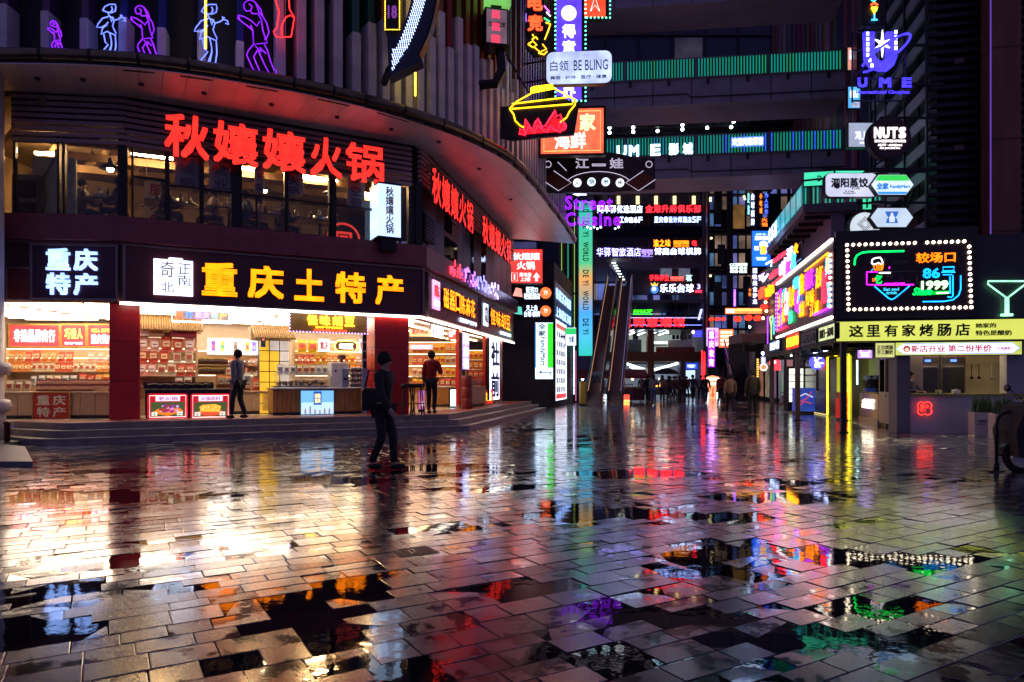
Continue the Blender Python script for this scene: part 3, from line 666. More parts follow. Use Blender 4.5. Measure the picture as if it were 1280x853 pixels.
# great red letters of the hotpot restaurant
def sq(parent,s,pl,base,xs,z,h,mat,y=-.05,bold=.035,depth=.08,name='letter'):
    for ch,(xa,xb)in zip(s,xs):
        a,b=(pl.hit(xa)-pl.hit(base)).length,(pl.hit(xb)-pl.hit(base)).length
        lettering(parent,ch,a,z,b-a,h,mat,y,name,depth=depth,bold=bold)
Pq=FRONT.off(.22);loc,rz,w_,h_=Pq.box(205,478,170,210)
t=thing('restaurant_sign','big glowing red letters on the louvres above the front windows','sign',(loc[0],loc[1],6.42),rz)
sq(t,'秋孃孃火锅',Pq,205,((205,261),(266,322),(327,381),(386,426),(430,478)),0,1.0,REDN,depth=.1,bold=.028)
m=MB();m.box(.2,w_-.1,.06,.09,.3,.34);m.box(.2,w_-.1,.06,.09,.7,.74);obj('mounting_rail',m,BLACK,t)
Pw=WING.off(.2)
for(x0,x1,zz,lab)in((535,588,6.25,'red glowing letters on the side wing just past the corner lightbox'),(599,636,6.25,'red glowing letters at the far end of the side wing')):
    loc,rz,w_,h_=Pw.box(x0,x1,240,280)
    t=thing('restaurant_sign',lab,'sign',(loc[0],loc[1],zz),rz)
    letters(t,'秋孃孃火锅',0,0,w_,1.0,REDN,-.05,.1,depth=.06,bold=.02)
    obj('mounting_rail',MB().box(.1,w_-.1,.06,.09,.3,.34),BLACK,t)
# corner lightbox, two faces
t,w_,h_=sign('corner_lightbox','tall white lightbox with vertical red letters at the corner of the upper floor',FRONT,473,501,231,296,.55)
d=.75
obj('box_body',MB().box(0,w_,0,d,0,h_),panel_em((.50,.68,1),1.15,.12,1.5),t)
obj('top_cap',MB().box(-.01,w_+.01,-.01,d+.01,h_,h_+.05),BLACK,t);m=MB().box(-.01,w_+.01,-.01,d+.01,-.04,0);obj('mount',m,BLACK,t);obj('bracket_block',MB().box(.1,w_-.1,.05,d-.05,-.35,-.042),BLACK,t)
lettering(t,'秋孃孃火锅',w_*.32,h_*.06,w_*.36,h_*.9,DKRED,-.003,'lettering',vertical=True,depth=.008,bold=.02)
o=lettering(t,'秋孃孃火锅',0,h_*.06,d*.4,h_*.88,DKRED,0,'lettering',vertical=True,depth=.008,bold=.02);o.location=(w_+.002,d*.3,h_*.06);o.rotation_euler=(0,0,R(90))
# wing shop signs
def wing_sign(label,x0,x1,s,pmat,lm,logo):
    loc,rz,w_,h_=WING.box(x0,x1,340,380,.04)
    t=thing('shop_sign',label,'sign',(loc[0],loc[1],SB+.08),rz);h_=ST-SB-.1
    board(t,w_,h_,pmat,.08,frm,.04)
    lo=w_*.17
    obj('logo_panel',MB().box(w_*.06,lo,-.05,-.014,h_*.2,h_*.9),panel_em((.9,.35,.75),1.3)if logo==0 else panel_em((.6,.8,1),1.4),t)
    if logo==0:
        lettering(t,'陈',w_*.075,h_*.5,lo-w_*.09,h_*.3,REDN,-.052,bold=.02);lettering(t,'磁器口',w_*.075,h_*.28,lo-w_*.09,h_*.14,WHT,-.052)
    else:lettering(t,'怪味',w_*.075,h_*.3,lo-w_*.09,h_*.5,DKRED,-.052,vertical=True)
    letters(t,s,w_*.21,h_*.3,w_*.66,h_*.52,lm,-.03,.1,depth=.05,bold=.022)
    lettering(t,'重庆特产老字号',w_*.55,h_*.08,w_*.38,h_*.12,WHT,-.03,depth=.02)
    return t
wing_sign('deep red sign with six orange letters on the first bay of the side wing',535,598,'磁器口陈麻花',pm('sign_plum',(.12,.01,.03),.25,0,.3,2),em((1,.25,.003),2.4),0)
wing_sign('dark sign with four orange letters on the far bay of the side wing',601,640,'怪味胡豆',pm('sign_black',(.03,.015,.03),.25),em((1,.25,.003),2.2),1)
# small LED script on the glossy fascia
t,w_,h_=sign('led_script_sign','string of small violet and blue lights along the glossy fascia of the side wing',WING,562,628,340,372,.24)
t.location.z=ST+.1
lr2=random.Random(9)
for i,(c,lab)in enumerate((((1,.05,.1),'r'),((.55,.2,1),'v'),((.3,.3,1),'b'),((.6,.5,1),'w'))):
    m=MB()
    for k in range(16):
        x=w_*(i*.22+.3*lr2.random()*.8);z=.05+.42*lr2.random();m.box(x,x+.05+.12*lr2.random(),-.03,0,z,z+.04+.18*lr2.random())
    obj('led_cluster',m,em(c,1.6),t)

fixm=MB().lathe([(.0,-.03),(.05,-.03),(.06,0),(.06,.01)],n=10).mesh('soffit_fixture',[DGREY])
for px in(28,95,178,262,352,440,512,575,630,672):
    a,b=rim_at(px),inner_at(px);c=b.lerp(a,.55);obj('soffit_fixture',fixm,None,bld,loc=(c.x,c.y,LT-.012))
for i,px in enumerate((150,222,305,395,470)):  # conduit runs under the rim
    a,b=rim_at(px),rim_at(px+40);obj('conduit',MB().tube([(a.x,a.y+.12,LT-.01),(b.x,b.y+.12,LT-.01)],.012,5),BLACK,bld)

# ------------------------------------------------------------------ goods in the shop
def packet_mesh(col,lab,nm,w=.19,h=.30,d=.07):
    """pillow-shaped bag with crimped ends and a printed label"""
    m=MB();zs=[0,.03,h*.3,h*.7,h-.03,h];ds=[.01,.035,1,.9,.035,.01];ws=[1,.97,.93,.93,.97,1];v=[];f=[]
    for z,dd,ww in zip(zs,ds,ws):
        dy=d/2*dd;hw=w/2*ww;v+=[(-hw,0,z),(-hw*.6,-dy,z),(hw*.6,-dy,z),(hw,0,z),(hw*.6,dy,z),(-hw*.6,dy,z)]
    for i in range(5):
        for k in range(6):j=(k+1)%6;f.append((i*6+k,i*6+j,i*6+6+j,i*6+6+k))
    m.add(v,f);y=-d/2-.003
    m.quad((-w*.33,y,h*.3),(w*.33,y,h*.3),(w*.33,y+.001,h*.7),(-w*.33,y+.001,h*.7),1)
    m.quad((-w*.2,y-.002,h*.45),(w*.2,y-.002,h*.45),(w*.2,y-.002,h*.52),(-w*.2,y-.002,h*.52),2)
    return m.mesh('snack_packet',[pm(nm,col,.3,0,.15,12),pm(nm+'_label',lab,.4,0,.2,30),DKRED])
PK={'red':packet_mesh((.68,.09,.05),(.8,.55,.3),'red_foil'),'orange':packet_mesh((.78,.26,.06),(.85,.7,.35),'orange_foil'),
      'pink':packet_mesh((.8,.42,.32),(.85,.8,.75),'pink_foil'),'cream':packet_mesh((.72,.6,.42),(.45,.1,.05),'cream_paper'),
      'yellow':packet_mesh((.8,.5,.03),(.7,.1,.03),'yellow_foil'),'brown':packet_mesh((.22,.06,.05),(.6,.35,.25),'brown_foil',.13,.17,.07),
      'white':packet_mesh((.7,.66,.6),(.2,.25,.3),'white_paper')}
def box_mesh(col,lab,nm,w,h,d):
    m=MB().cbox(-w/2,w/2,-d/2,d/2,0,h,.004);m.quad((-w*.35,-d/2-.002,h*.25),(w*.35,-d/2-.002,h*.25),(w*.35,-d/2-.002,h*.75),(-w*.35,-d/2-.002,h*.75),1)
    return m.mesh('gift_box',[pm(nm,col,.4,0,.1),pm(nm+'_print',lab,.4)])
BXM={'whitebox':box_mesh((.75,.7,.62),(.6,.5,.4),'white_card',.34,.24,.2),'kraft':box_mesh((.5,.3,.14),(.4,.2,.08),'kraft_card',.4,.24,.2),'redbox':box_mesh((.5,.02,.03),(.35,.01,.02),'red_card',.26,.25,.2)}
jarm=MB().lathe([(.035,0),(.045,.01),(.045,.1),(.03,.12)],n=10).lathe([(.034,.12),(.034,.15)],n=10,mi=1).mesh('sauce_jar',[pm('dark_sauce',(.05,.015,.01),.15),pm('gold_lid',(.5,.35,.1),.3,.8)],True)
tinm=MB().lathe([(.04,0),(.045,.005),(.045,.13),(.04,.135)],n=12).lathe([(.0455,.03),(.0455,.1)],n=12,mi=1).mesh('tin_can',[pm('tin_metal',(.5,.5,.5),.25,.9),pm('tin_print',(.12,.12,.14),.4)],True)
gr=random.Random(4)
def packrow(pl,k,xl,xr,yb,n,kinds,label,group,name='snack_packet',cat='snack packet',sc=1.0,tilt=10,z=None):
    q=pl.off(k);a,b=q.hit(xl),q.hit(xr);zz=z if z is not None else q.z((xl+xr)/2,yb)
    if name=='snack_packet' and kinds!='brown' and kinds!=['brown']:n=max(2,min(n,int((b-a).length/(.205*sc))))
    for i in range(n):
        p=a.lerp(b,(i+.5)/n);kd=kinds[int(i*len(kinds)/n)]if isinstance(kinds,(list,tuple))else kinds
        me=PK.get(kd)or BXM.get(kd)or kd
        o=bpy.data.objects.new(name,me);COL.objects.link(o);o.location=(p.x,p.y,zz);s=sc*gr.uniform(1.0,1.14)
        o.rotation_euler=(R(-tilt),0,q.rz+R(gr.uniform(-7,7)));o.scale=(s,s,s);tag(o,label,cat,group)
    return zz
def shelf(pl,k,xl,xr,zs,depth=.35,label='',mat=None,z0=.42,backm=None):
    q=pl.off(k);a,b=q.hit(xl),q.hit(xr);w_=(b-a).length
    t=thing('shelf_unit',label,'shelf',(a.x,a.y,z0),q.rz);mat=mat or WOODL
    obj('back_panel',MB().box(0,w_,depth-.02,depth,0,max(zs)-z0+.4),backm or mat,t)
    for x in(0,w_-.03):obj('side_panel',MB().box(x,x+.03,0,depth-.022,0,max(zs)-z0+.4),mat,t)
    for z in zs:
        obj('shelf_fill_light',MB().box(.04,w_-.04,.01,.03,z-z0+.37,z-z0+.385),em((1,.8,.55),5),t)  # LED strip added under every shelf to brighten the goods
        obj('shelf_board',MB().box(.032,w_-.032,0,depth-.022,z-z0-.025,z-z0),mat,t)
    return t
# left bay
L5=LEFTF.off(-4.9)
for(x0,x1,s,lab)in((13,74,'非遗品牌商行','long red lightbox with six white characters high on the back wall of the left bay'),(78,107,'巧香人','small red lightbox with yellow script on the back wall of the left bay'),(111,143,'重庆特产','red lightbox with white characters beside the left red column')):
    t,w_,h_=sign('wall_lightbox',lab,L5,x0,x1,407,433)
    board(t,w_,h_,panel_em((.85,.05,.06),1.1),.12,pm('gold_trim',(.6,.35,.1),.35,.6),.05)
    if x0==78:letters(t,s,w_*.1,h_*.35,w_*.8,h_*.5,em((1,.7,.1),2.5),bold=.03);lettering(t,'重庆特产老味道',w_*.12,h_*.08,w_*.76,h_*.12,WHT)
    elif x0==111:letters(t,s,w_*.1,h_*.12,w_*.85,h_*.45,em((1,.85,.85),2.2),bold=.03);lettering(t,'巧香人 老字号',w_*.12,h_*.65,w_*.7,h_*.2,em((1,.7,.1),2))
    else:letters(t,s,w_*.08,h_*.2,w_*.85,h_*.6,em((1,.85,.88),2.4),bold=.035)
Ls=LEFTF.off(-4.45);zr=[Ls.z(70,453),Ls.z(70,464.5)]
shelf(LEFTF,-4.55,6,150,zr+[1.35],.4,'long light wood shelf unit along the back of the left bay')
packrow(LEFTF,-4.4,9,92,453,13,['orange','red','orange','red'],'orange foil snack bag on the upper shelf of the left bay','orange bags on upper shelf of left bay',z=zr[0])
packrow(LEFTF,-4.4,108,142,453,7,['pink','pink'],'pink snack bag on the upper shelf next to the left red column','pink bags on upper shelf of left bay',z=zr[0],sc=.9)
packrow(LEFTF,-4.4,9,142,465,22,['orange','cream','red','cream','orange'],'snack bag on the lower shelf of the left bay','bags on lower shelf of left bay',z=zr[1],sc=.75)
def counter(pl,k,xl,xr,z1,depth,label,ndoor,mat=None,top=None,z0=.425,nm='door_panel'):
    q=pl.off(k);a,b=q.hit(xl),q.hit(xr);w_=(b-a).length;mat=mat or WOODL
    t=thing('counter',label,'counter',(a.x,a.y,z0),q.rz)
    obj('carcass',MB().box(.01,w_-.01,.02,depth,.08,z1-z0-.04),mat,t);obj('plinth',MB().box(.02,w_-.02,.05,depth-.05,0,.08),DGREY,t)
    obj('counter_top',MB().cbox(-.02,w_+.02,-.03,depth+.02,z1-z0-.04,z1-z0,.008),top or mat,t)
    for i in range(ndoor):obj(nm,MB().cbox(w_*i/ndoor+.006,w_*(i+1)/ndoor-.006,0,.019,.09,z1-z0-.05,.004),mat,t)
    return t,w_
t,w_=counter(LEFTF,-.95,2,139,1.06,.9,'long light wood counter with plain doors in the left bay',7)
t,w_,h_=sign('poster','red square poster with four white characters on the front of the left counter',LEFTF,42,87,491,524,-.9)
board(t,w_,h_,pm('poster_red',(.5,.02,.015),.4,0,.1),.03,pm('gold_trim',(.6,.35,.1),.35,.6),.02)
for s,xa,za in(('重',.1,.53),('庆',.54,.53),('特',.1,.08),('产',.54,.08)):lettering(t,s,w_*xa,h_*za,w_*.36,h_*.38,pm('cream_print',(.8,.7,.55),.5),-.014,'letter',depth=.006,bold=.03)
for j,(kk,zz)in enumerate(((-1.15,1.065),(-1.4,1.2))):
    if j:obj('display_step',MB().box(0,5.4,0,.5,0,.12),WOODL,t.parent if False else None).location=(LEFTF.off(-1.3).hit(50).x,LEFTF.off(-1.3).hit(50).y,1.063);tag(bpy.data.objects['display_step'],'low wooden riser for brown packets on the left counter','display riser');bpy.data.objects['display_step'].scale=(.3,1,1)
    packrow(LEFTF,kk,46,138,0,26,'brown','small brown dried-meat packet in the %s row on the left counter'%('upper' if j else 'front'),'brown packets, %s row'%('upper' if j else 'front'),z=zz,sc=.85)
packrow(LEFTF,-1.15,6,40,0,8,'cream','cream paper packet at the left end of the left counter','cream packets at left end of counter',z=1.065,sc=.75)
packrow(LEFTF,-1.9,98,138,0,9,['red','orange','yellow'],'bright snack bag standing behind the brown packets','bright bags behind the brown packets',z=1.2,sc=.9)
packrow(LEFTF,-2.2,36,96,0,12,['white','cream','white'],'pale paper bag standing behind the left counter display','pale bags behind the left counter display',z=1.2,sc=.8)
m=MB();h=LEFTF.off(-1.5).hit(20)
for i in range(160):
    x,y,z=h.x+gr.uniform(-.45,.45),h.y+gr.uniform(-.18,.18),1.22+gr.uniform(-.06,.08);a=gr.uniform(0,6.28);dx,dy=.09*math.cos(a),.05*math.sin(a)
    m.quad((x-dx,y-dy,z),(x+dy*.3,y-dx*.3,z+.01),(x+dx,y+dy,z+.02),(x-dy*.3,y+dx*.3,z+.015))
tag(obj('leafy_greens',m,pm('leaf_green',(.06,.14,.03),.5,0,.4,20)),'heap of green leaves at the left end of the left counter','vegetables',kind='stuff')
# middle bay: kiosk with bamboo roof
def bamboo_roof(pl,k,xl,xr,z,label,h=.42,dp=.7):
    q=pl.off(k);a,b=q.hit(xl),q.hit(xr);w_=(b-a).length;t=thing('bamboo_canopy',label,'canopy',(a.x,a.y,z),q.rz);n=int(w_/.055)
    sm=MB().tube([(0,0,0),(0,.16,h*.35),(0,.5,h)],.03,6).mesh('bamboo_cane',[pm('bamboo',(.5,.3,.12),.45,0,.3,9)],True)
    for i in range(n):obj('bamboo_cane',sm,None,t,loc=(w_*(i+.5)/n,-.25,0))
    obj('fascia_board',MB().box(0,w_,.35,dp,-.02,h),WOODL,t);return t
bamboo_roof(FRONT,-2.1,170,253,FRONT.off(-2.2).z(215,414),'sloping bamboo canopy over the shelves behind the first red column')
q=FRONT.off(-2.25);zs=[q.z(215,y)for y in(421,440,454,470)]
shelf(FRONT,-2.35,168,246,zs+[1.2],.4,'light wood shelf unit under the bamboo canopy behind the first red column')
packrow(FRONT,-2.2,172,200,0,3,['whitebox','kraft'],'pale carton on the top shelf under the bamboo canopy','pale cartons on top shelf','gift_box','box',z=zs[0],sc=.8,tilt=0)
packrow(FRONT,-2.2,214,245,0,3,['redbox'],'red gift box on the top shelf under the bamboo canopy','red gift boxes on top shelf','gift_box','box',z=zs[0],sc=.85,tilt=0)
packrow(FRONT,-2.2,171,244,0,13,['pink','red','pink'],'pink and red snack bag on the second shelf under the bamboo canopy','bags on second shelf of canopy unit',z=zs[1],sc=1.2)
packrow(FRONT,-2.2,171,212,0,7,['red'],'red snack bag on the third shelf under the bamboo canopy','red bags on third shelf of canopy unit',z=zs[2],sc=1.1)
packrow(FRONT,-2.2,214,244,0,7,['cream'],'cream snack bag on the third shelf under the bamboo canopy','cream bags on third shelf of canopy unit',z=zs[2],sc=1.0)
packrow(FRONT,-2.2,171,244,0,13,['pink','cream','red'],'snack bag on the lowest shelf under the bamboo canopy','bags on lowest shelf of canopy unit',z=zs[3],sc=1.05)
# back wall of the middle bay
t,w_,h_=sign('menu_lightbox','long bright white lightbox with product pictures at the back of the middle bay',FRONT,260,322,424,443,-3.6)
board(t,w_,h_,panel_em((.85,.88,1),2.0),.1,WHITE,.03)
for i,(xx,c1,c2)in enumerate(((.06,(.35,.1,.5),(.8,.2,.3)),(.24,(.75,.7,.1),(.2,.5,.2)),(.5,(.5,.35,.25),(.3,.2,.15)),(.74,(.75,.6,.1),(.8,.2,.1)),(.88,(.3,.2,.6),(.5,.5,.7)))):
    obj('product_picture',MB().cbox(w_*xx,w_*(xx+.09),-.024,-.014,h_*.15,h_*.85,.003).box(w_*(xx+.015),w_*(xx+.075),-.028,-.0245,h_*.35,h_*.6,1),[em(c1,.9),em(c2,.9)],t)
q=FRONT.off(-3.3);zs=[q.z(285,y)for y in(456,468)]
shelf(FRONT,-3.5,246,326,zs+[1.1],.35,'light wood shelf unit under the white product lightbox')
packrow(FRONT,-3.3,249,284,0,16,jarm,'small dark sauce jar on the upper shelf under the product lightbox','sauce jars on upper back shelf','sauce_jar','jar',z=zs[0],sc=1.1,tilt=0)
packrow(FRONT,-3.3,286,324,0,12,['red','brown','pink'],'small red packet on the upper shelf under the product lightbox','red packets on upper back shelf',z=zs[0],sc=.6)
packrow(FRONT,-3.3,249,280,0,12,jarm,'small dark sauce jar on the lower shelf under the product lightbox','sauce jars on lower back shelf','sauce_jar','jar',z=zs[1],sc=1.1,tilt=0)
packrow(FRONT,-3.3,282,324,0,13,['cream','red','brown'],'small packet on the lower shelf under the product lightbox','packets on lower back shelf',z=zs[1],sc=.65)
# neon framed hanging sign
t,w_,h_=sign('neon_frame_sign','hanging white neon frame with small coloured logos in the middle bay',FRONT,215,289,386,403,-.9)
neon(t,[(0,0),(w_,0),(w_,h_),(0,h_)],.018,em((.9,.9,1),7),y=0,closed=True)
obj('logo_board',MB().box(.08,w_-.06,.01,.03,h_*.22,h_*.8),pm('pale_board',(.5,.4,.42),.4),t)
for i,(c,xx,s)in enumerate((((1,.15,.05),.06,'渝'),((.1,.25,1),.22,'行'),((.6,.3,1),.38,'重庆'),((.3,.7,.4),.65,'特'),((1,.4,.1),.8,'产'))):lettering(t,s,w_*xx,h_*.28,w_*.12*len(s),h_*.45,em(c,2),y=.008,bold=.02)
# food counter with two picture lightboxes
t,w_=counter(FRONT,-.62,181,291,1.12,.75,'food counter with black trays between the red column and the walking shopper',5,pm('dark_counter',(.05,.035,.03),.35),pm('dark_counter_top',(.04,.03,.03),.25))
def food_picture(label,xl,xr,s,kind):
    t,w_,h_=sign('picture_lightbox',label,FRONT,xl,xr,492,524,-.52)
    board(t,w_,h_,panel_em((.5,.01,.02),.8),.06,None,0,.06)
    neon(t,[(.05,.05),(w_-.05,.05),(w_-.05,h_-.05),(.05,h_-.05)],.008,em((1,.45,.45),2.5),y=-.02,closed=True)
    obj('picture',MB().box(w_*.09,w_*.91,-.02,-.016,h_*.1,h_*.66),em((.06,.09,.03),.8),t)
    obj('title_plate',MB().box(w_*.2,w_*.8,-.024,-.016,h_*.7,h_*.9),em((.75,.7,.9),1),t)
    lettering(t,s,w_*.26,h_*.73,w_*.48,h_*.14,em((.5,.05,.25),.8),-.025,depth=.003,bold=.02)
    m=MB()
    if kind==0:
        m.prism_y([(w_*.12,h_*.25),(w_*.5,h_*.12),(w_*.88,h_*.3),(w_*.8,h_*.42),(w_*.25,h_*.4)],-.024,-.021,0)
        for i in range(26):m.disc(w_*gr.uniform(.28,.74),h_*gr.uniform(.28,.55),.022+.02*gr.random(),-.03-.0004*i,-.0245,7,1+i%3)
        mm=[em((.9,.2,.02),.9),em((.3,.02,.25),.9),em((.6,.3,.55),.9),em((.35,.03,.03),.9)]
    else:
        m.disc(w_*.5,h_*.26,w_*.33,-.024,-.021,18,0,h_*.13)
        m.prism_y([(w_*.25,h_*.3),(w_*.72,h_*.27),(w_*.76,h_*.5),(w_*.62,h_*.58),(w_*.3,h_*.56),(w_*.22,h_*.48)],-.03,-.0245,1)
        for i in range(14):m.disc(w_*gr.uniform(.3,.7),h_*gr.uniform(.34,.5),.016,-.033-.0004*i,-.0305,7,2+i%2)
        mm=[em((.7,.08,.03),.9),em((.95,.42,.04),1),em((.8,.25,.02),.9),em((.95,.7,.3),.9)]
    obj('dish_print',m,mm,t)
    for xx in(.1,.72):lettering(t,'麻辣\n鲜香',w_*xx,h_*.13,w_*.15,h_*.16,em((.9,.9,.8),1),-.036,depth=.003,bold=.02)
food_picture('red framed lightbox showing purple food on an orange board, left of the pair',184,235,'老火锅',0)
food_picture('red framed lightbox showing a yellow block of food, right of the pair',238,288,'火锅底料',1)
traym=MB().add([(-.2,-.16,.1),(.2,-.16,.1),(.2,.16,.16),(-.2,.16,.16),(-.18,-.14,.02),(.18,-.14,.02),(.18,.14,.06),(-.18,.14,.06),(-.19,-.16,0),(.19,-.16,0)],
                 [(4,5,6,7),(0,1,5,4),(1,2,6,5),(2,3,7,6),(3,0,4,7),(8,9,1,0)],0).mesh('food_tray',[pm('black_plastic',(.02,.015,.015),.25)])
foodm={}
q=FRONT.off(-.85);a,b=q.hit(184),q.hit(262)
for i in range(6):
    p=a.lerp(b,(i+.5)/6);t=thing('food_tray','black tray of dark dried food on the food counter','tray',(p.x,p.y,1.125),q.rz,'black trays on the food counter')
    obj('tray',traym,None,t);m=MB()
    for k in range(22):m.ball((gr.uniform(-.14,.14),gr.uniform(-.1,.1),.07+gr.uniform(0,.04)),.03,6,mi=0)
    if 'f' not in foodm:foodm['f']=m.mesh('food',[pm('dried_food',(.12,.04,.02),.5,0,.5,30)],True)
    obj('food',foodm['f'],None,t)['kind']='stuff'
packrow(FRONT,-1.2,184,262,0,14,['brown','cream','brown'],'small packet standing behind the black trays','packets behind the black trays',z=1.125,sc=.9)
packrow(FRONT,-.8,272,289,0,2,['orange'],'bright orange bag at the right end of the food counter','orange bags at the end of the food counter',z=1.125,sc=1.1)
t,w_=counter(FRONT,-1.9,289,340,1.05,.8,'plain light wood counter behind the walking shopper',4)
packrow(FRONT,-2.1,291,338,0,10,['brown','red','brown'],'dark packet on the plain counter behind the walking shopper','dark packets on plain counter',z=1.055,sc=1.0)
packrow(FRONT,-2.45,291,338,0,9,['white','cream'],'pale packet at the back of the plain counter','pale packets on plain counter',z=1.2,sc=1.1)
# yellow grid pillar with bamboo hood
bamboo_roof(FRONT,-1.75,316,368,FRONT.off(-1.8).z(342,424),'rounded bamboo canopy over the yellow grid pillar',.36,.9)
loc,rz,w_,h_=FRONT.box(324,362,424,486,-1.9)
t=thing('display_pillar','square pillar of small yellow and pale panels under the rounded bamboo canopy','display pillar',(loc[0],loc[1],.43),rz)
hh=2.0;obj('core',MB().box(.02,w_-.02,.02,.5,0,hh),DGREY,t)
yp=panel_em((1,.58,.04),.55);wp=panel_em((.8,.68,.6),.5)
for r_ in range(7):
    for c_ in range(3):obj('display_tile',MB().cbox(w_*c_/3+.012,w_*(c_+1)/3-.012,0,.019,hh*r_/7+.012,hh*(r_+1)/7-.012,.004),wp if c_==2 or(r_==6 and c_==1)else yp,t)
loc,rz,w_,h_=FRONT.box(326,332,420,434,-1.55)
t=thing('hanging_sign','tiny dark hanging sign with red and blue marks beside the yellow grid pillar','sign',loc,rz);board(t,w_,h_,pm('dark_blue_print',(.02,.03,.1),.4),.03);obj('mark',MB().disc(w_/2,h_*.7,w_*.3,-.02,-.013,12),em((1,.2,.1),1),t)
# third bay: orange wood counter, glass case, machine, tins
t,w_=counter(FRONT,-.7,341,462,1.14,.9,'orange plank counter with steel top at the third bay',22,WOODO,STEEL,nm='plank')
t,w_,h_=sign('picture_lightbox','blue sky lightbox with a city skyline on the orange plank counter',FRONT,376,417,488.5,518,-.64)
board(t,w_,h_,em((.16,.42,.85),1.0),.05)
obj('sky_band',MB().box(.01,w_-.01,-.016,-.0125,.01,h_*.5),em((.45,.68,.9),1.0),t)
m=MB()
for i in range(13):
    x=w_*(.03+.073*i);hb=h_*(.12+.2*gr.random()+(.16 if i in(2,3,10)else 0));m.prism_y([(x,.01),(x+w_*.06,.01),(x+w_*.055,hb*.8),(x+w_*.03,hb),(x+w_*.005,hb*.8)],-.02-.0006*i,-.0165,i%2)
obj('skyline_print',m,[em((.6,.62,.7),.9),em((.22,.25,.35),.9)],t)
obj('title_plate',MB().box(w_*.38,w_*.62,-.03,-.0125,h_*.4,h_*.97),em((.02,.08,.4),.9),t);lettering(t,'印象\n重庆',w_*.41,h_*.48,w_*.18,h_*.4,em((1,.8,.3),1.2),-.031,bold=.02)
loc,rz,w_,h_=FRONT.box(343,412,470,485,-.85)
t=thing('glass_display_case','low curved glass case of snacks on the orange plank counter','display case',(loc[0],loc[1],1.15),rz)
obj('base_tray',MB().box(0,w_,0,.6,0,.04),STEEL,t)
obj('glass_hood',MB().prism_x([(0,.04),(0,.2),(.12,.34),(.6,.36),(.6,.35),(.125,.33),(.008,.195),(.008,.04)],0,w_),GLASS,t)
for k in range(5):m=MB().box(w_*(.08+.19*k),w_*(.08+.19*k)+.05,.0+.01,.05,.04,.14);obj('price_stand',m,pm('brass',(.6,.4,.12),.3,.8),t)
m=MB()
for k in range(70):m.ball((gr.uniform(.1,w_-.1),gr.uniform(.1,.5),.07+gr.uniform(0,.1)),gr.uniform(.03,.05),6,mi=k%3)
o=obj('snack_pile',m,[pm('snack_a',(.55,.35,.15),.5),pm('snack_b',(.6,.5,.4),.5),pm('snack_c',(.3,.15,.08),.5)],t,smooth=True);o['kind']='stuff'
packrow(FRONT,-1.3,346,410,0,12,['white','cream','white'],'pale packet standing on the glass display case','pale packets on the glass case',z=1.5,sc=.8)
loc,rz,w_,h_=FRONT.box(414,436,453,485,-.95)
t=thing('drinks_machine','white upright drinks machine with a brown hopper on the plank counter','machine',(loc[0],loc[1],1.145),rz)
obj('body',MB().cbox(0,w_,0,.45,0,.68,.02),WHITE,t);obj('side_column',MB().box(w_*.62,w_*.98,-.04,0,.0,.5),STEEL,t);obj('hopper',MB().lathe([(.05,.68),(.05,.76),(.12,.8),(.12,.9)],(w_*.7,.2),12),pm('brown_plastic',(.15,.05,.03),.3),t,smooth=True)
obj('tap',MB().box(w_*.7,w_*.85,-.09,-.04,.2,.26),BLACK,t);obj('knob',MB().disc(w_*.25,.45,.03,-.02,0,10),BLACK,t)
tr=FRONT.off(-.82);a,b=tr.hit(438),tr.hit(463)
for r_ in range(4):
    for i in range(8):
        p=a.lerp(b,(i+.5)/8);o=bpy.data.objects.new('tin_can',tinm);COL.objects.link(o);o.location=(p.x,p.y,1.145+.137*r_);o.rotation_euler=(0,0,gr.uniform(0,6))
        tag(o,'dark printed tin can in the stack on the plank counter beside the drinks machine','can','stacked tin cans on the plank counter')
t,w_,h_=sign('led_sign','brown hanging sign with yellow glowing characters and purple dot border',FRONT,362,459,392,416,-.35)
board(t,w_,h_,pm('ochre_board',(.28,.15,.03),.4,0,.2),.1)
bulbs(t,w_,h_,.085,.017,em((.6,.3,1),4),-.0)
letters(t,'怪味胡豆',w_*.2,h_*.36,w_*.64,h_*.52,em((1,.6,.02),4),-.03,.2,bold=.035)
lettering(t,'重庆特产老字号怪味胡豆',w_*.32,h_*.2,w_*.35,h_*.12,em((1,.5,.02),2.5));lettering(t,'麻辣鲜香 酥脆可口 回味无穷',w_*.3,h_*.05,w_*.42,h_*.11,em((1,.08,.02),2.5))
q=FRONT.off(-3.2);zs=[q.z(415,y)for y in(443,455,466)]
shelf(FRONT,-3.4,368,462,zs+[1.1],.35,'light wood shelf unit of yellow packets behind the plank counter')
packrow(FRONT,-3.2,371,410,0,9,['yellow','yellow'],'yellow bag on the upper shelf behind the plank counter','yellow bags upper shelf third bay',z=zs[0],sc=1.3)
packrow(FRONT,-3.2,371,458,0,17,['red','yellow','orange','yellow','pink'],'snack bag on the middle shelf behind the plank counter','bags on middle shelf third bay',z=zs[1],sc=.8)
packrow(FRONT,-3.2,371,458,0,17,['yellow','cream','yellow','orange'],'snack bag on the lower shelf behind the plank counter','bags on lower shelf third bay',z=zs[2],sc=.8)
t,w_,h_=sign('neon_pill_sign','rounded white neon sign with yellow edge hanging at the back of the third bay',FRONT,418,447,426,440,-2.6)
pill=[(h_/2+(w_-h_)*(1 if a<90 or a>=270 else 0)+h_/2*math.cos(R(a)),h_/2+h_/2*math.sin(R(a)))for a in(0,30,60,89,91,120,150,180,210,240,269,271,300,330)]
obj('panel',MB().prism_y(pill,0,.05),BRONZE,t);neon(t,pill,.022,em((1,.75,.1),5),y=-.02,closed=True);lettering(t,'胡豆',w_*.2,h_*.25,w_*.6,h_*.5,em((1,1,.95),5),-.01,bold=.03)
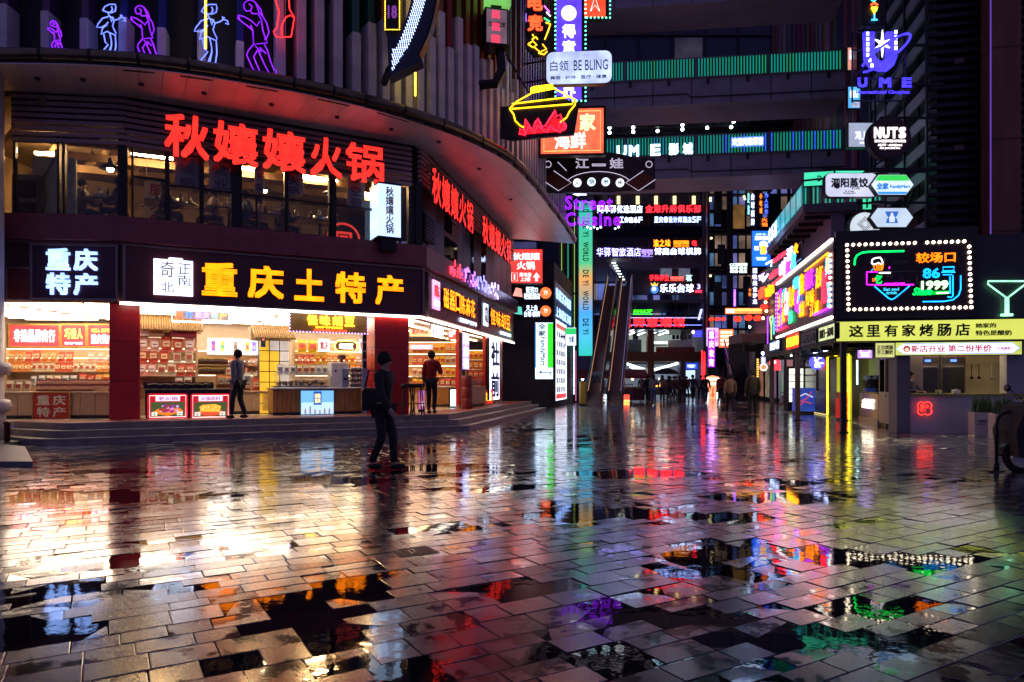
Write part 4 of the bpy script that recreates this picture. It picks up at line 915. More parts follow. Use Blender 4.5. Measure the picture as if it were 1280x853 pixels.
# price board lightboxes above the third bay shelf
for i,(x0,x1,s)in enumerate(((398,412,'重庆'),(449,456,'特'))):
    t,w_,h_=sign('wall_lightbox',('pale lightbox with dark characters left of the rounded neon sign','narrow pale lightbox right of the rounded neon sign')[i],FRONT,x0,x1,424,440,-2.9);board(t,w_,h_,panel_em((.9,.8,.85),1.6),.06);lettering(t,s,w_*.12,h_*.2,w_*.76,h_*.6,DKRED,-.014,bold=.03)
tr=FRONT.off(-.3);h=tr.hit(461);t=thing('steel_post','slim steel post with small dark plates between plank counter and second red column','post',(h.x-.12,h.y,FZ),FRONT.rz)
obj('shaft',MB().box(-.05,.07,0,.1,0,CEIL-FZ),STEEL,t)
for i in range(5):obj('plate',MB().box(-.035,.055,-.012,0,1.25+i*.24,1.43+i*.24),BLACK,t)

# ---- side wing bays
G=face(24.6);zs=[G.z(540,y)for y in(441,456,471,484)]
warmb=pm('warm_shelf_back',(.75,.42,.16),.6)
shelf(face(24.75),0,500,572,zs,.35,'tall warm lit shelf unit behind the person in the red jacket',backm=warmb)
for j,(z,kd,lab)in enumerate(((zs[0],['orange','yellow','orange'],'top'),(zs[1],['red','yellow','cream'],'second'),(zs[2],['cream','orange','yellow'],'third'),(zs[3],['yellow','red'],'bottom'))):
    packrow(face(24.7),0,515,570,0,12,kd,'snack bag on the %s shelf behind the person in the red jacket'%lab,'bags on %s shelf of the side bay'%lab,z=z,sc=.95)
G2=face(27.2);zs=[G2.z(595,y)for y in(450,462,474)]
shelf(face(27.35),0,582,606,zs,.35,'narrow warm lit shelf unit between the two red doorposts of the side wing',backm=warmb)
for j,z in enumerate(zs):packrow(face(27.3),0,585,605,0,6,['yellow','orange','red'][j],'snack bag on the %s shelf between the red doorposts'%('top','middle','bottom')[j],'bags on %s shelf between doorposts'%('top','middle','bottom')[j],z=z,sc=1)
t,w_,h_=sign('wall_lightbox','orange lightbox with red script above the shelf behind the red jacket',face(24.4),512,538,404,421);board(t,w_,h_,panel_em((1,.5,.25),.9),.1);lettering(t,'重庆味道',w_*.1,h_*.2,w_*.8,h_*.6,REDN,-.014,bold=.02)
t,w_,h_=sign('wall_lightbox','small white lightbox with blue characters over the side wing doorway',face(22.5),539,554,408,420);board(t,w_,h_,panel_em((.85,.92,1),2.2),.1);lettering(t,'烟酒饮料',w_*.1,h_*.25,w_*.8,h_*.5,pm('blue_print',(.02,.08,.3),.5),-.014,bold=.02)
t,w_,h_=sign('wall_lightbox','small red lightbox with one white character above the side wing shelf',face(24.2),560,570,411,425);board(t,w_,h_,panel_em((.9,.08,.05),1.2),.1);lettering(t,'特产',w_*.1,h_*.25,w_*.8,h_*.5,WHT,-.014,bold=.02)
t,w_,h_=sign('wall_lightbox','thin pink lit strip sign over the shelf of the side bay',face(24.3),512,541,431,437);board(t,w_,h_,panel_em((1,.25,.3),1.6),.1);lettering(t,'重庆特产专卖',w_*.1,h_*.25,w_*.8,h_*.5,WHT,-.014,bold=.02)
def post(px,Yoff,label,w_=.16,k=-.12):
    h=WING.off(k).hit(px);t=thing('doorpost',label,'doorpost',(h.x,h.y,FZ),WING.rz);obj('shaft',MB().cbox(0,w_,0,.12,0,CEIL-FZ,.008),REDLAC,t);obj('foot_plate',MB().box(-.01,w_+.01,-.012,.13,0,.08),STEEL,t)
post(574,0,'red doorpost nearer the second red column in the side wing',.35);post(607,0,'red doorpost in the middle of the side wing',.5);post(624,0,'red doorpost at the far end of the side wing',.6)
def vsign(label,pl,xl,xr,yt,yb,s,pmat,lmat,k=0,wfrac=.7,tube=0,fr=None,group=None,keep=False,bold=.03,name='vertical_sign'):
    t,w_,h_=sign(name,label,pl,xl,xr,yt,yb,k,group=group);board(t,w_,h_,pmat,.1,fr,.03)
    n=len(s);ch=h_/n
    for i,c_ in enumerate(s):
        if c_!=' ':lettering(t,c_,w_*(1-wfrac)/2,h_-ch*(i+.9),w_*wfrac,ch*.8,lmat,-.02,'letter',bold=bold,keep=keep,depth=.02)
    return t,w_,h_
vsign('slim violet vertical sign on the first red doorpost',WING,578,586,417,462,'陈麻花',panel_em((.45,.3,.9),1.2),WHT,.03)
vsign('tall white lightbox with two blue brushed characters at the end of the side wing',WING,612,624,424,500,'社前',panel_em((.75,.8,1),1.5),pm('blue_print',(.02,.08,.3),.5),.03,.8)
t,w_=counter(face(24.0),0,538,563,1.15,.5,'orange plank counter behind the person in the red jacket',9,WOODO,WHITE,nm='plank')
t,w_,h_=sign('menu_stand','small white lit menu stand right of the person in the red jacket',face(23.3),563,571,487,508);board(t,w_,h_,panel_em((.75,.85,1),1.6),.12,DGREY,.05);lettering(t,'特价\n酸奶\n麻花',w_*.2,h_*.25,w_*.6,h_*.6,pm('blue_print',(.02,.08,.3),.5),-.014);obj('foot',MB().box(-.05,w_+.05,-.1,.2,-.14,-.055),DGREY,t)
t,w_=counter(WING,.02,586,607,1.15,.6,'pale low counter between the red doorposts',3)
t,w_,h_=sign('poster','red poster with yellow characters at the end of the low counter',face(26.7),606.5,616,487,505);board(t,w_,h_,panel_em((.75,.03,.02),.7),.04);lettering(t,'麻花\n特价',w_*.12,h_*.2,w_*.76,h_*.6,em((1,.65,.05),2),-.014,bold=.03)
packrow(WING,-.25,588,606,0,9,['brown','red'],'dark red packet on the pale low counter between the doorposts','packets on low counter of side wing',z=1.155,sc=1.2)
for i in range(3):
    h=WING.off(.25).hit(583.5);t=thing('fire_bucket',('lowest','middle','topmost')[i]+' dark red drum stacked by the first red doorpost','drum',(h.x,h.y,FZ+.005+.36*i));obj('drum',MB().lathe([(.17,0),(.19,.03),(.17,.12),(.19,.18),(.17,.24),(.19,.33),(.16,.355)],n=16),pm('dark_red_drum',(.22,.02,.015),.35),t,smooth=True);obj('lid',MB().lathe([(.15,.352),(.15,.359)],n=16),pm('dark_red_drum2',(.1,.01,.01),.35),t)
# small standing table and stools beside the second column
for i,px in enumerate((509,521)):
    h=FRONT.off(.55).hit(px);h=Vector((h.x,h.y));t=thing('bar_stool',('dark stool nearer the second red column','dark stool right of the other, by the side wing corner')[i],'stool',(h.x,h.y+.1,FZ));m=MB()
    obj('seat',MB().lathe([(.16,.72),(.2,.74),(.2,.8),(.17,.83)],n=16),BLACK,t,smooth=True)
    for a in range(4):obj('leg',MB().tube([(.13*math.cos(a*1.571+.7),.13*math.sin(a*1.571+.7),.73),(.22*math.cos(a*1.571+.7),.22*math.sin(a*1.571+.7),0)],.018,6),BLACK,t)
    obj('foot_ring',MB().tube([(.18*math.cos(a*.524),.18*math.sin(a*.524),.3)for a in range(12)],.01,5,True),BLACK,t)
t,w_,h_=sign('poster','violet and red food poster on a stand beside the stools',face(19.8),523,531,488,512);board(t,w_,h_,panel_em((.4,.12,.35),.8),.04,REDLAC,.02);m=MB()
for i in range(10):m.disc(w_*gr.uniform(.25,.75),h_*gr.uniform(.15,.6),.04,-.02-.0005*i,-.0125,7,i%2)
obj('dish_print',m,[em((.7,.1,.1),1),em((.7,.6,.8),1)],t);obj('foot',MB().box(0,w_,-.05,.1,-.2,0),BLACK,t)

# ---- restaurant upstairs
shade=pm('lamp_shade_enamel',(.03,.03,.03),.3,.3);bulbm=em((1,.68,.35),45)
def pendant(px,py,k,label,s=1.0):
    q=FRONT.off(k)if px>150 else LEFTF.off(k);h=q.hit(px);z=q.z(px,py)
    t=thing('pendant_lamp',label,'lamp',(h.x,h.y,z));obj('cord',MB().tube([(0,0,.22*s),(0,0,LT-z)],.008,5),BLACK,t)
    obj('lamp_shade',MB().lathe([(.24*s,.0),(.22*s,.03*s),(.07*s,.12*s),(.035*s,.24*s)],n=16),shade,t,smooth=True);obj('bulb',MB().ball((0,0,-.01),.075*s,10),bulbm,t,smooth=True)
for px,py,k,lab,s in((138,211,-1.9,'large black pendant lamp hanging left of the corner pillar upstairs',1.1),(115,195,-3.6,'small bare pendant lamp at the far left of the restaurant',.6),(183,260,-3.3,'low pendant lamp beside the red service poster',.8),(238,258,-2.6,'bright low pendant lamp over the second window table',1.0),(245,224,-4.2,'small pendant lamp between the two maroon-lettered banners',.6),(331,238,-2.6,'pendant lamp behind the middle window under the red letters',.9),(370,272,-3.4,'low pendant lamp in the window left of the round red sign',.8),(412,243,-2.8,'pendant lamp right of the corner mullion near the lightbox',.9),(462,232,-4.0,'small pendant lamp nearest the corner lightbox',.6),(60,220,-3,'pendant lamp in the leftmost restaurant window',.7)):
    pendant(px,py,k,lab,s)
room_fill=em((1,.58,.24),110)  # strips added under the ceiling to raise the restaurant's ambient light
for k,(px,kk)in enumerate(((70,-3.2),(190,-3),(300,-3),(400,-3),(470,-4))):
    q=(FRONT if px>150 else LEFTF).off(kk);h=q.hit(px);obj('ceiling_lamp_and_fill',MB().box(-.5,.5,-.06,.06,-.06,0),room_fill,bld,loc=(h.x,h.y,LT-.34),rz=q.rz)
bann=pm('banner_cloth',(.42,.34,.30),.7,0,.15);maro=pm('maroon_print',(.16,.015,.04),.5)
for x0,x1,y0,y1,s,lab in((219,250,172,236,'重庆味临','white banner with maroon characters in the third front window'),(261,291,172,238,'正在营业','white banner with maroon characters in the fourth front window'),(356,379,185,244,'秋孃孃火锅','narrow pale banner in the middle of the upper windows'),(434,456,200,262,'开放空调','pale banner next to the corner lightbox window'),(318,330,190,240,'欢迎光临','narrow grey banner under the third big red character')):
    t,w_,h_=sign('window_banner',lab,FRONT,x0,x1,y0,y1,-.12,cat='banner');obj('cloth',MB().box(0,w_,0,.012,0,h_),bann,t)
    n=len(s)
    for i,c_ in enumerate(s):lettering(t,c_,w_*.2,h_-h_/n*(i+.9),w_*.6,h_/n*.78,maro,-.001,'letter',bold=.025,depth=.005)
t,w_,h_=sign('wall_poster','pale poster with three red characters on the restaurant wall near the corner pillar',FRONT,180,210,228,284,-2.2,cat='poster');obj('sheet',MB().box(0,w_,0,.02,0,h_),pm('poster_paper',(.6,.5,.42),.7),t)
for i,c_ in enumerate('服务优'):lettering(t,c_,w_*.22,h_-h_/3*(i+.9),w_*.56,h_/3*.76,pm('red_print',(.5,.02,.02),.5),-.001,'letter',bold=.03,depth=.005)
t,w_,h_=sign('round_neon','round dark red ring sign low in the window by the corner lightbox',FRONT,409,450,279,318,-.2)
neon(t,[(w_/2+w_*.48*math.cos(R(a)),h_/2+h_*.48*math.sin(R(a)))for a in range(0,360,15)],.03,em((.8,.04,.03),.7),y=0,closed=True,name='ring');lettering(t,'回',w_*.25,h_*.22,w_*.5,h_*.5,em((.8,.04,.03),.7),0,bold=.04)
# things inside the leftmost window
h=LEFTF.off(-.6).hit(33);t=thing('air_conditioner','stacked dark cabinet units behind the leftmost upper window','cabinet',(h.x-.35,h.y,ST+.56),LEFTF.rz)
obj('body',MB().cbox(0,.6,0,.5,0,1.15,.02),pm('cabinet_grey',(.12,.11,.12),.4),t)
for z in(.08,.6):obj('front_grille',MB().box(.06,.54,-.02,0,z,z+.42),BLACK,t)
h=LEFTF.off(-.8).hit(52);t=thing('partition','pale partition panel behind the leftmost upper window','partition',(h.x,h.y,ST+.56),LEFTF.rz)
obj('board',MB().box(-.2,.75,0,.05,0,1.6),pm('pale_green_board',(.3,.33,.28),.6),t);rope(t,[(.0,-.02,0),(.1,-.03,.6),(.05,-.03,1.1),(.3,-.02,1.6)],.012,BLACK,'cable')
tabm=pm('dark_table',(.04,.03,.03),.3)
TABLES=[]
for i,(px,k)in enumerate(((126,-1.3),(212,-1.1),(286,-1.1),(345,-1.3),(400,-1.3))):
    q=FRONT.off(k)if px>150 else LEFTF.off(k);h=q.hit(px)
    t=thing('dining_table',('dark table with a hotpot at the windows left of the corner pillar','dark dining table behind the seated person in black','dark dining table between two seated diners','dark dining table in the middle upper window','dark dining table near the round ring sign')[i],'table',(h.x,h.y,ST+.55),q.rz)
    obj('table_top',MB().cbox(-.55,.55,-.35,.35,.72,.76,.01),tabm,t);obj('pedestal',MB().lathe([(.2,0),(.18,.03),(.04,.06),(.04,.72)],n=12),BLACK,t)
    p=thing('hotpot',('steel hotpot on the table left of the corner pillar','steel hotpot in front of the seated person in black','steel hotpot between the two diners','steel hotpot on the middle table','steel hotpot on the table by the ring sign')[i],'pot',(h.x,h.y,ST+1.313),q.rz)
    obj('pot',MB().lathe([(.15,0),(.2,.05),(.21,.14),(.19,.14),(.18,.06)],n=16),STEEL,p,smooth=True);obj('chimney',MB().lathe([(.06,.1),(.04,.3),(.055,.32)],n=10),STEEL,p,smooth=True)
    for s_ in(-1,1):obj('handle',MB().tube([(s_*.2,-.05,.1),(s_*.26,-.03,.12),(s_*.26,.03,.12),(s_*.2,.05,.1)],.01,5),BLACK,p)
    TABLES.append((h,q))
    for j,(dx,c_)in enumerate(((-.3,0),(.25,1),(.42,0))):
        g=Vector((h.x,h.y))+q.d*dx+q.n*.2;o=obj('bottle',MB().lathe([(.03,0),(.033,.02),(.033,.15),(.012,.2),(.012,.25)],n=8),pm('bottle_green',(.02,.08,.03),.1)if c_ else pm('bottle_brown',(.1,.04,.02),.1),None,loc=(g.x,g.y,ST+1.313),smooth=True)
        tag(o,'small drinks bottle on an upstairs dining table','bottle','bottles on the restaurant tables')
# ------------------------------------------------------------------ end block with the store directory, between arcade and street
EB=face(35.9);E0=(2.2,36.0)
dw=pm('dark_clad_wall',(.045,.04,.05),.4,.2,.3,1.5)
eb=thing('corner_block','dark clad corner block with illuminated hotel and store signs at the end of the arcade','building')
EBP=[(-6,31.7),(-1.0,31.7),(-1.0,36),(2.2,36),(2.2+SD.x*8.6,36+SD.y*8.6),(-6,45)]
obj('wall',MB().prism_z(EBP,0,7.6),DARKWALL,eb)
for i in range(9):
    for j in range(4):obj('wall_panel',MB().box(-.98+.8*j+.006,-.98+.8*(j+1)-.006,35.96,35.995,.05+.5*i,.54+.5*i),dw,eb)
t,w_,h_=sign('direction_sign','square red lightbox with white characters and up arrow under the canopy tip',face(34),637,678,312,354)
board(t,w_,h_,panel_em((.85,.04,.035),1.1),.25,DGREY,.03)
SG=em((.95,.85,.85),1.3)
lettering(t,'秋孃孃',w_*.08,h_*.68,w_*.84,h_*.22,SG,-.014,bold=.03);lettering(t,'火锅',w_*.22,h_*.4,w_*.55,h_*.24,SG,-.014,bold=.03);lettering(t,'乘电梯\n上2楼',w_*.3,h_*.05,w_*.36,h_*.26,SG,-.014,bold=.02)
obj('arrow',MB().prism_y([(w_*.78,h_*.05),(w_*.86,h_*.05),(w_*.86,h_*.17),(w_*.93,h_*.17),(w_*.82,h_*.31),(w_*.71,h_*.17),(w_*.78,h_*.17)],-.02,-.013),SG,t)
neon(t,[(w_*.06,h_*.06),(w_*.24,h_*.06),(w_*.24,h_*.3),(w_*.06,h_*.3)],.012,SG,'lift_symbol',-.016,True);obj('lift_figure',MB().box(w_*.13,w_*.17,-.02,-.013,h_*.1,h_*.26),SG,t)
for i,(y0,y1,s,lab)in enumerate(((358,375,'街语33\n轻居酒店','upper hotel sign of white characters with an orange disc on the end block'),(381,397,'天上角\n台球·棋牌','lower white character sign with an orange disc and green logo on the end block'))):
    t,w_,h_=sign('store_sign',lab,EB,640,690,y0,y1);obj('backing',MB().box(0,w_,.0,.06,0,h_),BLACK,t)
    lettering(t,s,w_*.3,h_*.04,w_*.4,h_*.92,WHT,-.004,bold=.02)
    obj('disc',MB().disc(w_*.84,h_*.5,h_*.42,-.03,0,18),em((1,.13,.03),1.6),t);lettering(t,'7F',w_*.79,h_*.35,w_*.1,h_*.3,SG,-.032)
    obj('logo_panel',MB().prism_y([(w_*.02,h_*.3),(w_*.26,h_*.2),(w_*.24,h_*.8),(w_*.1,h_*.9)],-.02,0),em((.9,.3,.25),1.2)if i==0 else em((.1,.6,.5),.9),t)
ES=Plane(E0,(E0[0]+SD.x,E0[1]+SD.y))
for i,(y0,y1,s,lab)in enumerate(((364,385,'街语33轻居','upper receding blue edged sign on the street side of the end block'),(386,405,'上海理发3楼','lower receding blue edged sign on the street side of the end block'))):
    t,w_,h_=sign('store_sign',lab,ES,693,715,y0,y1,.06);board(t,w_,h_,pm('teal_panel',(.03,.12,.16),.3),.06,pm('teal_trim',(.05,.2,.25),.3,.5),.08);letters(t,s,w_*.05,h_*.2,w_*.85,h_*.6,BLUW,bold=.02)
t,w_,h_=sign('store_sign','tall white lightbox with a green bar, blue store lettering turned sideways and an arrow',EB,669,692,403.5,474,.12)
board(t,w_,h_,panel_em((.62,.80,.95),1.5,.1),.2,BLACK,.02)
obj('green_bar',MB().box(w_*.68,w_*.99,-.018,-.0125,h_*.2,h_*.99),em((.03,.75,.02),1.1),t);obj('blue_bar',MB().box(.005,w_*.06,-.018,-.0125,h_*.2,h_*.99),em((.05,.3,.9),1.0),t)
bp_=pm('blue_print',(.02,.08,.3),.5)
o=lettering(t,'FamilyMart',0,0,h_*.5,w_*.36,bp_,-.014,bold=.02);o.location=(w_*.2,-.016,h_*.74);o.rotation_euler=(0,R(90),0);lettering(t,'全',w_*.16,h_*.88,w_*.42,h_*.1,bp_,-.014,bold=.03);lettering(t,'家',w_*.16,h_*.76,w_*.42,h_*.1,bp_,-.014,bold=.03)
obj('arrow',MB().prism_y([(w_*.18,h_*.12),(w_*.34,h_*.09),(w_*.34,h_*.112),(w_*.82,h_*.112),(w_*.82,h_*.07),(w_*.88,h_*.07),(w_*.88,h_*.128),(w_*.34,h_*.128),(w_*.34,h_*.15)],-.018,-.0125),bp_,t);lettering(t,'请向前行',w_*.25,h_*.03,w_*.5,h_*.03,bp_,-.014)
t,w_,h_=sign('menu_lightbox','tall narrow white lightbox of product rows on the street side of the end block',ES,694,708,403,500,.1)
board(t,w_,h_,panel_em((.72,.80,1),1.5,.1),.12,DGREY,.03)
for i in range(7):
    for j in range(5):obj('product_picture',MB().box(w_*(.08+.17*j),w_*(.2+.17*j),-.018,-.0125,h_*(.1+.115*i),h_*(.17+.115*i)),em(((.25,.15,.12),(.12,.1,.12),(.35,.3,.3))[(i+j)%3],.7),t)
for zz,c in((.9,(.6,.12,.05)),(.02,(.7,.05,.05))):obj('heading_strip',MB().box(w_*.06,w_*.94,-.018,-.0125,h_*zz,h_*(zz+.06)),em(c,.9),t)
t,w_,h_=sign('blade_sign','small green and white projecting store sign beside the tall product lightbox',face(37.5),707,720,410,432)
board(t,w_,h_,panel_em((.75,.88,1),1.3),.2,BLACK,.02);obj('green_bar',MB().box(.005,w_-.005,-.018,-.0125,h_*.62,h_*.98),em((.02,.5,.12),1),t);lettering(t,'全家',w_*.3,h_*.15,w_*.5,h_*.4,bp_,-.014,bold=.04);obj('wall_bracket',MB().box(-.4,0,.08,.12,h_*.45,h_*.55),BLACK,t)
h=ES.off(.1).hit(717.5);t=thing('light_tube','thin vertical white tube lamp at the street side of the end block','lamp',(h.x,h.y,.5));obj('tube',MB().tube([(0,0,0),(0,0,4.3)],.03,6),em((.55,.65,1),2.5),t);obj('bracket',MB().box(-.02,.14,.0,.02,2,2.04),BLACK,t)
# striped lit wall and the tall gradient pylon
t,w_,h_=sign('louvre_wall','narrow wall of vertical fins lit green and yellow left of the tall gradient sign',face(46),699,721,308,445,cat='wall')
obj('backing',MB().box(0,w_,.1,.2,-3.4,h_+4),BLACK,t)
for i in range(11):obj('fin',MB().box(w_*i/11+.02,w_*(i+1)/11-.02,0,.1,0,h_+4),pm('lime_fin',(.10,.14,.05),.4)if i%3==0 else(pm('green_fin2',(.04,.13,.10),.4)if i%3==1 else pm('ochre_fin2',(.2,.15,.05),.4)),t)
for i in(1,5,9):neon(t,[(w_*(i+.5)/11,0),(w_*(i+.5)/11,h_+3)],.02,em((.35,.55,.12)if i!=5 else(.05,.45,.3),.9),y=-.03)
def gradient_panel():
    m,n,l,b=nodemat('gradient_lightbox');tc=n.new('ShaderNodeTexCoord');sp=n.new('ShaderNodeSeparateXYZ');l.new(tc.outputs['Generated'],sp.inputs[0])
    cr=n.new('ShaderNodeValToRGB');l.new(sp.outputs['Z'],cr.inputs[0]);e=cr.color_ramp.elements
    for p,c in((0,(.03,.62,.5)),(.12,(.08,.6,.85)),(.28,(.08,.42,.9)),(.40,(.5,.42,.25)),(.5,(.9,.42,.12)),(.6,(.1,.62,.28)),(.8,(.06,.6,.35)),(1,(.05,.55,.5))):
        x=e[0]if p==0 else(e[-1]if p==1 else e.new(p));x.color=(*c,1);x.position=p
    l.new(cr.outputs[0],b.inputs['Emission Color']);l.new(cr.outputs[0],b.inputs['Base Color']);b.inputs['Emission Strength'].default_value=.72;return m
GP=gradient_panel()
t,w_,h_=sign('pylon_sign','very tall narrow vertical sign glowing teal, green and orange with dark sideways letters',face(44),723.5,740.5,252,445)
board(t,w_,h_,GP,.4,DGREY,.06)
for i,s in enumerate(('DE YI','WORLD','DE YI','WORLD','DE YI','WORLD')):
    L=h_*(.125 if 'W' in s else.10);o=lettering(t,s,0,0,L,w_*.42,pm('pylon_print',(.01,.04,.05),.5),-.014,bold=.02,spacing=1.15);o.location=(w_*.3,-.016,h_*(.13+.158*i)+.02*h_);o.rotation_euler=(0,R(90),0);o.location.z+=L*.9
obj('bracket',MB().box(-1.2,0,.1,.2,h_*.4,h_*.41).box(-1.2,0,.1,.2,h_*.9,h_*.91),BLACK,t)

# ------------------------------------------------------------------ blade signs hung from the arcade corner
def hang(t,w_,h_,side=-1,d=.12,n=2,L=1.2):
    for i in range(n):
        z=h_*(.2+.6*i/max(n-1,1));o=obj('wall_bracket',MB().tube([(-.0 if side<0 else w_,d,z),(side*L+(0 if side<0 else w_),d+.35*1,z)],.03,6),BLACK,t)
t,w_,h_=sign('blade_sign','rounded white lightbox reading BE BLING with blue characters',face(23),683,764,66,106)
board(t,w_,h_,panel_em((.45,.53,.85),1.0,.3,1.6),.22,DGREY,.02,rnd=.22);t.rotation_euler.z=R(-4);hang(t,w_,h_,-1,.12,2,1.4)
lettering(t,'白领',w_*.06,h_*.4,w_*.28,h_*.32,bp_,-.017,bold=.01);lettering(t,'BE BLING',w_*.42,h_*.4,w_*.52,h_*.32,bp_,-.017);lettering(t,'美容 · 纤体 · 医疗 · 健康',w_*.06,h_*.14,w_*.86,h_*.11,bp_,-.017)
t,w_,h_=sign('blade_sign','tall blue vertical sign with white characters and green dot border',face(27),695,727,-60,126)
board(t,w_,h_,panel_em((.09,.04,.75),1.2),.25,BLACK,.1);bulbs(t,w_+.12,h_+.1,.17,.035,em((.1,.9,.55),4),-.03,-.06,sides='lrb')
obj('disc',MB().disc(w_*.5,h_*(1-77/186),w_*.3,-.03,-.0125,24),em((.75,.82,1),1.4),t)
for i,c_ in enumerate(('得','意','世','界')):
    yy=(30,50,72,104)[i];lettering(t,c_,w_*.24,h_*(126-yy-18)/186,w_*.52,h_*17/186,em((.8,.85,1),1.8),-.02,'letter',bold=.03)
hang(t,w_,h_,-1,.12,3,1.2)
t,w_,h_=sign('blade_sign','red lightbox with green dot border at the very top right of the blue vertical sign',face(29),730,757,-40,22)
board(t,w_,h_,panel_em((.75,.06,.02),1.1),.25,BLACK,.1);bulbs(t,w_+.14,h_+.1,.17,.035,em((.1,.9,.55),4),-.04,-.06,sides='lrb')
lettering(t,'网吧',w_*.2,h_*.5,w_*.6,h_*.3,SG,-.02,bold=.03);neon(t,[(w_*.5,h_*.42),(w_*.3,h_*.12),(w_*.5,h_*.24),(w_*.72,h_*.12)],.02,SG,closed=True,y=-.02);hang(t,w_,h_,-1,.1,2,.8)
t,w_,h_=sign('blade_sign','square orange red seafood lightbox with a gold outline behind the hotpot neon',face(25),676,754,137,193)
board(t,w_,h_,panel_em((.85,.13,.06),1.0,.35,2),.25,pm('dark_red_frame',(.08,.02,.02),.4,.3),.08);t.rotation_euler.z=R(-3);hang(t,w_,h_,-1,.1,2,.9)
neon(t,[(w_*.05,h_*.06),(w_*.95,h_*.06),(w_*.95,h_*.94),(w_*.05,h_*.94)],.012,em((1,.5,.12),1.6),closed=True,y=-.02)
lettering(t,'家',w_*.62,h_*.5,w_*.25,h_*.38,em((1,.75,.35),1.5),-.02,'letter',bold=.03);lettering(t,'一',w_*.3,h_*.62,w_*.25,h_*.08,em((1,.75,.35),1.5),-.02,'letter',bold=.04);lettering(t,'海鲜',w_*.22,h_*.1,w_*.5,h_*.38,em((1,.72,.66),1.4),-.02,bold=.03)
# hotpot neon
HP=face(20.5);t,w_,h_=sign('hotpot_neon','yellow neon hotpot with red flames on a black arrow-shaped board',HP,636,722,105,174)
L=t.location;HPX=lambda pts:[local(x,y,HP,L)for x,y in pts]
obj('backboard',MB().prism_y(HPX([(606,135),(636,133),(700,120),(724,132),(718,168),(640,175),(606,168)][::-1]),.0,.12),BLACK,t)
YN=em((1,.52,.01),3.0);RN=em((1,.012,.04),2.6)
for pts in([(637,137),(646,128),(664,118)],[(693,112),(708,120),(718,126),(715,131),(640,137)],[(640,131),(715,122)],
            [(637,137),(642,144),(644,152),(650,158),(656,161)],[(716,124),(720,126),(718,133),(712,140),(708,148),(700,154)]):neon(t,HPX(pts),.022,YN)
obj('lid_knob',MB().prism_y(HPX([(663,118),(663,111),(668,109),(690,106),(693,112)]),-.06,-.02),YN,t)
for pts in([(649,168),(650,162),(655,165),(657,150),(662,159),(666,163),(669,154),(672,149),(678,160),(682,158),(694,139),(696,147),(700,144),(703,153),(706,160),(700,166),(692,163),(688,158),(684,166),(678,163),(672,158),(668,167),(660,160),(656,170)],):
    neon(t,HPX(pts),.03,RN,'flame_tube',closed=True)
obj('flame',MB().prism_y(HPX([(650,169),(651,164),(656,166),(658,153),(664,163),(668,160),(672,151),(679,162),(685,158),(694,142),(696,150),(701,148),(705,160),(700,165)][::-1]),-.03,-.005),em((.9,.01,.02),.9),t)
obj('flame_ring',MB().tube([(q[0],-.05,q[1])for q in HPX([(703+4.5*math.cos(R(a)),159+5*math.sin(R(a)))for a in range(0,360,40)])],.025,5,True),RN,t)
obj('wall_bracket',MB().tube([(-.7,.2,.9),(-.2,.1,.9)],.05,6),BLACK,t);obj('stay',MB().tube([(.6,.06,1.4),(-.1,.06,2.6)],.03,5),BLACK,t)
# dark red arched sign
AP=face(26.5);t,w_,h_=sign('arched_sign','dark brown arch-topped sign with thin white outlines and four round white lamps',AP,676,819,190,242)
L=t.location;APX=lambda pts:[local(x,y,AP,L)for x,y in pts]
arc=[(676,240),(677,198),(700,198)]+[(748+62*math.cos(R(a)),213-23*math.sin(R(a)))for a in range(160,19,-14)]+[(800,197),(819,198),(819,236),(760,241)]
obj('backboard',MB().prism_y(APX(arc[::-1]),0,.2),pm('dark_brown_board',(.035,.012,.012),.35,0,.3),t)
WL=em((.62,.55,.75),.9)
for s_ in(-1,1):
    cx=748+s_*44 if s_<0 else 804;obj('diamond_panel',MB().prism_y(APX([(748+s_*56,240-24),(748+s_*34-0,228+3),(748+s_*48,236+2),(748+s_*70,224)][::1 if s_>0 else-1][::-1]),-.03,-.002),pm('copper_panel',(.16,.04,.015),.35,.4),t)
    neon(t,APX([(748+s_*56,214),(748+s_*34,229),(748+s_*50,239),(748+s_*71,225)]),.012,WL,y=-.04)
    neon(t,APX([(748+s_*63+4*math.cos(R(a)),206+4*math.sin(R(a)))for a in range(0,360,40)]),.012,WL,y=-.04,closed=True)
neon(t,APX([(748+41*math.cos(R(a)),232-17*math.sin(R(a)))for a in range(160,19,-14)]),.012,WL,y=-.04)
neon(t,APX([(697,203),(708,214)]),.012,WL,y=-.04)
for c_,xa in(('江',719),('一',740),('娃',762)):
    a=APX([(xa,211-(3 if c_=='一' else 0))])[0];b=APX([(xa+17,198)])[0];lettering(t,c_,a[0],a[1],b[0]-a[0],(b[1]-a[1])*(.3 if c_=='一' else 1),WL,-.01,'letter',tube=.018)
for i,c_ in enumerate('火锅串串'[:4]):
    q_=APX([(721.5+17.8*i,229-(1.2 if i in(1,2)else 0))])[0];obj('round_lamp',MB().disc(q_[0],q_[1],.155,-.05,-.002,20),em((.62,.85,1),1.7)if i%3 else em((.9,.95,1),1.7),t);lettering(t,c_,q_[0]-.1,q_[1]-.1,.2,.2,pm('blue_print',(.02,.08,.3),.5),-.052,'letter',bold=.02)
obj('wall_bracket',MB().box(-1.2,0,.05,.15,h_*.5,h_*.58),BLACK,t)
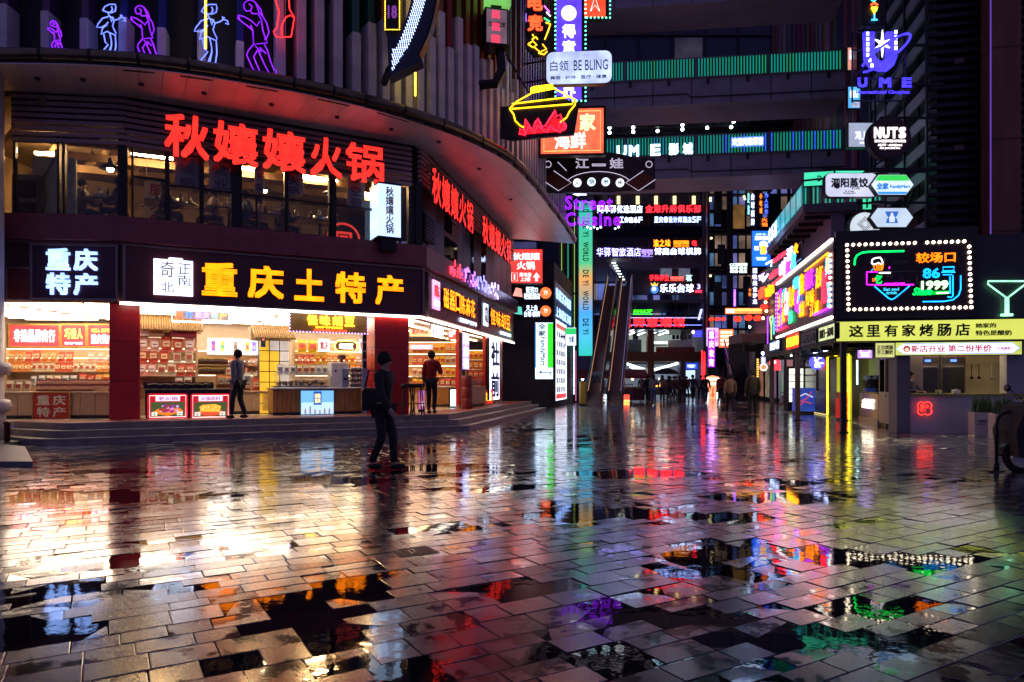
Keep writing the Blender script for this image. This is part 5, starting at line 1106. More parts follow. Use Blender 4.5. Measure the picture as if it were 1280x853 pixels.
# Street Cuisine neon
SP=face(30);t,w_,h_=sign('neon_sign','purple neon words Street Cuisine below the arched sign',SP,706,776,245,283)
PN=em((.25,.012,.8),1.6)
lettering(t,'Street',0,h_*.54,w_*.86,h_*.46,PN,0,tube=.03,spacing=1.15);lettering(t,'Cuisine',0,0,w_,h_*.46,PN,0,tube=.03,spacing=1.15)
obj('arrow',MB().prism_y([(.35,h_+.06),(.62,h_-.02),(.62,h_+.02),(.95,h_+.02),(.95,h_+.1),(.62,h_+.1),(.62,h_+.15)],-.03,0),em((.8,.8,1),2.2),t)
obj('support_frame',MB().box(-.8,w_,.05,.1,h_*.48,h_*.5).box(.1,.15,.05,.1,-.1,h_+.3),BLACK,t)
for i in range(7):obj('bulb',MB().ball((w_*(.4+.06*i+(.2 if i>4 else 0)),-.03,-.05-.06*(i%2)),.05,6),em((.7,.8,1),3),t)
# esports sign cluster and box sign on bent arm
t,w_,h_=vsign('red orange vertical characters on a dark board above the hotpot neon',face(21),658,680,-34,42,'小电竞',BLACK,em((1,.06,.015),2.4),wfrac=.85,bold=.04)
t.name='blade_sign'
t2,w2,h2=sign('neon_sign','tangle of yellow, green and violet neon strokes beside the red orange characters',face(21.1),657,689,8,72)
L=t2.location;q=lambda pts:[local(x,y,face(21.1),L)for x,y in pts]
obj('backboard',MB().prism_y(q([(657,12),(687,12),(689,40),(684,70),(668,73),(657,60)][::-1]),.0,.05),BLACK,t2)
for pts,c in(([(671,16),(678,22),(687,28)],(.05,.9,.2)),([(680,8),(687,16)],(.6,.1,1)),([(683,16),(688,21)],(.9,.85,1)),([(682,29),(688,31),(685,40),(681,50)],(1,.5,.02)),([(667,46),(664,42),(672,40)],(1,.5,.02)),
               ([(660,56),(666,60),(671,57),(666,52),(660,56)],(1,.5,.02)),([(668,60),(675,66),(683,62),(678,56)],(1,.4,.02)),([(673,67),(680,69),(684,65)],(1,.5,.02)),([(665,50),(670,47),(672,50)],(1,.5,.02)),([(658,18),(658,28)],(.3,.1,1))):neon(t2,q(pts),.02,em(c,2.6),y=-.03)
BX=face(19.2);loc,rz,w_,h_=BX.box(606,636,8,55)
t=thing('box_sign','dark square box sign with red characters on a thick bent arm','sign',(loc[0],loc[1],loc[2]),R(12));w_=.68;h_=1.05
obj('box_body',MB().cbox(0,w_,0,.6,0,h_,.02),BLACK,t);obj('panel',MB().box(.05,w_-.05,-.012,.0,.06,h_-.06),panel_em((.22,.13,.18),.5),t);obj('side_panel',MB().box(w_,w_+.012,.05,.55,.06,h_-.06),panel_em((.2,.18,.2),.4),t)
for i,c_ in enumerate('买菜日'):lettering(t,c_,.2,h_-.34*(i+1)+.03,.22,.2,em((1,.02,.06),2.2),-.014,'letter',bold=.02)
lettering(t,'兰州拉面',.1,h_*.48,w_-.2,.13,pm('brown_print',(.1,.04,.05),.5),-.0125)
arm=[(.5,.3,.0),(.55,.3,-.55),(.35,.3,-.95),(-.2,.3,-1.05),(-.9,.5,-1.02)]
obj('bent_arm',MB().tube(arm,.14,8),BLACK,t);obj('upper_box',MB().box(.05,.75,0,.55,h_+.12,h_+.8),panel_em((.2,.6,.12),.7),t);obj('spacer',MB().box(.2,.5,.1,.4,h_,h_+.12),BLACK,t)
# giant LED arrow
AR=face(15.3);t,w_,h_=sign('arrow_sign','curved black arrow sign pointing down left, filled with white LED dots',AR,484,548,-60,96)
L=t.location;q=lambda pts:[local(x,y,AR,L)for x,y in pts]
def bez(p0,p1,p2,n=10):return[((1-k)**2*p0[0]+2*k*(1-k)*p1[0]+k*k*p2[0],(1-k)**2*p0[1]+2*k*(1-k)*p1[1]+k*k*p2[1])for k in[i/n for i in range(n+1)]]
outl=bez((549,-60),(552,20),(524,68))+[(528,76),(486,97),(484,40),(492,47)]+bez((498,44),(520,10),(522,-60))
obj('casing',MB().prism_y(q(outl[::-1]),0,.35),BLACK,t);obj('front_panel',MB().prism_y(q([(x+(506-x)*.07,y)for x,y in outl][::-1]),-.02,-.001),pm('arrow_face',(.02,.02,.06),.3),t)
dm=MB().ball((0,0,0),.011,6).mesh('led_dot',[em((.45,.6,1),5)]);n_=0
for j in range(46):
    y=88-2.1*j
    if y>62:xc=491+(88-y)*.32;hw=1+(88-y)*.30
    else:k=(62-y)/80;xc=502+40*k-13*k*k;hw=6.6
    for i in range(-3,4):
        x=xc+i*2.6+(j%2)*1.3
        if abs(x-xc)<=hw and n_<290:p=local(x,y,AR,L);obj('led_dot',dm,None,t,loc=(p[0],-.03,p[1]));n_+=1
obj('wall_bracket',MB().tube([(.0,.3,.3),(-.25,1.0,.3)],.09,6),BLACK,t)
# square yellow dotted sign at top
YP=face(16.3);t,w_,h_=sign('blade_sign','black sign with violet numerals and a yellow dot border beside the LED arrow',YP,481,500,-60,38);obj('casing',MB().box(0,w_,0,.5,0,h_),BLACK,t);bulbs(t,w_,h_,.045,.012,em((1,.6,.05),5),.01,-.01,sides='lrb');lettering(t,'18',w_*.2,h_*.15,w_*.6,.3,em((.25,.05,.4),.6),-.003,bold=.03)
obj('wall_bracket',MB().box(w_*.3,w_*.6,.5,1.2,.3,.4),BLACK,t)
# dancers in neon on the canopy rim
RP=Plane((-10.3,14.15),(-5.35,15.15))
def dancer(label,strokes,x,y,s,col,flip=1):
    """strokes in a 40x80 unit figure box, origin top left"""
    t,w_,h_=sign('neon_figure',label,RP,x,x+40*s,y,y+80*s,cat='neon figure');L=t.location
    for i,st in enumerate(strokes):neon(t,[local(x+(a if flip>0 else 40-a)*s,y+b*s,RP,L)for a,b in st],.013,col,y=0,n=4)
    obj('support_rod',MB().tube([(w_*.5,.06,-.12),(w_*.5,.06,h_*.85)],.012,4),BLACK,t);return t
MAN=[[(12,12),(16,5),(24,1),(35,1),(36,6),(35,13),(28,16),(20,15),(12,12)],[(28,5),(30,10),(27,14)],[(22,16),(24,22),(20,24),(12,26),(4,36),(1,42),(9,43),(18,38),(22,33)],
       [(24,22),(30,25),(33,30),(30,40),(32,45),(36,53),(35,57),(20,50),(9,55),(12,44),(20,38)],[(32,30),(40,28),(46,24),(52,26),(54,32),(49,30)],[(46,24),(44,20),(48,22)],
       [(14,55),(17,70),(22,74),(12,86),(7,96)],[(25,53),(28,68),(28,75),(20,96)],[(28,75),(24,96)],[(35,57),(36,76),(33,96),(30,96)],[(26,24),(28,33),(31,24)]]
WOM=[[(12,12),(11,6),(14,2),(20,0),(26,3),(29,10),(31,16),(36,22),(41,30),(44,42),(41,50),(38,52)],[(12,12),(15,15),(20,14),(22,18)],[(18,5),(22,9),(20,14)],[(22,18),(30,18),(34,26),(36,40),(40,52),(42,56),(24,58),(23,40),(20,33)],
       [(23,40),(16,34),(8,28),(3,24),(4,20),(12,22),(22,28),(28,34),(32,28)],[(24,58),(17,66),(15,72),(22,88),(28,96),(32,93),(28,84),(24,74),(30,64)],[(38,58),(42,66),(46,80),(50,90),(54,94),(52,98),(45,97),(38,84),(30,66)],[(26,60),(34,68),(32,62),(40,70)],[(4,21),(6,26)],[(26,3),(33,12),(36,22)]]
MB_=em((.12,.17,.9),1.9);VB=em((.20,.012,.75),1.5)
dancer('blue white neon dancer in a cap, second figure from the left on the canopy rim',MAN,120,5,.69,MB_)
dancer('purple neon dancing figure facing the blue one on the left half of the canopy rim',WOM,161,7,.72,VB)
dancer('smallest purple neon figure, at the far left of the canopy rim',WOM,58,26,.43,VB)
dancer('blue white neon dancing figure behind the yellow neon rod',MAN,242,5,.81,MB_)
dancer('largest purple neon dancing figure, right of the yellow neon rod',WOM,294,0,.96,VB)
t,w_,h_=sign('neon_figure','red neon boot outline at the top edge over the canopy rim',RP,341,369,-30,47,cat='neon figure');L=t.location
for st in([(341,-30),(344,0),(349,15),(346,35),(342,40),(345,46),(352,47),(364,46),(368,22),(362,12),(359,-30)],[(352,45),(352,32),(357,22),(363,19),(367,22)]):neon(t,[local(a,b,RP,L)for a,b in st],.014,em((1,.02,.02),2.6),y=0)
obj('support_rod',MB().tube([(w_*.5,.06,0),(w_*.5,.06,h_)],.012,4),BLACK,t)

# ------------------------------------------------------------------ skybridges
BP=Plane((6.35,42.0),(19.6,40.4))
bco=pm('bridge_concrete',(.34,.30,.36),.55,0,.2,1)
def bridge(label,xl,xr,zb,rail=True,slab=1.6,blue=False):
    a,b=BP.hit(xl),BP.hit(xr);w_=(b-a).length;t=thing('skybridge',label,'bridge',(a.x,a.y,zb),BP.rz)
    obj('deck',MB().box(0,w_,0,3.2,-slab,-.08),bco,t);obj('ledge',MB().box(0,w_,-.1,3.3,-.08,0),CONC,t)
    for i in range(int(w_/2.3)):obj('deck_joint',MB().box(2.3*i+1,2.3*i+1.05,-.012,-.001,-slab,-.1),DARKWALL,t);obj('edge_bracket',MB().box(2.3*i+1.9,2.3*i+2.05,-.14,-.001,-.42,-.1),DGREY,t)
    obj('conduit',MB().tube([(0,-.05,-slab*.62),(w_*.45,-.05,-slab*.62),(w_*.46,-.05,-slab*.75),(w_,-.05,-slab*.75)],.035,6),DGREY,t)
    if not rail:return t
    obj('handrail',MB().box(0,w_,.0,.08,1.14,1.2),GREY,t);obj('rear_parapet',MB().box(0,w_,3.1,3.2,0,1.1),NAVY,t);obj('rail_backing',MB().box(0,w_,.1,.13,.03,1.13),pm('teal_glass',(.01,.06,.06),.2),t)
    n=int(w_/.175);sm=[MB().box(-.028,.028,-.0,.05,.05,1.12).mesh('led_slat',[m_])for m_ in(em((.01,.42,.34),.5),em((.02,.42,.2),.45),em((.02,.32,.48),.5),pm('slat_off',(.03,.14,.12),.4),em((.02,.08,.6),1.2))]
    rr=random.Random(int(zb*10))
    for i in range(n):
        if i%24==22:obj('rail_post',MB().box(-.06,.06,-.03,.1,0,1.14),GREY,t,loc=(w_*(i+.5)/n,0,0));continue
        k=rr.choice((0,0,0,1,0,1,4 if blue else 0,2 if blue else 0));obj('led_slat',sm[k],None,t,loc=(w_*(i+.5)/n,0,0))
    return t
bridge('upper skybridge with a railing of glowing teal slats',700,1064,19.65)
b2=bridge('lower skybridge whose teal slat railing carries white cinema letters',700,1064,15.0,slab=1.4,blue=True)
bridge('bare topmost skybridge cut by the upper edge of the picture',700,1064,25.7,rail=False)
t,w_,h_=sign('led_letters','white LED letters UME and two characters on the lower bridge railing',BP,771,867,178,195,.08);obj('mounting_rail',MB().box(0,w_,.01,.05,.03,.06),BLACK,t)
for c_,x in(('U',0),('M',.16),('E',.44),('影',.68),('城',.86)):
    lettering(t,c_,w_*x,0,w_*.13,h_*.85,em((.55,.75,1),2.6),-.01,'letter',bold=.05)
t,w_,h_=sign('led_display','small blue white LED display at the right of the lower bridge railing',BP,914,955,171,183,.08);obj('screen',MB().box(0,w_,0,.08,0,h_),em((.1,.2,.8),1.2),t);lettering(t,'欢迎光临得意',w_*.03,h_*.1,w_*.94,h_*.8,em((.7,.8,1),2),-.004,bold=.03)

# ------------------------------------------------------------------ far shopping centre across the end of the street
FY=60.0;FP=face(FY)
def fz(y):return CZ+(HZ-y)/FPX*FY
def fx(x):return(x-CXP)/FPX*FY
fb=thing('shopping_centre','many-storey shopping centre closing the end of the street, every floor edge covered with signs','building')
pg=pm('purple_grey_slab',(.22,.19,.28),.5,0,.2,1)
obj('rear_wall',MB().box(fx(742),fx(962),FY+9,FY+9.3,0,fz(238)),pm('far_room_wall',(.12,.11,.17),.6,0,.4,.6),fb)
for s_,(x0,x1)in(('l',(734,742)),('r',(878,884)),('r',(957,962))):obj('pier',MB().box(fx(x0),fx(x1),FY-.3,FY+9,0,fz(238)),pg,fb)
for y0,y1,m_,d in((283,297,NAVY,8),(322,335,pg,8),(375,378,pg,8),(394,412,NAVY,8.5),(440,452,pm('brown_beam',(.30,.15,.08),.5),8)):
    obj('floor_band',MB().box(fx(742),fx(878),FY,FY+d,fz(y1),fz(y0)),m_,fb)
obj('roof_soffit',MB().box(fx(734),fx(884),FY-.1,FY+9,fz(241),fz(225)),NAVY,fb)
sm=MB().box(-.06,.06,FY+.0,FY+.1,fz(256),fz(241.5)).mesh('soffit_fin',[pm('violet_fin',(.16,.12,.2),.5)])
for i in range(46):obj('soffit_fin',sm,None,fb,loc=(fx(762)+i*.175,0,0))
obj('soffit_backing',MB().box(fx(760),fx(877),FY+.12,FY+.3,fz(256.5),fz(241.2)),pm('dark_violet',(.03,.02,.05),.5),fb)
bm3=MB().box(-.13,.13,-.06,0,-.1,.1).mesh('downlight',[em((.95,.75,.25),2.2)])
for x in(773,797,820,843,867):
    for y in(247,250.5,254):obj('downlight',bm3,None,fb,loc=(fx(x),FY-.02,fz(y)))
# floor interiors: low walls, glazing, lit shopfronts
gw=pm('grey_wall_panel',(.32,.3,.36),.6,0,.25,.8)
obj('interior_wall',MB().box(fx(754),fx(816),FY+4,FY+4.2,fz(322),fz(290)),gw,fb);obj('interior_wall',MB().box(fx(784),fx(876),FY+.5,FY+.7,fz(368),fz(338)),pm('violet_grey_wall',(.09,.08,.12),.5,0,.25,.8),fb)
obj('interior_wall',MB().box(fx(816),fx(870),FY+4,FY+4.2,fz(322),fz(290)),pm('dim_wall',(.1,.09,.14),.6,0,.3,.8),fb)
for x0,x1 in((827,841),(850,864)):obj('window',MB().box(fx(x0),fx(x1),FY+.4,FY+.48,fz(345),fz(333.5)),panel_em((.12,.14,.2),.6),fb)
for x in range(800,815,6):obj('balustrade_post',MB().box(fx(x),fx(x)+.08,FY+.3,FY+.38,fz(340),fz(330)),pg,fb)
fr_=random.Random(23)  # emissive panels stand in for room light, bright enough to cool the street
for j,(y0,y1)in enumerate(((258,282),(298,321),(337,374),(379,393))):
    for i in range(15):
        x=744+9*i
        if fr_.random()<.8:obj('room_glow',MB().box(fx(x),fx(x+8.4),FY+8.7,FY+8.9,fz(y1),fz(y0)),panel_em(((.05,.07,.22),(.08,.08,.22),(.14,.11,.12),(.05,.09,.2))[fr_.randrange(4)],1.0,.7,.5),fb)
    for i in range(8):obj('glazing_bar',MB().box(fx(745+17*i),fx(745+17*i)+.07,FY+.9,FY+.97,fz(y1),fz(y0)),pg,fb)
for i,(x0,x1,c)in enumerate(((775,806,(.10,.14,.15)),(818,872,(.14,.16,.15)))):obj('shop_interior',MB().box(fx(x0-4),fx(x1),FY+6,FY+6.2,fz(440),fz(412.5)),panel_em((.42,.5,.46),.42,.3,.4),fb)  # back wall glows to stand in for shop lighting
for x0,x1,y0,y1 in((775,790,420,440),(792,810,422,440)):obj('shop_partition',MB().box(fx(x0),fx(x1),FY+3,FY+3.1,fz(y1),fz(y0)),pm('dark_glass_partition',(.03,.04,.06),.2),fb)
obj('white_pillar',MB().box(fx(786),fx(789.5),FY+2,FY+2.3,fz(440),fz(418)),WHITE,fb)
wl3=em((.85,.95,1),5)
for i,x in enumerate((795,808,822,836)):obj('ceiling_lamp_and_fill',MB().box(-.09,.09,0,3,-.06,0),wl3,fb,loc=(fx(x),FY+1,fz(413)-.1));bpy.context.view_layer
for x in(781,792,815,835,868):obj('downlight',MB().ball((fx(x),FY+.3,fz(413.5)-.12),.14,8),em((1,.75,.45),7),fb)
for i in range(5):obj('black_window',MB().box(fx(845+5*i),fx(849+5*i),FY+1.4,FY+1.5,fz(423),fz(417.5)),BLACK,fb)
obj('white_bulkhead',MB().box(fx(840),fx(870),FY+1.5,FY+1.9,fz(434),fz(424)),pm('pale_bulkhead',(.5,.55,.52),.5),fb)
for k,y in enumerate((426,430)):obj('escalator_rail',MB().box(fx(821),fx(842),FY+2,FY+2.2,fz(y+1.3),fz(y)),wl3 if k==0 else STEEL,fb)
bw=pm('brown_pier',(.30,.15,.08),.5,0,.2,1)
for x0,x1,y0,y1 in((810,818,412.5,440),(810,818,452,497),(770,774,412.5,497)):obj('brown_column',MB().box(fx(x0),fx(x1),FY+.1,FY+.8,fz(y1)if y1<490 else 0,fz(y0)),bw,fb)
obj('grey_column',MB().box(fx(850),fx(857),FY-.1,FY+.8,0,fz(452.2)),pg,fb)
obj('ground_floor_wall',MB().box(fx(742),fx(880),FY+7,FY+7.2,0,fz(453)),panel_em((.16,.2,.26),.5,.5,.35),fb)  # emission painted on the wall in place of lit shops
for i,(p0,p1)in enumerate((((783,454),(808,462)),((820,462),(850,454)),((789,458),(808,466)))):neon(fb,[(fx(p0[0]),fz(p0[1])),(fx((p0[0]+p1[0])/2),fz((p0[1]+p1[1])/2)-.02),(fx(p1[0]),fz(p1[1]))],.12,em((.8,.95,.95),1.8),'curved_lamp',y=FY+.7)
obj('atm_panel',MB().box(fx(857.5),fx(870),FY+.3,FY+.5,fz(492),fz(463)),panel_em((.55,.75,.95),.8,.4,1),fb);lettering(fb,'自助',fx(860),fz(484),1.0,.8,bp_,FY+.29,bold=.03)
obj('blue_fascia',MB().box(fx(856.5),fx(872),FY,FY+.4,fz(461.5),fz(454)),panel_em((.02,.06,.65),1),fb);lettering(fb,'中国银行',fx(859),fz(460),.7,.3,WHT,FY-.01)
obj('blue_fascia',MB().box(fx(868),fx(877),FY-.05,FY+.4,fz(421),fz(413.5)),panel_em((.05,.05,.8),1.3),fb)
obj('led_line',MB().box(fx(772),fx(877),FY-.08,FY-.03,fz(398),fz(397)),em((.5,.45,.9),1.2),fb);obj('led_line',MB().box(fx(772),fx(877),FY-.08,FY-.03,fz(407),fz(406.2)),em((.25,.3,1),1.4),fb)
neon(fb,[(fx(873),fz(400)),(fx(876.5),fz(387))],.1,em((.4,.45,1),2),'led_streak',y=FY-.1)
FS=face(FY-.12)
WF_=em((.5,.6,1),4.5);RF=em((1,.012,.02),4);OF=em((1,.2,.008),3.6);VF=em((.35,.3,1),2.0)
for x0,x1,y0,y1,s,m_,lab,bd in(
    (746,803,257.5,267,'同华驿优选酒店',WF_,'white hotel letters behind the purple neon words, on the top floor edge',.02),(806,876,257,266.5,'金港升麻俱乐部',RF,'red club letters on the top floor edge of the shopping centre',.03),
    (774,803,272,279,'工作室6F',WF_,'white studio letters ending in 6F on the far shopping centre',.02),(817,876,271.5,279,'里安·设计师酒店5F',em((.3,.42,1),4),'pale blue designer hotel letters ending in 5F',.02),
    (816,838,300,309,'渝之味',OF,'orange characters above the billiards sign of the middle floor',.03),(864,871,301,308,'吃',RF,'single dull red character right of the orange bar sign',.03),
    (745,801,310.5,321,'华驿智旅酒店',em((.36,.34,1),4.5),'violet white hotel letters left on the middle floor edge',.0),(817,876,310.5,319,'博鑫台球棋牌',WF_,'white billiards and chess letters right on the middle floor edge',.03),
    (811,836,344,351.5,'手种养生',RF,'small red characters above the crowned ball logo',.03),(856,865,344,352,'茗',em((.5,.85,.95),1.6),'pale cyan single character right of the small red characters',.03),
    (824,867,355.5,366,'乐乐台球',WF_,'large white billiards letters right of the crowned ball logo',.02),(870.5,875,355.5,362,'3',em((.4,.35,1),2),'violet numeral 3 at the right end of the billiards letters',.04),
    (773,788,387,393.5,'博林轩',em((.05,1,.01),2),'green characters at the left of the third floor edge',.02),(791,815,387.3,391.5,'美容美发3F',em((.05,1,.01),2),'green small characters ending in 3F on an underline',.02),
    (774,856,397.5,409,'人得意潮馆',em((1,.01,.015),4.2),'big red characters over the lit lower gallery of the shopping centre',.04)):
    t,w_,h_=sign('sign_letters',lab,FS,x0,x1,y0,y1);letters(t,s,0,0,w_,h_,m_,-.06,.1,bold=bd,depth=.1);obj('mounting_rail',MB().box(0,w_,-.0,.05,h_*.45,h_*.5),BLACK,t)
for x0,x1,y0,y1,c,s,lab in((842,861,301,309,(1,.25,.01),'麻辣火锅','orange bar with small characters left of the dull red character'),(838,855,346,351,(.8,.1,.08),'养生会所','small red and white bar right of the small red characters'),(802,816,312,321,(.3,.2,.7),'3F','small violet and orange plate between hotel and billiards letters'),(869,877,363,366,(1,.04,.1),'EN','thin red bar below the violet numeral')):
    t,w_,h_=sign('sign_plate',lab,FS,x0,x1,y0,y1);obj('plate',MB().box(0,w_,-.02,.08,h_*.5,h_).box(0,w_,-.02,.08,0,h_*.06),em(c,1.6),t);lettering(t,s,0,h_*.1,w_,h_*.36,em(c,1.4),-.01,bold=.03)
neon(obj('underline',MB().box(fx(791),fx(815),FY-.2,FY-.1,fz(393.6),fz(392.8)),em((.05,1,.01),2),fb),[(0,0),(0,.01)],.001,BLACK)if False else obj('underline',MB().box(fx(791),fx(815),FY-.2,FY-.1,fz(393.6),fz(392.8)),em((.05,1,.01),2),fb)
t,w_,h_=sign('ball_logo','blue and white billiard ball with a gold crown left of the billiards letters',FS,813,823,356,367);obj('ball',MB().disc(w_/2,h_*.42,w_*.48,-.1,0,20),em((.05,.2,.7),1.2),t);obj('ball_face',MB().disc(w_*.42,h_*.5,w_*.25,-.14,-.1,16),em((.75,.85,1),1.6),t);obj('crown',MB().prism_y([(w_*.15,h_*.85),(w_*.85,h_*.85),(w_*.98,h_*1.2),(w_*.7,h_),(w_*.5,h_*1.3),(w_*.3,h_),(w_*.02,h_*1.2)],-.1,0),em((.9,.5,.1),1.2),t)
t,w_,h_=sign('banner','long red banner with small pale characters on the gallery parapet',FS,820,868,434,440.5,cat='banner');obj('cloth',MB().box(0,w_,-.05,0,0,h_),pm('banner_red',(.5,.03,.03),.6),t);lettering(t,'热烈欢迎各界朋友光临得意世界\n祝大家生意兴隆万事如意',w_*.03,h_*.1,w_*.94,h_*.8,pm('banner_print',(.7,.5,.45),.6),-.052)
# roof canopy behind the bridges, with beams and lamps; dark tower beyond
t=thing('street_canopy','dark lattice roof over the end of the street with small round lamps','canopy',(0,0,0));rb=pm('dark_blue_steel',(.02,.022,.045),.5,.3,.3)
obj('roof_sheet',MB().box(6,28,47,70,22.3,22.4),pm('roof_underside',(.012,.013,.03),.6,0,.4,.5),t)
for i in range(14):obj('beam',MB().box(6,28,47.3+1.7*i,47.42+1.7*i,22.0,22.3),rb,t)
for i in range(9):obj('purlin',MB().box(6.5+2.5*i,6.6+2.5*i,47,70,22.1,22.29),rb,t)
bm4=MB().ball((0,0,0),.14,8).mesh('round_lamp',[em((.85,.95,.9),7)],True)
for x,y in((762,160),(762,166),(791.5,159.5),(791.5,165),(822,164),(853,156),(853,162),(884,160),(917,152),(914,159)):
    Y=(21.8-CZ)*FPX/(HZ-y);obj('round_lamp',bm4,None,t,loc=((x-CXP)/FPX*Y,Y,21.8));obj('lamp_rod',MB().tube([(0,0,.1),(0,0,.5)],.02,4),rb,t,loc=((x-CXP)/FPX*Y,Y,21.8))
t=thing('dark_tower','unlit dark blue tower filling the gap above the bridges','building',(0,0,0));obj('wall',MB().box(-10,60,85,90,0,95),pm('night_wall',(.03,.032,.08),.5,0,.3,.2),t)
for i in range(24):obj('floor_band',MB().box(-10,60,84.7,85,8+3.6*i,8.35+3.6*i),pm('night_band',(.03,.03,.055),.5,.2),t)
wr_=random.Random(41)  # window glow added to throw blue light on the wet street
for i in range(16):
    for j in range(14):
        if wr_.random()<.22:obj('added_window_glow',MB().box(-8.6+4.1*i,-5.2+4.1*i,84.9,84.97,8.6+3.6*j,11.4+3.6*j),panel_em(((.03,.05,.16),(.05,.05,.14),(.04,.035,.06))[wr_.randrange(3)],.5,.6,.3),t)
for i in range(17):obj('mullion',MB().box(-9+4.1*i,-8.85+4.1*i,84.75,84.98,0,94),rb,t)
# lift and stair tower of steel frames and glass, right of the shopping centre
t=thing('lift_tower','steel framed glass lift tower between the shopping centre and the right-hand buildings','building',(0,0,0));TY=56;tx=lambda x:(x-CXP)/FPX*TY;tz=lambda y:CZ+(HZ-y)/FPX*TY;st=pm('violet_steel',(.10,.09,.13),.4,.4)
for x in(884,909,913,944,950,1000):obj('steel_column',MB().box(tx(x),tx(x)+.22,TY,TY+.22,0,tz(205)),st,t)
for y in(222,242,286,291,336,341,386,391):obj('steel_beam',MB().box(tx(884)+.23,tx(1000)-.01,TY+.02,TY+.2,tz(y+2),tz(y)),st,t)
obj('glass_wall',MB().box(tx(884),tx(1004),TY+.3,TY+.34,0,tz(205)),pm('dark_tower_glass',(.015,.02,.035),.08),t)
tr_=random.Random(17);xs_=(886,895,904,915,925,935,953,965,978,990)  # glowing panels painted in place of dim interiors behind the glass
for j,y in enumerate((224,244,265,293,315,343,364,393,412)):
    for i,x in enumerate(xs_):
        if tr_.random()<.78:obj('room_glow',MB().box(tx(x),tx(x+7.5),TY+.25,TY+.29,tz(y+17),tz(y+1)),panel_em(((.05,.07,.22),(.07,.07,.2),(.12,.08,.06),(.04,.09,.18))[tr_.randrange(4)],1.0,.7,.6),t)
for i,(x,y0,y1)in enumerate(((893,250,280),(898,305,330),(893,352,382),(930,345,380))):  # flat pale panels put in as reflections on the tower glass
    obj('glass_reflection_panel',MB().box(tx(x),tx(x+10),TY+.24,TY+.28,tz(y1),tz(y0)),pm('reflection_grey',(.1,.11,.14),.3,.5),t)
obj('warm_window',MB().box(tx(913),tx(932),TY+.24,TY+.28,tz(285),tz(255)),panel_em((.2,.1,.03),.5,.5,1),t)
for x,y in((888,248),(888,251),(930,246),(931,249),(889,298),(888,345)):obj('lamp',MB().ball((tx(x),TY-.02,tz(y)),.1,6),em((1,.85,.4),2.5),t)
obj('violet_tube',MB().box(tx(917),tx(919.5),TY-.05,TY,tz(383),tz(362)),em((.35,.12,1),2.2),t)
obj('upper_brown_panel',MB().box(tx(932),tx(965),TY-.1,TY,tz(240),tz(218)),pm('rust_panel',(.12,.05,.02),.5),t)
# escalators
def escalator(label,xo,z1=9.2,w_=.85,brown=False):
    """rises along the street direction"""
    x0,y0=4.35+xo,40.0;L=17.2;t=thing('escalator',label,'escalator',(x0,y0,0),math.atan2(SD.y,SD.x)-R(90))
    side=pm('escalator_side',(.08,.055,.055),.4,.3)if brown else pm('escalator_side2',(.05,.04,.07),.3,.3)
    for s_ in(0,w_):obj('balustrade',MB().prism_x([(0,-.1),(0,.75),(L,z1+.75),(L,z1-.6)],s_-.05,s_+.05),side,t)
    for s_ in(0,w_):obj('handrail',MB().tube([(s_,-.3,.6),(s_,0,.95),(s_,L,z1+.95)],.06,6),pm('handrail_rubber',(.05,.04,.05),.3),t);obj('light_line',MB().tube([(s_+(.07 if s_==0 else-.07),0,.8),(s_+(.07 if s_==0 else-.07),L,z1+.8)],.022,5),em((.8,.38,.2)if not brown or s_==0 else(.4,.35,.9),.5),t)
    n=44;sm=MB().box(.06,w_-.06,0,L/n,-.06,z1/n).mesh('tread',[pm('step_metal',(.2,.15,.14),.35,.6)])
    for i in range(n):obj('tread',sm,None,t,loc=(0,L*i/n,z1*i/n))
    obj('truss',MB().prism_x([(0,-.1),(L,z1-.6),(L,z1-.1),(0,-.02)],.06,w_-.06),side,t);return t
escalator('left escalator with amber edge lights rising to the upper floors of the shopping centre',0);escalator('right escalator beside the amber-edged one, with brown side panels',1.2,brown=True)
t=thing('soffit_lights','slanting row of white ceiling lights above the two escalators','ceiling light',(0,0,0))
obj('ceiling_panel',MB().box(fx(754),fx(784),FY-3.2,FY-1.2,fz(331),fz(329)),pg,t)
for i in range(7):
    x,y=764+1.8*i,332.5+3.4*i;obj('light_bar',MB().box(-.18,.18,-.05,0,-.04,.04),em((.75,.9,.85),3),t,loc=(fx(x),FY-1.5,fz(y)))
obj('sloping_soffit',MB().add([(fx(758),FY-1.3,fz(334)),(fx(780),FY-1.3,fz(358)),(fx(782),FY-1.0,fz(354)),(fx(764),FY-1.0,fz(330))],[(0,1,2,3)]),pg,t)
# ------------------------------------------------------------------ right-hand side: kiosk row with neon boards
PXR=lambda x,Y:(x-CXP)/FPX*Y
kb=thing('kiosk_building','low kiosk row at the right with a black neon board above a sausage stall','building')
def rloc(u,v):"""u along the kiosk front, v back along the street""";return Vector(K0)+RFRONT.d*u+SD*v
KZ=math.atan2(RFRONT.d.y,RFRONT.d.x)
kb.location=(K0[0],K0[1],0);kb.rotation_euler=(0,0,KZ)  # children in the kiosk's own frame: x right, y back
kwall=pm('kiosk_grey_panel',(.62,.62,.6),.4,.1,.15,1.5);kw2=pm('kiosk_dark',(.05,.045,.055),.4,.2,.2,2)
obj('upper_storey',MB().box(.25,9.0,.2,9.6,2.86,5.0),kw2,kb)
obj('canopy_soffit',MB().box(.05,9,.05,12,2.32,2.40),pm('canopy_brown',(.14,.10,.07),.5,0,.3,2),kb)
obj('canopy_edge',MB().box(-.02,.05,.1,12,2.36,2.88),kw2,kb)
for i in range(8):obj('soffit_beam',MB().box(.1,2.4,.7+1.4*i,.8+1.4*i,2.2,2.319),BLACK,kb)
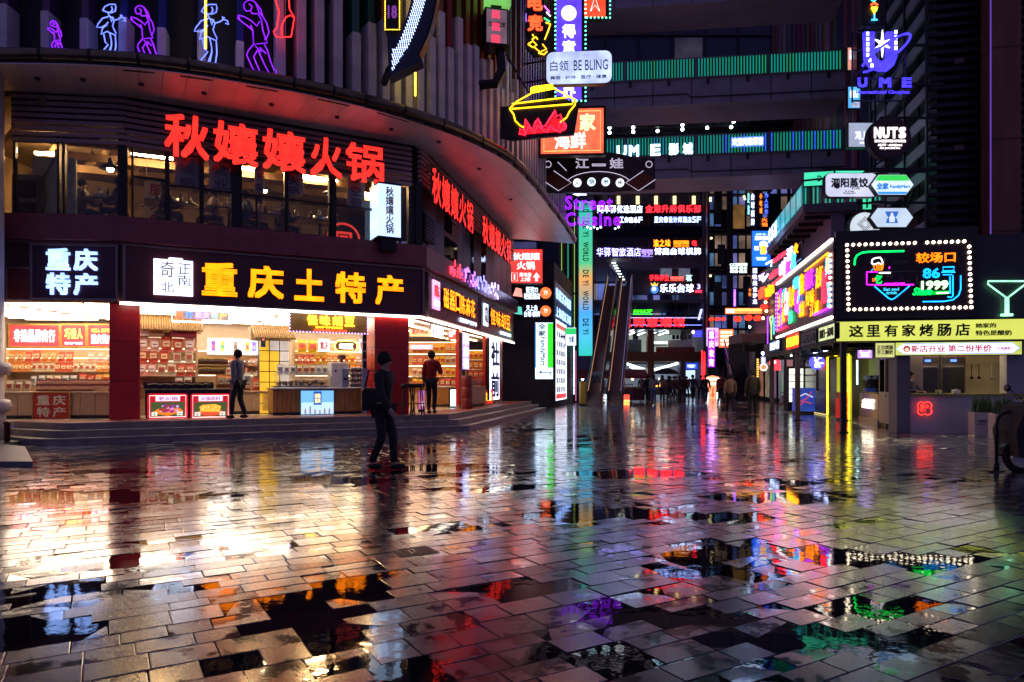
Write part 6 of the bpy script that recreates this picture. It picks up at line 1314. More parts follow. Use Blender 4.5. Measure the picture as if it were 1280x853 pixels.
def kw(px,py=None):
    """photo column (and row) on the kiosk front -> own frame x (and z)"""
    h=RFRONT.hit(px);u=(h-Vector(K0)).dot(RFRONT.d);return u if py is None else(u,CZ+(HZ-py)/FPX*h.y)
u0,u1,uo=kw(1123),kw(1140),kw(1262)
obj('pillar',MB().box(u0,u1,.12,.75,0,2.319),pm('grey_brown_pillar',(.26,.24,.23),.5,.1,.2,1.5),kb)
obj('counter_front',MB().box(u1+.005,uo+.6,.2,.3,0,.93),kwall,kb);obj('counter_top',MB().box(u1+.003,uo+.62,.12,.7,.935,1.0),pm('yellow_top',(.42,.40,.10),.35),kb)
obj('right_wall',MB().box(uo,9,.15,.5,1.003,2.319),pm('pale_wall',(.38,.39,.40),.45,0,.15,1),kb)
obj('room_back_wall',MB().box(u1+.1,6.5,2.4,2.5,0,2.319),pm('cream_kitchen_wall',(.5,.42,.27),.5,0,.12,2),kb)
obj('kitchen_lamp',MB().box(u1+.3,uo-.1,.9,1.1,2.24,2.3),em((1,.76,.48),15.0),kb)
# ovens, utensils, small things in the stall
def kthing(name,label,cat,u,v,z):p=rloc(u,v);return thing(name,label,cat,(p.x,p.y,z),KZ)
for i,(x0,x1,lab)in enumerate(((1168,1198,'left dark glass-fronted oven with blue display and red lamps at the back of the stall'),(1199,1230,'right dark glass-fronted oven with blue display and red lamps at the back of the stall'))):
    a,b=kw(x0)*1.13-.10,kw(x1)*1.13-.10;t=kthing('oven',lab,'oven',a,1.9,.85);w_=(b-a)
    obj('body',MB().cbox(0,w_,0,.45,0,1.25,.01),pm('oven_steel',(.12,.10,.09),.3,.7),t);obj('glass_door',MB().box(.05,w_-.05,-.02,0,.08,.82),pm('oven_glass',(.01,.01,.012),.06),t);obj('door_handle',MB().box(.08,w_-.08,-.06,-.04,.86,.88),STEEL,t)
    obj('control_panel',MB().box(.04,w_-.04,-.02,0,.95,1.12),BLACK,t);obj('display',MB().box(w_*.38,w_*.62,-.03,-.02,1.0,1.06),em((.05,.12,1),3),t)
    for k in(.1,.45,.8):obj('heat_lamp',MB().box(w_*k,w_*k+.09,-.03,.2,1.16,1.24),em((1,.03,.02),1.6),t)
t=kthing('wooden_board','upright light wooden panel between the stall worker and the ovens','board',kw(1158)*1.1,1.9,.95);obj('board',MB().box(0,.28,0,.06,0,1.15),WOODL,t)
t=kthing('utensil_rack','two ladles hanging from a rail right of the ovens','rack',kw(1238)*1.1,2.2,1.35)
obj('rail',MB().tube([(-.05,0,.45),(.75,0,.45)],.012,5),STEEL,t)
for k in(.1,.28,.6):obj('ladle',MB().tube([(k,-.02,.44),(k,-.03,.1)],.012,5).ball((k,-.04,.06),.05,8,(1,.6,1)),STEEL if k>.5 else BLACK,t)
t=kthing('napkin_box','small white box standing on the yellow counter top','box',kw(1198),.3,1.003);obj('box',MB().cbox(0,.17,0,.12,0,.09,.01),WHITE,t);obj('tissue',MB().prism_y([(.05,.09),(.12,.09),(.1,.12),(.06,.115)],.05,.07),WHITE,t)
for i,px in enumerate((1178,1183)):t=kthing('paper_cup',('left white paper cup on the yellow counter top','right white paper cup on the yellow counter top')[i],'cup',kw(px),.35,1.003);obj('cup',MB().lathe([(.025,0),(.035,.09),(.037,.09)],n=10),WHITE,t,smooth=True);obj('lid',MB().lathe([(.036,.091),(.03,.1)],n=10),BLACK,t)
# big black neon board
t,w_,h_=sign('neon_board','black board framed by round white bulbs with neon mug, address characters and Since 1999',RFRONT,1045,1223,291,401,.02)
L=t.location;a0=RFRONT.off(.02);t.location.z=2.90;h_=5.18-2.90;L=t.location
obj('casing',MB().box(0,w_,.0,.24,0,h_),pm('black_board',(.008,.007,.008),.3,0,.2),t)
lipx=lambda x,y:local(1040+x/5.333,285+y/5.333,a0,L)
q=lambda pts:[lipx(x,y)for x,y in pts]
obj('inner_panel',MB().prism_y(q([(80,95),(80,565),(945,555),(935,80)]),-.03,-.001),pm('inner_panel',(.015,.004,.008),.25),t)
bmq=MB().ball((0,0,0),.042,8).mesh('bulb',[em((1,.86,.62),4.5)],True);BB=[]
for i in range(20):BB.append((96+41*i,117-1.25*i))
for i in range(22):BB.append((106+38.9*i,546-.7*i))
for i in range(1,12):BB.append((97+.8*i,117+35.8*i))
for i in range(12):BB.append((908+1.2*i,128+36.6*i))
for i,(x,y)in enumerate(BB):
    if i==12:continue
    p=lipx(x,y);obj('bulb',bmq,None,t,loc=(p[0],-.06,p[1]))
NG,NM,NB,NO,NW=em((0,.8,.08),2.8),em((.75,.01,.9),2.6),em((.005,.30,1),2.6),em((1,.16,.003),2.8),em((.8,.85,.9),2.6)
r_=.016
neon(t,q([(148,250),(150,210),(165,185),(195,168),(240,162),(360,160),(475,157)]),.022,NG)
neon(t,q([(300,296),(228,296),(228,380),(330,383),(540,380)]),r_,NM);neon(t,q([(345,374),(400,374),(480,371)]),r_,NM);neon(t,q([(310,303),(385,302)]),.02,NW)
neon(t,q([(280,392),(330,435),(372,470),(392,480),(415,470),(512,390)]),r_,NB);neon(t,q([(600,494),(740,492),(800,482),(838,452),(852,410),(852,320)]),r_,NB)
neon(t,q([(725,298),(815,298)]),r_,NB);neon(t,q([(735,315),(790,315),(800,320),(800,455),(790,465),(765,462)]),r_,NB);neon(t,q([(780,325),(782,440)]),r_,NB)
neon(t,q([(262,235),(265,215),(280,205),(300,202),(318,200),(328,215),(335,235),(325,245),(305,235),(285,245),(268,245),(262,235)]),.018,NW);neon(t,q([(272,245),(280,282),(330,282),(338,240)]),r_,NO);
for x in(292,306,322):neon(t,q([(x,245),(x+2,275)]),r_,NO)
neon(t,q([(258,290),(270,275)]),.012,NB);neon(t,q([(376,268),(380,268)]),.03,NM);neon(t,q([(285,345),(268,340),(268,358),(285,352),(285,345)]),r_,em((1,.1,.01),2.6))
a=lipx(283,373);b=lipx(330,315);lettering(t,'乞',a[0],a[1],b[0]-a[0],b[1]-a[1],NG,-.05,tube=.03)
a=lipx(555,238);b=lipx(818,160);lettering(t,'较场口',a[0],a[1],b[0]-a[0],b[1]-a[1],NO,-.05,tube=.022)
a=lipx(600,340);b=lipx(715,268);lettering(t,'86',a[0],a[1],b[0]-a[0],b[1]-a[1],NB,-.05,tube=.03)
a=lipx(735,290);b=lipx(808,262);neon(t,[(a[0],a[1]),(b[0],a[1]),(b[0],b[1]),(a[0],b[1])],r_,NB,closed=True)
a=lipx(590,415);b=lipx(768,352);obj('plaque',MB().prism_y(q([(585,425),(775,420),(775,442),(585,452)]),-.045,-.03),em((0,.5,.02),1.2),t);lettering(t,'1999',a[0],a[1],b[0]-a[0],b[1]-a[1],em((.45,1,.4),2.6),-.05,bold=.03)
a=lipx(532,452);b=lipx(662,398);lettering(t,'Since',a[0],a[1],b[0]-a[0],b[1]-a[1],NG,-.05,tube=.03,shear=.35);neon(t,q([(690,437),(772,434)]),.02,em((.5,1,.5),2.6))
a=lipx(340,445);b=lipx(442,400);lettering(t,'Eat and\ndrink',a[0],a[1],b[0]-a[0],b[1]-a[1],em((.05,.6,.9),2),-.05,tube=.02,line=.9)
dull=pm('unlit_neon_glass',(.10,.09,.09),.3)
neon(t,q([(345,240),(345,215),(350,205)]),.012,dull);a=lipx(400,245);b=lipx(505,215);lettering(t,'saloon',a[0],a[1],b[0]-a[0],b[1]-a[1],dull,-.05,tube=.02);neon(t,q([(385,296),(560,292),(562,372)]),.012,dull);a=lipx(360,365);b=lipx(520,315);lettering(t,'吃喝',a[0],a[1],b[0]-a[0],b[1]-a[1],dull,-.05,tube=.02)
# yellow sign
loc,rz,w_,h_=RFRONT.box(1045,1290,402,428,.06);t=thing('shop_sign','long pale yellow lightbox with big black characters under the neon board','sign',(loc[0],loc[1],2.34),rz);h_=.50
board(t,w_,h_,panel_em((.56,.60,.10),.95,.1,1),.2,BLACK,.03)
bkp=pm('black_print',(.01,.012,.01),.5);Py=RFRONT.off(.06)
for ch,xa,xb in(('这',1061,1079),('里',1083,1100),('有',1105,1122),('家',1127,1144),('烤',1149,1166),('肠',1171,1189),('店',1194,1212)):
    a,b=(Py.hit(xa)-Py.hit(1045)).length,(Py.hit(xb)-Py.hit(1045)).length;lettering(t,ch,a,.1,b-a,.31,bkp,-.014,'letter',bold=.03,depth=.01)
a,b=(Py.hit(1219)-Py.hit(1045)).length,(Py.hit(1264)-Py.hit(1045)).length;lettering(t,'她家的',a,.29,(b-a)*.57,.12,bkp,-.014,bold=.025);lettering(t,'特色是酸奶',a,.1,b-a,.13,bkp,-.014,bold=.025)
# white banner with blue outline
loc,rz,w_,h_=RFRONT.box(1119,1277,429,445,.0);t=thing('banner_lightbox','white lightbox with dark red opening-offer characters and a blue pointed outline','sign',(loc[0],loc[1],1.97),rz);h_=.32
board(t,w_,h_,panel_em((.55,.6,.12),.9),.1,BLACK,.02)
pts=[(.02,h_/2),(.18,.03),(w_-.22,.03),(w_-.05,h_/2),(w_-.22,h_-.03),(.18,h_-.03)];obj('white_panel',MB().prism_y(pts,-.025,-.0125),panel_em((.78,.78,.9),1.4),t);neon(t,pts,.009,em((.1,.25,.8),1),y=-.028,closed=True)
lettering(t,'新店开业 第二份半价',.36,.07,w_*.64,.18,em((.45,.01,.04),.8),-.026,bold=.03,depth=.006);lettering(t,'（仅限酸奶）',w_*.80,.11,w_*.12,.08,em((.4,.1,.3),.7),-.026)
obj('logo',MB().disc(.26,h_/2,.085,-.03,-.0255,18),em((.4,.03,.03),.9),t);obj('logo_face',MB().disc(.26,h_/2-.02,.05,-.034,-.0305,14),em((.8,.6,.5),.9),t)
t,w_,h_=sign('small_sign','pale yellow green lightbox with two rows of dark characters beside the white banner',RFRONT,1094,1118,429,447,.02);board(t,w_,h_,panel_em((.55,.56,.2),.9),.08,BLACK,.015);lettering(t,'正宗烤肠\n手工酸奶',w_*.08,h_*.2,w_*.84,h_*.65,bkp,-.014,bold=.02)
# red neon flower
t,w_,h_=sign('neon_flower','red neon four-lobed sign with characters on the grey stall front',RFRONT,1146,1164.5,502,519.5,-.17);cx,cz=w_/2,h_/2;rr_=w_*.27
RD=em((1,.03,.02),3.2);pts=[]
for i,(sx,sz)in enumerate(((1,1),(-1,1),(-1,-1),(1,-1))):
    for k in range(7):a=R(-45+90*i+15+25*k-30+15);pts.append((cx+sx*rr_*.8+rr_*.95*math.cos(a),cz+sz*rr_*.8+rr_*.95*math.sin(a)))
neon(t,pts,.011,RD,y=-.04,closed=True);lettering(t,'营业\n中！',w_*.2,h_*.2,w_*.6,h_*.6,RD,-.02,tube=.02);obj('clear_backing',MB().box(.01,w_-.01,-.01,.0,.01,h_-.01),GLASS,t)
# drinks kiosks behind the posts
RS2=RSIDE.off(-2.35)
for i,(px,m_,wd,lab)in enumerate(((1054,pm('dark_post',(.04,.03,.03),.4,.3),.13,'dark square canopy post at the kiosk corner'),(997,pm('brown_post',(.25,.16,.11),.5),.15,'brown square canopy post beside the blue drinks display'),(965,pm('grey_brown_post',(.16,.12,.11),.5),.15,'farthest visible canopy post of the kiosk row'))):
    h=RSIDE.off(-.1).hit(px);t=thing('canopy_post',lab,'post',(h.x,h.y,0),KZ);obj('shaft',MB().cbox(-wd/2,wd/2,-wd/2,wd/2,0,2.31,.01),m_,t);obj('base_plate',MB().box(-wd*.8,wd*.8,-wd*.8,wd*.8,0,.03),BLACK,t)
bwl=thing('shopfront_wall','row of small shopfront walls set back behind the canopy posts','wall')
g=RS2.hit(1012);far_=Vector(K0)+SD*13+RFRONT.d*2.6
obj('wall',MB().prism_z([tuple(Vector(K0)+RFRONT.d*2.75+SD*5.0),tuple(Vector(K0)+RFRONT.d*5+SD*5.0),tuple(Vector(K0)+RFRONT.d*5+SD*14),tuple(Vector(K0)+RFRONT.d*2.75+SD*14)],0,2.3),kw2,bwl)
def yard(px,Y):return Vector((PXR(px,Y),Y))
# white machine unit (ticket window) 1098-1122
A=Vector(K0)+RFRONT.d*1.13+SD*.05
t,w_,h_=sign('service_window','white cabinet with an open service window and small register beside the grey pillar',Plane((11.6,22.6),(9.5,17.7))if False else Plane(yard(1098,20.6),yard(1122.5,18.4)),1098.5,1122,447,534)
t.location.z=0;pw=pm('pinkish_white',(.5,.42,.42),.4,0,.1);h_=2.25
obj('lower_cabinet',MB().box(0,w_,0,.6,.1,1.0),pw,t);obj('plinth',MB().box(.02,w_-.02,.05,.55,0,.1),DGREY,t);obj('cabinet_door',MB().cbox(w_*.3,w_*.97,-.02,-.001,.14,.96,.006),pw,t);obj('upright',MB().box(w_*.93,w_,0,.6,1.0,h_),pw,t);obj('upright',MB().box(0,w_*.06,0,.6,1.0,h_),BLACK,t)
obj('lintel',MB().box(.0,w_,0,.6,1.95,h_+.04),pm('lilac_lintel',(.35,.3,.45),.4),t);obj('interior_back',MB().box(w_*.06,w_*.93,.5,.59,1.0,1.95),pm('beige_interior',(.4,.32,.22),.6),t);obj('register',MB().prism_x([(.1,1.0),(.35,1.0),(.35,1.18),(.2,1.25),(.1,1.12)],w_*.5,w_*.85),DGREY,t);obj('socket',MB().disc(w_*.45,.9,.04,-.03,-.02,10),BLACK,t);obj('socket',MB().disc(w_*.8,.9,.04,-.03,-.02,10),BLACK,t)
# purple counter
pp=Plane(yard(1074,23.3),yard(1098,20.8));t,w_,h_=sign('juice_counter','violet drinks counter with glass hood and white glowing lettering',pp,1074.5,1098,495,530);t.location.z=0
obj('counter_body',MB().box(0,w_,0,.8,.14,.93),pm('violet_laminate',(.16,.07,.35),.3),t);obj('plinth',MB().box(-.02,w_,-.03,.8,0,.14),pw,t);obj('counter_top',MB().box(-.02,w_,-.04,.8,.93,.97),BLACK,t);lettering(t,'小椰\n酷饮',w_*.2,.45,w_*.6,.3,em((.95,.85,.6),3),-.02,bold=.03)
obj('glass_hood',MB().box(w_*.1,w_*.95,.05,.07,.97,1.5),GLASS,t);obj('mixer',MB().lathe([(.08,.97),(.08,1.2),(.05,1.25),(.09,1.4)],(w_*.35,.35),12),BLACK,t);obj('steel_bin',MB().lathe([(.12,.97),(.13,1.2)],(w_*.75,.35),12),STEEL,t)
obj('yellow_case',MB().box(.0,w_*.2,.2,.5,.98,1.3),pm('yellow_plastic',(.6,.35,.03),.4),t)
for k in range(4):obj('spoon',MB().tube([(w_*(.45+.08*k),.3,1.15),(w_*(.55+.1*k),.25,1.55)],.015,5),STEEL if k%2 else pw,t)
t.children[0];obj('hanging_lamp',MB().box(w_*.3,w_*.9,.3,.35,2.1,2.14),em((1,.9,.8),4),t);obj('back_panel',MB().box(0,w_,.85,.9,0,2.2),pm('blue_grey_panel',(.08,.08,.16),.4),t)
t,w_,h_=sign('small_sign','violet lightbox with a white crowned face logo under the canopy',face(20.6),1071.5,1090,432,448);board(t,w_,h_,panel_em((.42,.2,.75),1.3),.08,DGREY,.015);neon(t,[(w_*.25,h_*.8),(w_*.38,h_*.68),(w_*.5,h_*.8),(w_*.62,h_*.68),(w_*.75,h_*.8),(w_*.8,h_*.5),(w_*.7,h_*.28),(w_*.3,h_*.28),(w_*.2,h_*.5)],.014,em((.9,.85,1),2),closed=True,y=-.02);neon(t,[(w_*.35,h_*.45),(w_*.5,h_*.38),(w_*.65,h_*.45)],.012,em((.9,.85,1),2),y=-.02);lettering(t,'小椰酷饮',w_*.2,h_*.1,w_*.6,h_*.1,WHT,-.014)
# yellow lit doorway with a red chest
yp_=Plane(yard(1035,26.2),yard(1062,22.9));t,w_,h_=sign('yellow_booth','bright yellow lit booth doorway with glowing yellow edges',yp_,1035,1062,445,522);t.location.z=0;h_=2.25
obj('yellow_panel',MB().box(.04,w_*.62,.3,.36,0,h_),panel_em((.62,.66,.01),.5,.25,1),t);obj('inner_wall',MB().box(w_*.62,w_,.9,.95,0,h_),pm('booth_interior',(.3,.35,.2),.5),t);obj('roof',MB().box(0,w_,0,.95,h_,h_+.05),BLACK,t)
neon(t,[(.0,.03),(.0,h_),(w_,h_),(w_,.03)],.03,em((1,.72,.02),3),y=-.02);neon(t,[(w_*.66,1.2),(w_*.66,h_-.2)],.03,em((.5,.9,.9),2),y=.5)
t2=thing('stepladder','pale stepladder leaning inside the yellow booth','ladder',t.location,t.rotation_euler.z);
for x in(w_*.28,w_*.48):obj('rail',MB().tube([(x,.1,0),(x+.22,.24,1.25)],.025,5),pw,t2)
for k in range(5):obj('rung',MB().tube([(w_*.28+.04*k+.03,.12+.02*k,.2+.22*k),(w_*.48+.04*k+.03,.12+.02*k,.2+.22*k)],.018,5),pw,t2)
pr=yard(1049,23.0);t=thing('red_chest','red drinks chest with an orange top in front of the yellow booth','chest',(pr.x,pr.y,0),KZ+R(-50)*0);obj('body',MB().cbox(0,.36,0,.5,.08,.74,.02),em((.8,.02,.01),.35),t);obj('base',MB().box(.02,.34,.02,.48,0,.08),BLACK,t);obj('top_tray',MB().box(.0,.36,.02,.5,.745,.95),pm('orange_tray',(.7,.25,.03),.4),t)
for k in range(2):obj('white_label',MB().box(.08,.28,-.008,-.001,.2+.26*k,.32+.26*k),pm('orange_label',(.7,.2,.1),.4),t)
# dark shop with the blue deer sign
dp=Plane(yard(1003,30.5),yard(1034,26.4));t,w_,h_=sign('dark_shopfront','unlit grey shopfront with window panes left of the yellow booth',dp,1004,1034,445,515,cat='shopfront');t.location.z=0;h_=2.3
obj('lower_panel',MB().box(0,w_,0,.1,0,.95),pm('violet_grey_panel',(.12,.11,.15),.4),t);obj('window_pane',MB().box(.05,w_*.55,.04,.06,1.0,1.55),pm('pale_pane',(.25,.25,.28),.2),t);obj('window_pane',MB().box(.05,w_*.55,.04,.06,1.6,2.2),pm('dim_pane',(.12,.13,.15),.1),t);obj('window_pane',MB().box(w_*.6,w_-.05,.04,.06,1.0,2.2),pm('pale_pane',(.25,.25,.28),.2),t)
for x in(0,w_*.57,w_-.05):obj('frame_bar',MB().box(x,x+.05,0,.1,.95,h_),BLACK,t)
obj('base_light',MB().box(0,w_,-.03,0,.02,.05),em((1,.8,.3),.8),t)
t,w_,h_=sign('round_sign','round blue glowing sign with a white leaping deer',face(25.2),1012.5,1031,444,461.5);obj('disc',MB().disc(w_/2,h_/2,w_/2,0,.08,28),em((.06,.06,1),2.0),t)
dw_=em((.85,.88,1),2.2);D=lambda pts:[(w_*x,h_*y)for x,y in pts]
obj('deer',MB().prism_y(D([(.3,.12),(.72,.14),(.66,.24),(.6,.34),(.8,.36),(.95,.42),(.78,.46),(.58,.46),(.5,.6),(.38,.66),(.26,.62),(.34,.56),(.36,.42),(.3,.28)]),-.02,0),dw_,t)
for pts in([(.4,.62),(.34,.78),(.2,.88)],[(.34,.76),(.38,.88)],[(.46,.62),(.6,.74),(.78,.8)],[(.6,.74),(.6,.86)]):neon(t,D(pts),.014,dw_,y=-.01)
# receding neon board on the street side, with light strips
loc,rz,w_,h_=RSIDE.box(972,1041.5,340,400,.05)
t=thing('neon_mural','long board crowded with orange, violet and green neon characters facing the street','sign',(loc[0],loc[1],3.22),rz);hN=1.5
obj('backboard',MB().box(0,w_,0,.12,-.35,hN+.32),kw2,t)
for z in(hN+.24,-.28):obj('light_strip',MB().box(0,w_,-.06,0,z,z+.07),em((1,.88,.78),3.2),t)
bq=MB().ball((0,0,0),.045,6).mesh('bulb',[em((1,.8,.6),4)],True)
for i in range(10):obj('bulb',bq,None,t,loc=(.12,-.05,.05+i*.15));obj('bulb',bq,None,t,loc=(w_-.12,-.05,.05+i*.15))
OR2,PU2,CY2,GR2,RE2=em((1,.20,.003),3.4),em((.5,.02,1),3.0),em((.05,.55,1),2.6),em((.02,.9,.25),2.4),em((1,.02,.05),2.8)
nr=random.Random(31);W8=w_-.5
for c_,x,z,s_,ss,m_ in(('火锅',0.3,.75,.9,.55,OR2),('串串',.35,.1,.8,.5,OR2),('乐',1.3,.9,.5,.5,GR2),('8',1.75,.35,.5,1.0,WHT),('吃',1.2,.2,.45,.55,OR2),('美食',2.4,.6,1.1,.7,OR2),('夜市',2.4,.05,.8,.45,GR2),
                         ('啤酒',3.3,1.1,.9,.4,CY2),('喝',3.7,.25,.6,.75,PU2),('烧',4.4,.8,.7,.65,OR2),('欢聚',4.3,.1,.9,.5,OR2),('重庆',5.3,.85,1.2,.55,PU2),('好味',5.4,.35,1.2,.45,OR2),('江湖',6.0,-.02,1.2,.4,OR2),('龙虾',6.8,.7,.9,.6,OR2),('酷',7.6,.2,.6,.9,RE2),('美',8.05,.9,.45,.5,CY2)):
    k=W8/8.4;lettering(t,c_,.2+x*k,z,s_*k,ss,m_,-.05,'neon_tube',tube=.024 if len(c_)<2 else.018)
for pts,m_ in(([(.15,.0),(.15,1.4),(1.1,1.45),(1.1,.05)],PU2),([(.2,-.02),(2.2,0.0)],RE2),([(5.2,1.45),(w_-.3,1.48),(w_-.3,1.0)],OR2),([(6.4,0),(w_-.2,.02)],PU2),([(w_-.3,.7),(w_-.15,.3),(w_-.3,.05)],CY2),([(2.2,.2),(2.0,.9),(2.3,1.3)],RE2),([(4.2,1.4),(4.3,.9),(4.1,.6)],CY2)):neon(t,pts,.03,m_,y=-.06)
# lower fascia signs of the row
RSc=RSIDE.off(.06)
for x0,x1,z0,z1,pmt,s,lm,lab in((1024,1044.5,2.42,2.80,panel_em((.55,.62,.3),.9),'我们一起喝',bkp,'pale green lightbox with dark characters round the corner from the yellow sign'),
    (1001,1021,2.42,2.80,pm('dark_violet_board',(.10,.07,.15),.4),'茶酒',BLACK,'unlit violet board with dark characters between two lit signs'),
    (983,1000,2.40,2.92,panel_em((.65,.02,.01),.9),'烧烤串串',em((1,.55,.01),2.6),'red sign with glowing yellow characters on the kiosk row fascia'),
    (962.5,975.5,2.46,2.95,pm('dark_navy',(.01,.015,.06),.4),'面小馆',em((.45,.6,1),2.4),'blue white glowing characters at the far end of the kiosk row fascia')):
    loc,rz,w_,h_=RSIDE.box(x0,x1,420,430,.06);t=thing('fascia_sign',lab,'sign',(loc[0],loc[1],z0),rz);h_=z1-z0;board(t,w_,h_,pmt,.1,BLACK,.02);lettering(t,s,w_*.08,h_*.18,w_*.84,h_*.62,lm,-.016,bold=.03)
loc,rz,w_,h_=RSIDE.box(1012,1034,430,434,-.5);t=thing('light_tube','blue white lamp tube under the canopy edge near the corner','lamp',(loc[0],loc[1],2.26),rz);obj('tube',MB().tube([(0,0,0),(w_,0,0)],.035,6),em((.45,.5,1),5),t);obj('holder',MB().box(0,w_,-.03,.03,.035,.055),BLACK,t)
loc,rz,w_,h_=RSIDE.box(984,996,430,434,-.3);t=thing('light_tube','pale warm lamp tube under the canopy by the brown post','lamp',(loc[0],loc[1],2.26),rz);obj('tube',MB().tube([(0,0,0),(w_,0,0)],.03,6),em((1,.8,.7),4),t);obj('holder',MB().box(0,w_,-.03,.03,.03,.05),BLACK,t)
# martini and goblet neon at the right edge
MP=RFRONT.off(-.1);t,w_,h_=sign('cocktail_neon','pale green neon cocktail glass standing on the yellow sign at the right edge',MP,1234,1282,350,395);L=t.location;q=lambda pts:[local(1040+x/5.333,285+y/5.333,MP,L)for x,y in pts]
MG=em((.25,.75,.42),1.8);neon(t,q([(1040,355),(1038,375),(1160,465),(1172,465),(1290,375),(1288,355)]),.022,MG,y=0,closed=True);neon(t,q([(1165,465),(1165,572)]),.05,MG,y=0,name='stem');neon(t,q([(1125,582),(1205,580)]),.035,MG,y=0,name='foot')
t,w_,h_=sign('goblet_neon','violet neon wine glass behind the pale green cocktail glass',RFRONT.off(-.25),1257,1281,328,395);L=t.location;MP2=RFRONT.off(-.25);q=lambda pts:[local(1040+x/5.333,285+y/5.333,MP2,L)for x,y in pts]
MV=em((.55,.04,.9),2.0);neon(t,q([(1170,240),(1160,250),(1156,430),(1170,458),(1225,478),(1270,455),(1280,430),(1268,248),(1258,237)]),.022,MV,y=0,closed=True);neon(t,q([(1226,478),(1228,590)]),.04,MV,y=0,name='stem')
# ---- tower behind the kiosks
tw=thing('louvred_tower','tall dark tower with horizontal louvres and pale slats on its street side','building',(14.6,24.0,0),KZ)
obj('core',MB().box(.3,6.2,.3,7.0,5.6,30),pm('tower_black',(.012,.012,.018),.5),tw);obj('lower_core',MB().box(.5,6.0,.5,7,0,5.6),pm('tower_grey',(.05,.05,.06),.6),tw)
lm_=MB().box(.0,3.4,0,.2,0,.13).mesh('front_louvre',[pm('louvre_dark',(.022,.02,.028),.4,.3)])
for i in range(70):obj('front_louvre',lm_,None,tw,loc=(0,0,5.9+.31*i))
fm=pm('louvre_brown',(.16,.11,.10),.5)
for i in range(16):obj('brown_block',MB().box(.75,1.05,.0,.19,.0,.16),fm,tw,loc=(.0,-.004,6.2+1.5*i+.135))if i%2==0 else obj('brown_block',MB().box(2.2,2.5,.0,.19,0,.16),fm,tw,loc=(0,-.004,6.2+1.5*i+.135))
sl=MB().box(-.06,.02,0,6.6,0,.42).mesh('side_slat',[pm('pale_slat',(.27,.27,.32),.45,.2,.25,1.2)])
for i in range(28):obj('side_slat',sl,None,tw,loc=(-.03,.15,5.6+.95*i))
for v in(.0,2.2,4.4,6.4):obj('upright',MB().box(-.14,-.065,v,v+.12,5.4,30),BLACK,tw)
obj('underside',MB().box(-.1,5,-.1,7,5.3,5.55),BLACK,tw)
t=thing('brown_pillar','tall rust brown pillar at the right edge of the picture','pillar',(PXR(1240,22.5),22.5,0),KZ)
obj('cladding',MB().box(0,.85,0,.8,4.7,26),pm('rust_cladding',(.20,.075,.045),.45,.2,.35,1.4,0,40,.5,(1,1,.2)),t);obj('lower_shaft',MB().box(.02,.83,.02,.78,0,4.7),DGREY,t)
for i in range(7):obj('joint_band',MB().box(-.01,.86,-.012,.81,6.2+3*i,6.24+3*i),pm('dark_rust',(.08,.03,.02),.5),t)
obj('edge_tube',MB().tube([(-.05,-.03,6),(-.05,-.03,24)],.02,5),em((.2,.08,.7),.5),t)
t=thing('dark_wing','dark facade at the far right edge beyond the rust pillar','building',(PXR(1262,24),24,0),KZ);obj('wall',MB().box(0,6,.3,3,0,26),pm('brown_black_wall',(.05,.025,.02),.6,0,.3,1),t)
for i in range(8):obj('panel',MB().box(.12,5.9,.24,.3,5+2.5*i,7.3+2.5*i),pm('brown_panel',(.09,.04,.03),.5,.1,.3,1),t)
# grey wall and things between tower and kiosk roof
t=thing('rear_block','grey block with a green railed terrace behind the kiosk row','building',(12.7,30.0,0),KZ)
gp=pm('blue_grey_render',(.15,.15,.19),.5,0,.2,1)
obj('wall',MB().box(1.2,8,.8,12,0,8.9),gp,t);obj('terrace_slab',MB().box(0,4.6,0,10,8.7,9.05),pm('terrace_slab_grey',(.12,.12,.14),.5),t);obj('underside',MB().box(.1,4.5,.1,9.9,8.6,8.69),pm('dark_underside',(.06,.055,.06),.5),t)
for i in range(7):obj('underside_beam',MB().box(.12,1.2,.4+1.35*i,.55+1.35*i,8.45,8.599),BLACK,t)
obj('pillar',MB().box(1.2,1.75,.3,.8,5,8.6),gp,t);obj('pillar',MB().box(2.4,2.9,.2,.8,5,8.6),gp,t)
sm2=MB().box(-.025,.025,0,.05,0,.9).mesh('led_slat',[em((.01,.38,.26),.8)]);sm3=MB().box(-.025,.025,0,.05,0,.9).mesh('led_slat',[pm('slat_off',(.02,.08,.06),.4)])
for i in range(26):obj('led_slat',sm2 if i%3!=1 else sm3,None,t,loc=(.1+.165*i,.0,9.06))
obj('handrail',MB().box(0,4.6,0,.07,9.96,10.03),GREY,t);obj('side_glass',MB().box(-.02,.02,.1,7.5,9.08,9.95),panel_em((.01,.40,.42),.7,.3,.8),t)
for i in range(6):obj('rail_post',MB().box(-.04,.04,.1+1.35*i,.16+1.35*i,9.05,10.0),GREY,t)
obj('sloped_wall',MB().prism_y([(1.3,5.0),(2.2,5.0),(2.2,8.4),(1.9,8.4)],-2.5,-2.3),pm('brick_purple',(.13,.08,.10),.7,0,.4,12,.4,12),t)
t,w_,h_=sign('store_sign','teal green lit board with a black letter D above the terrace railing',RFRONT.off(-12.6),1005,1082,214,231);board(t,w_,h_,panel_em((.05,.62,.35),1.1,.3,.6),.2,BLACK,.02);lettering(t,'D',w_*.22,h_*.3,w_*.07,h_*.42,bkp,-.014,bold=.02);lettering(t,'E  YI',w_*.38,h_*.3,w_*.4,h_*.42,bkp,-.014,bold=.02)
t,w_,h_=sign('vertical_lightbox','green vertical light panel under the oval white sign',face(27),1078,1089,243,262);board(t,w_,h_,panel_em((.05,.6,.3),1.0),.1,BLACK,.02);obj('stripe',MB().box(w_*.4,w_*.6,-.02,-.013,h_*.1,h_*.9),pm('dark_green',(.01,.1,.05),.4),t)
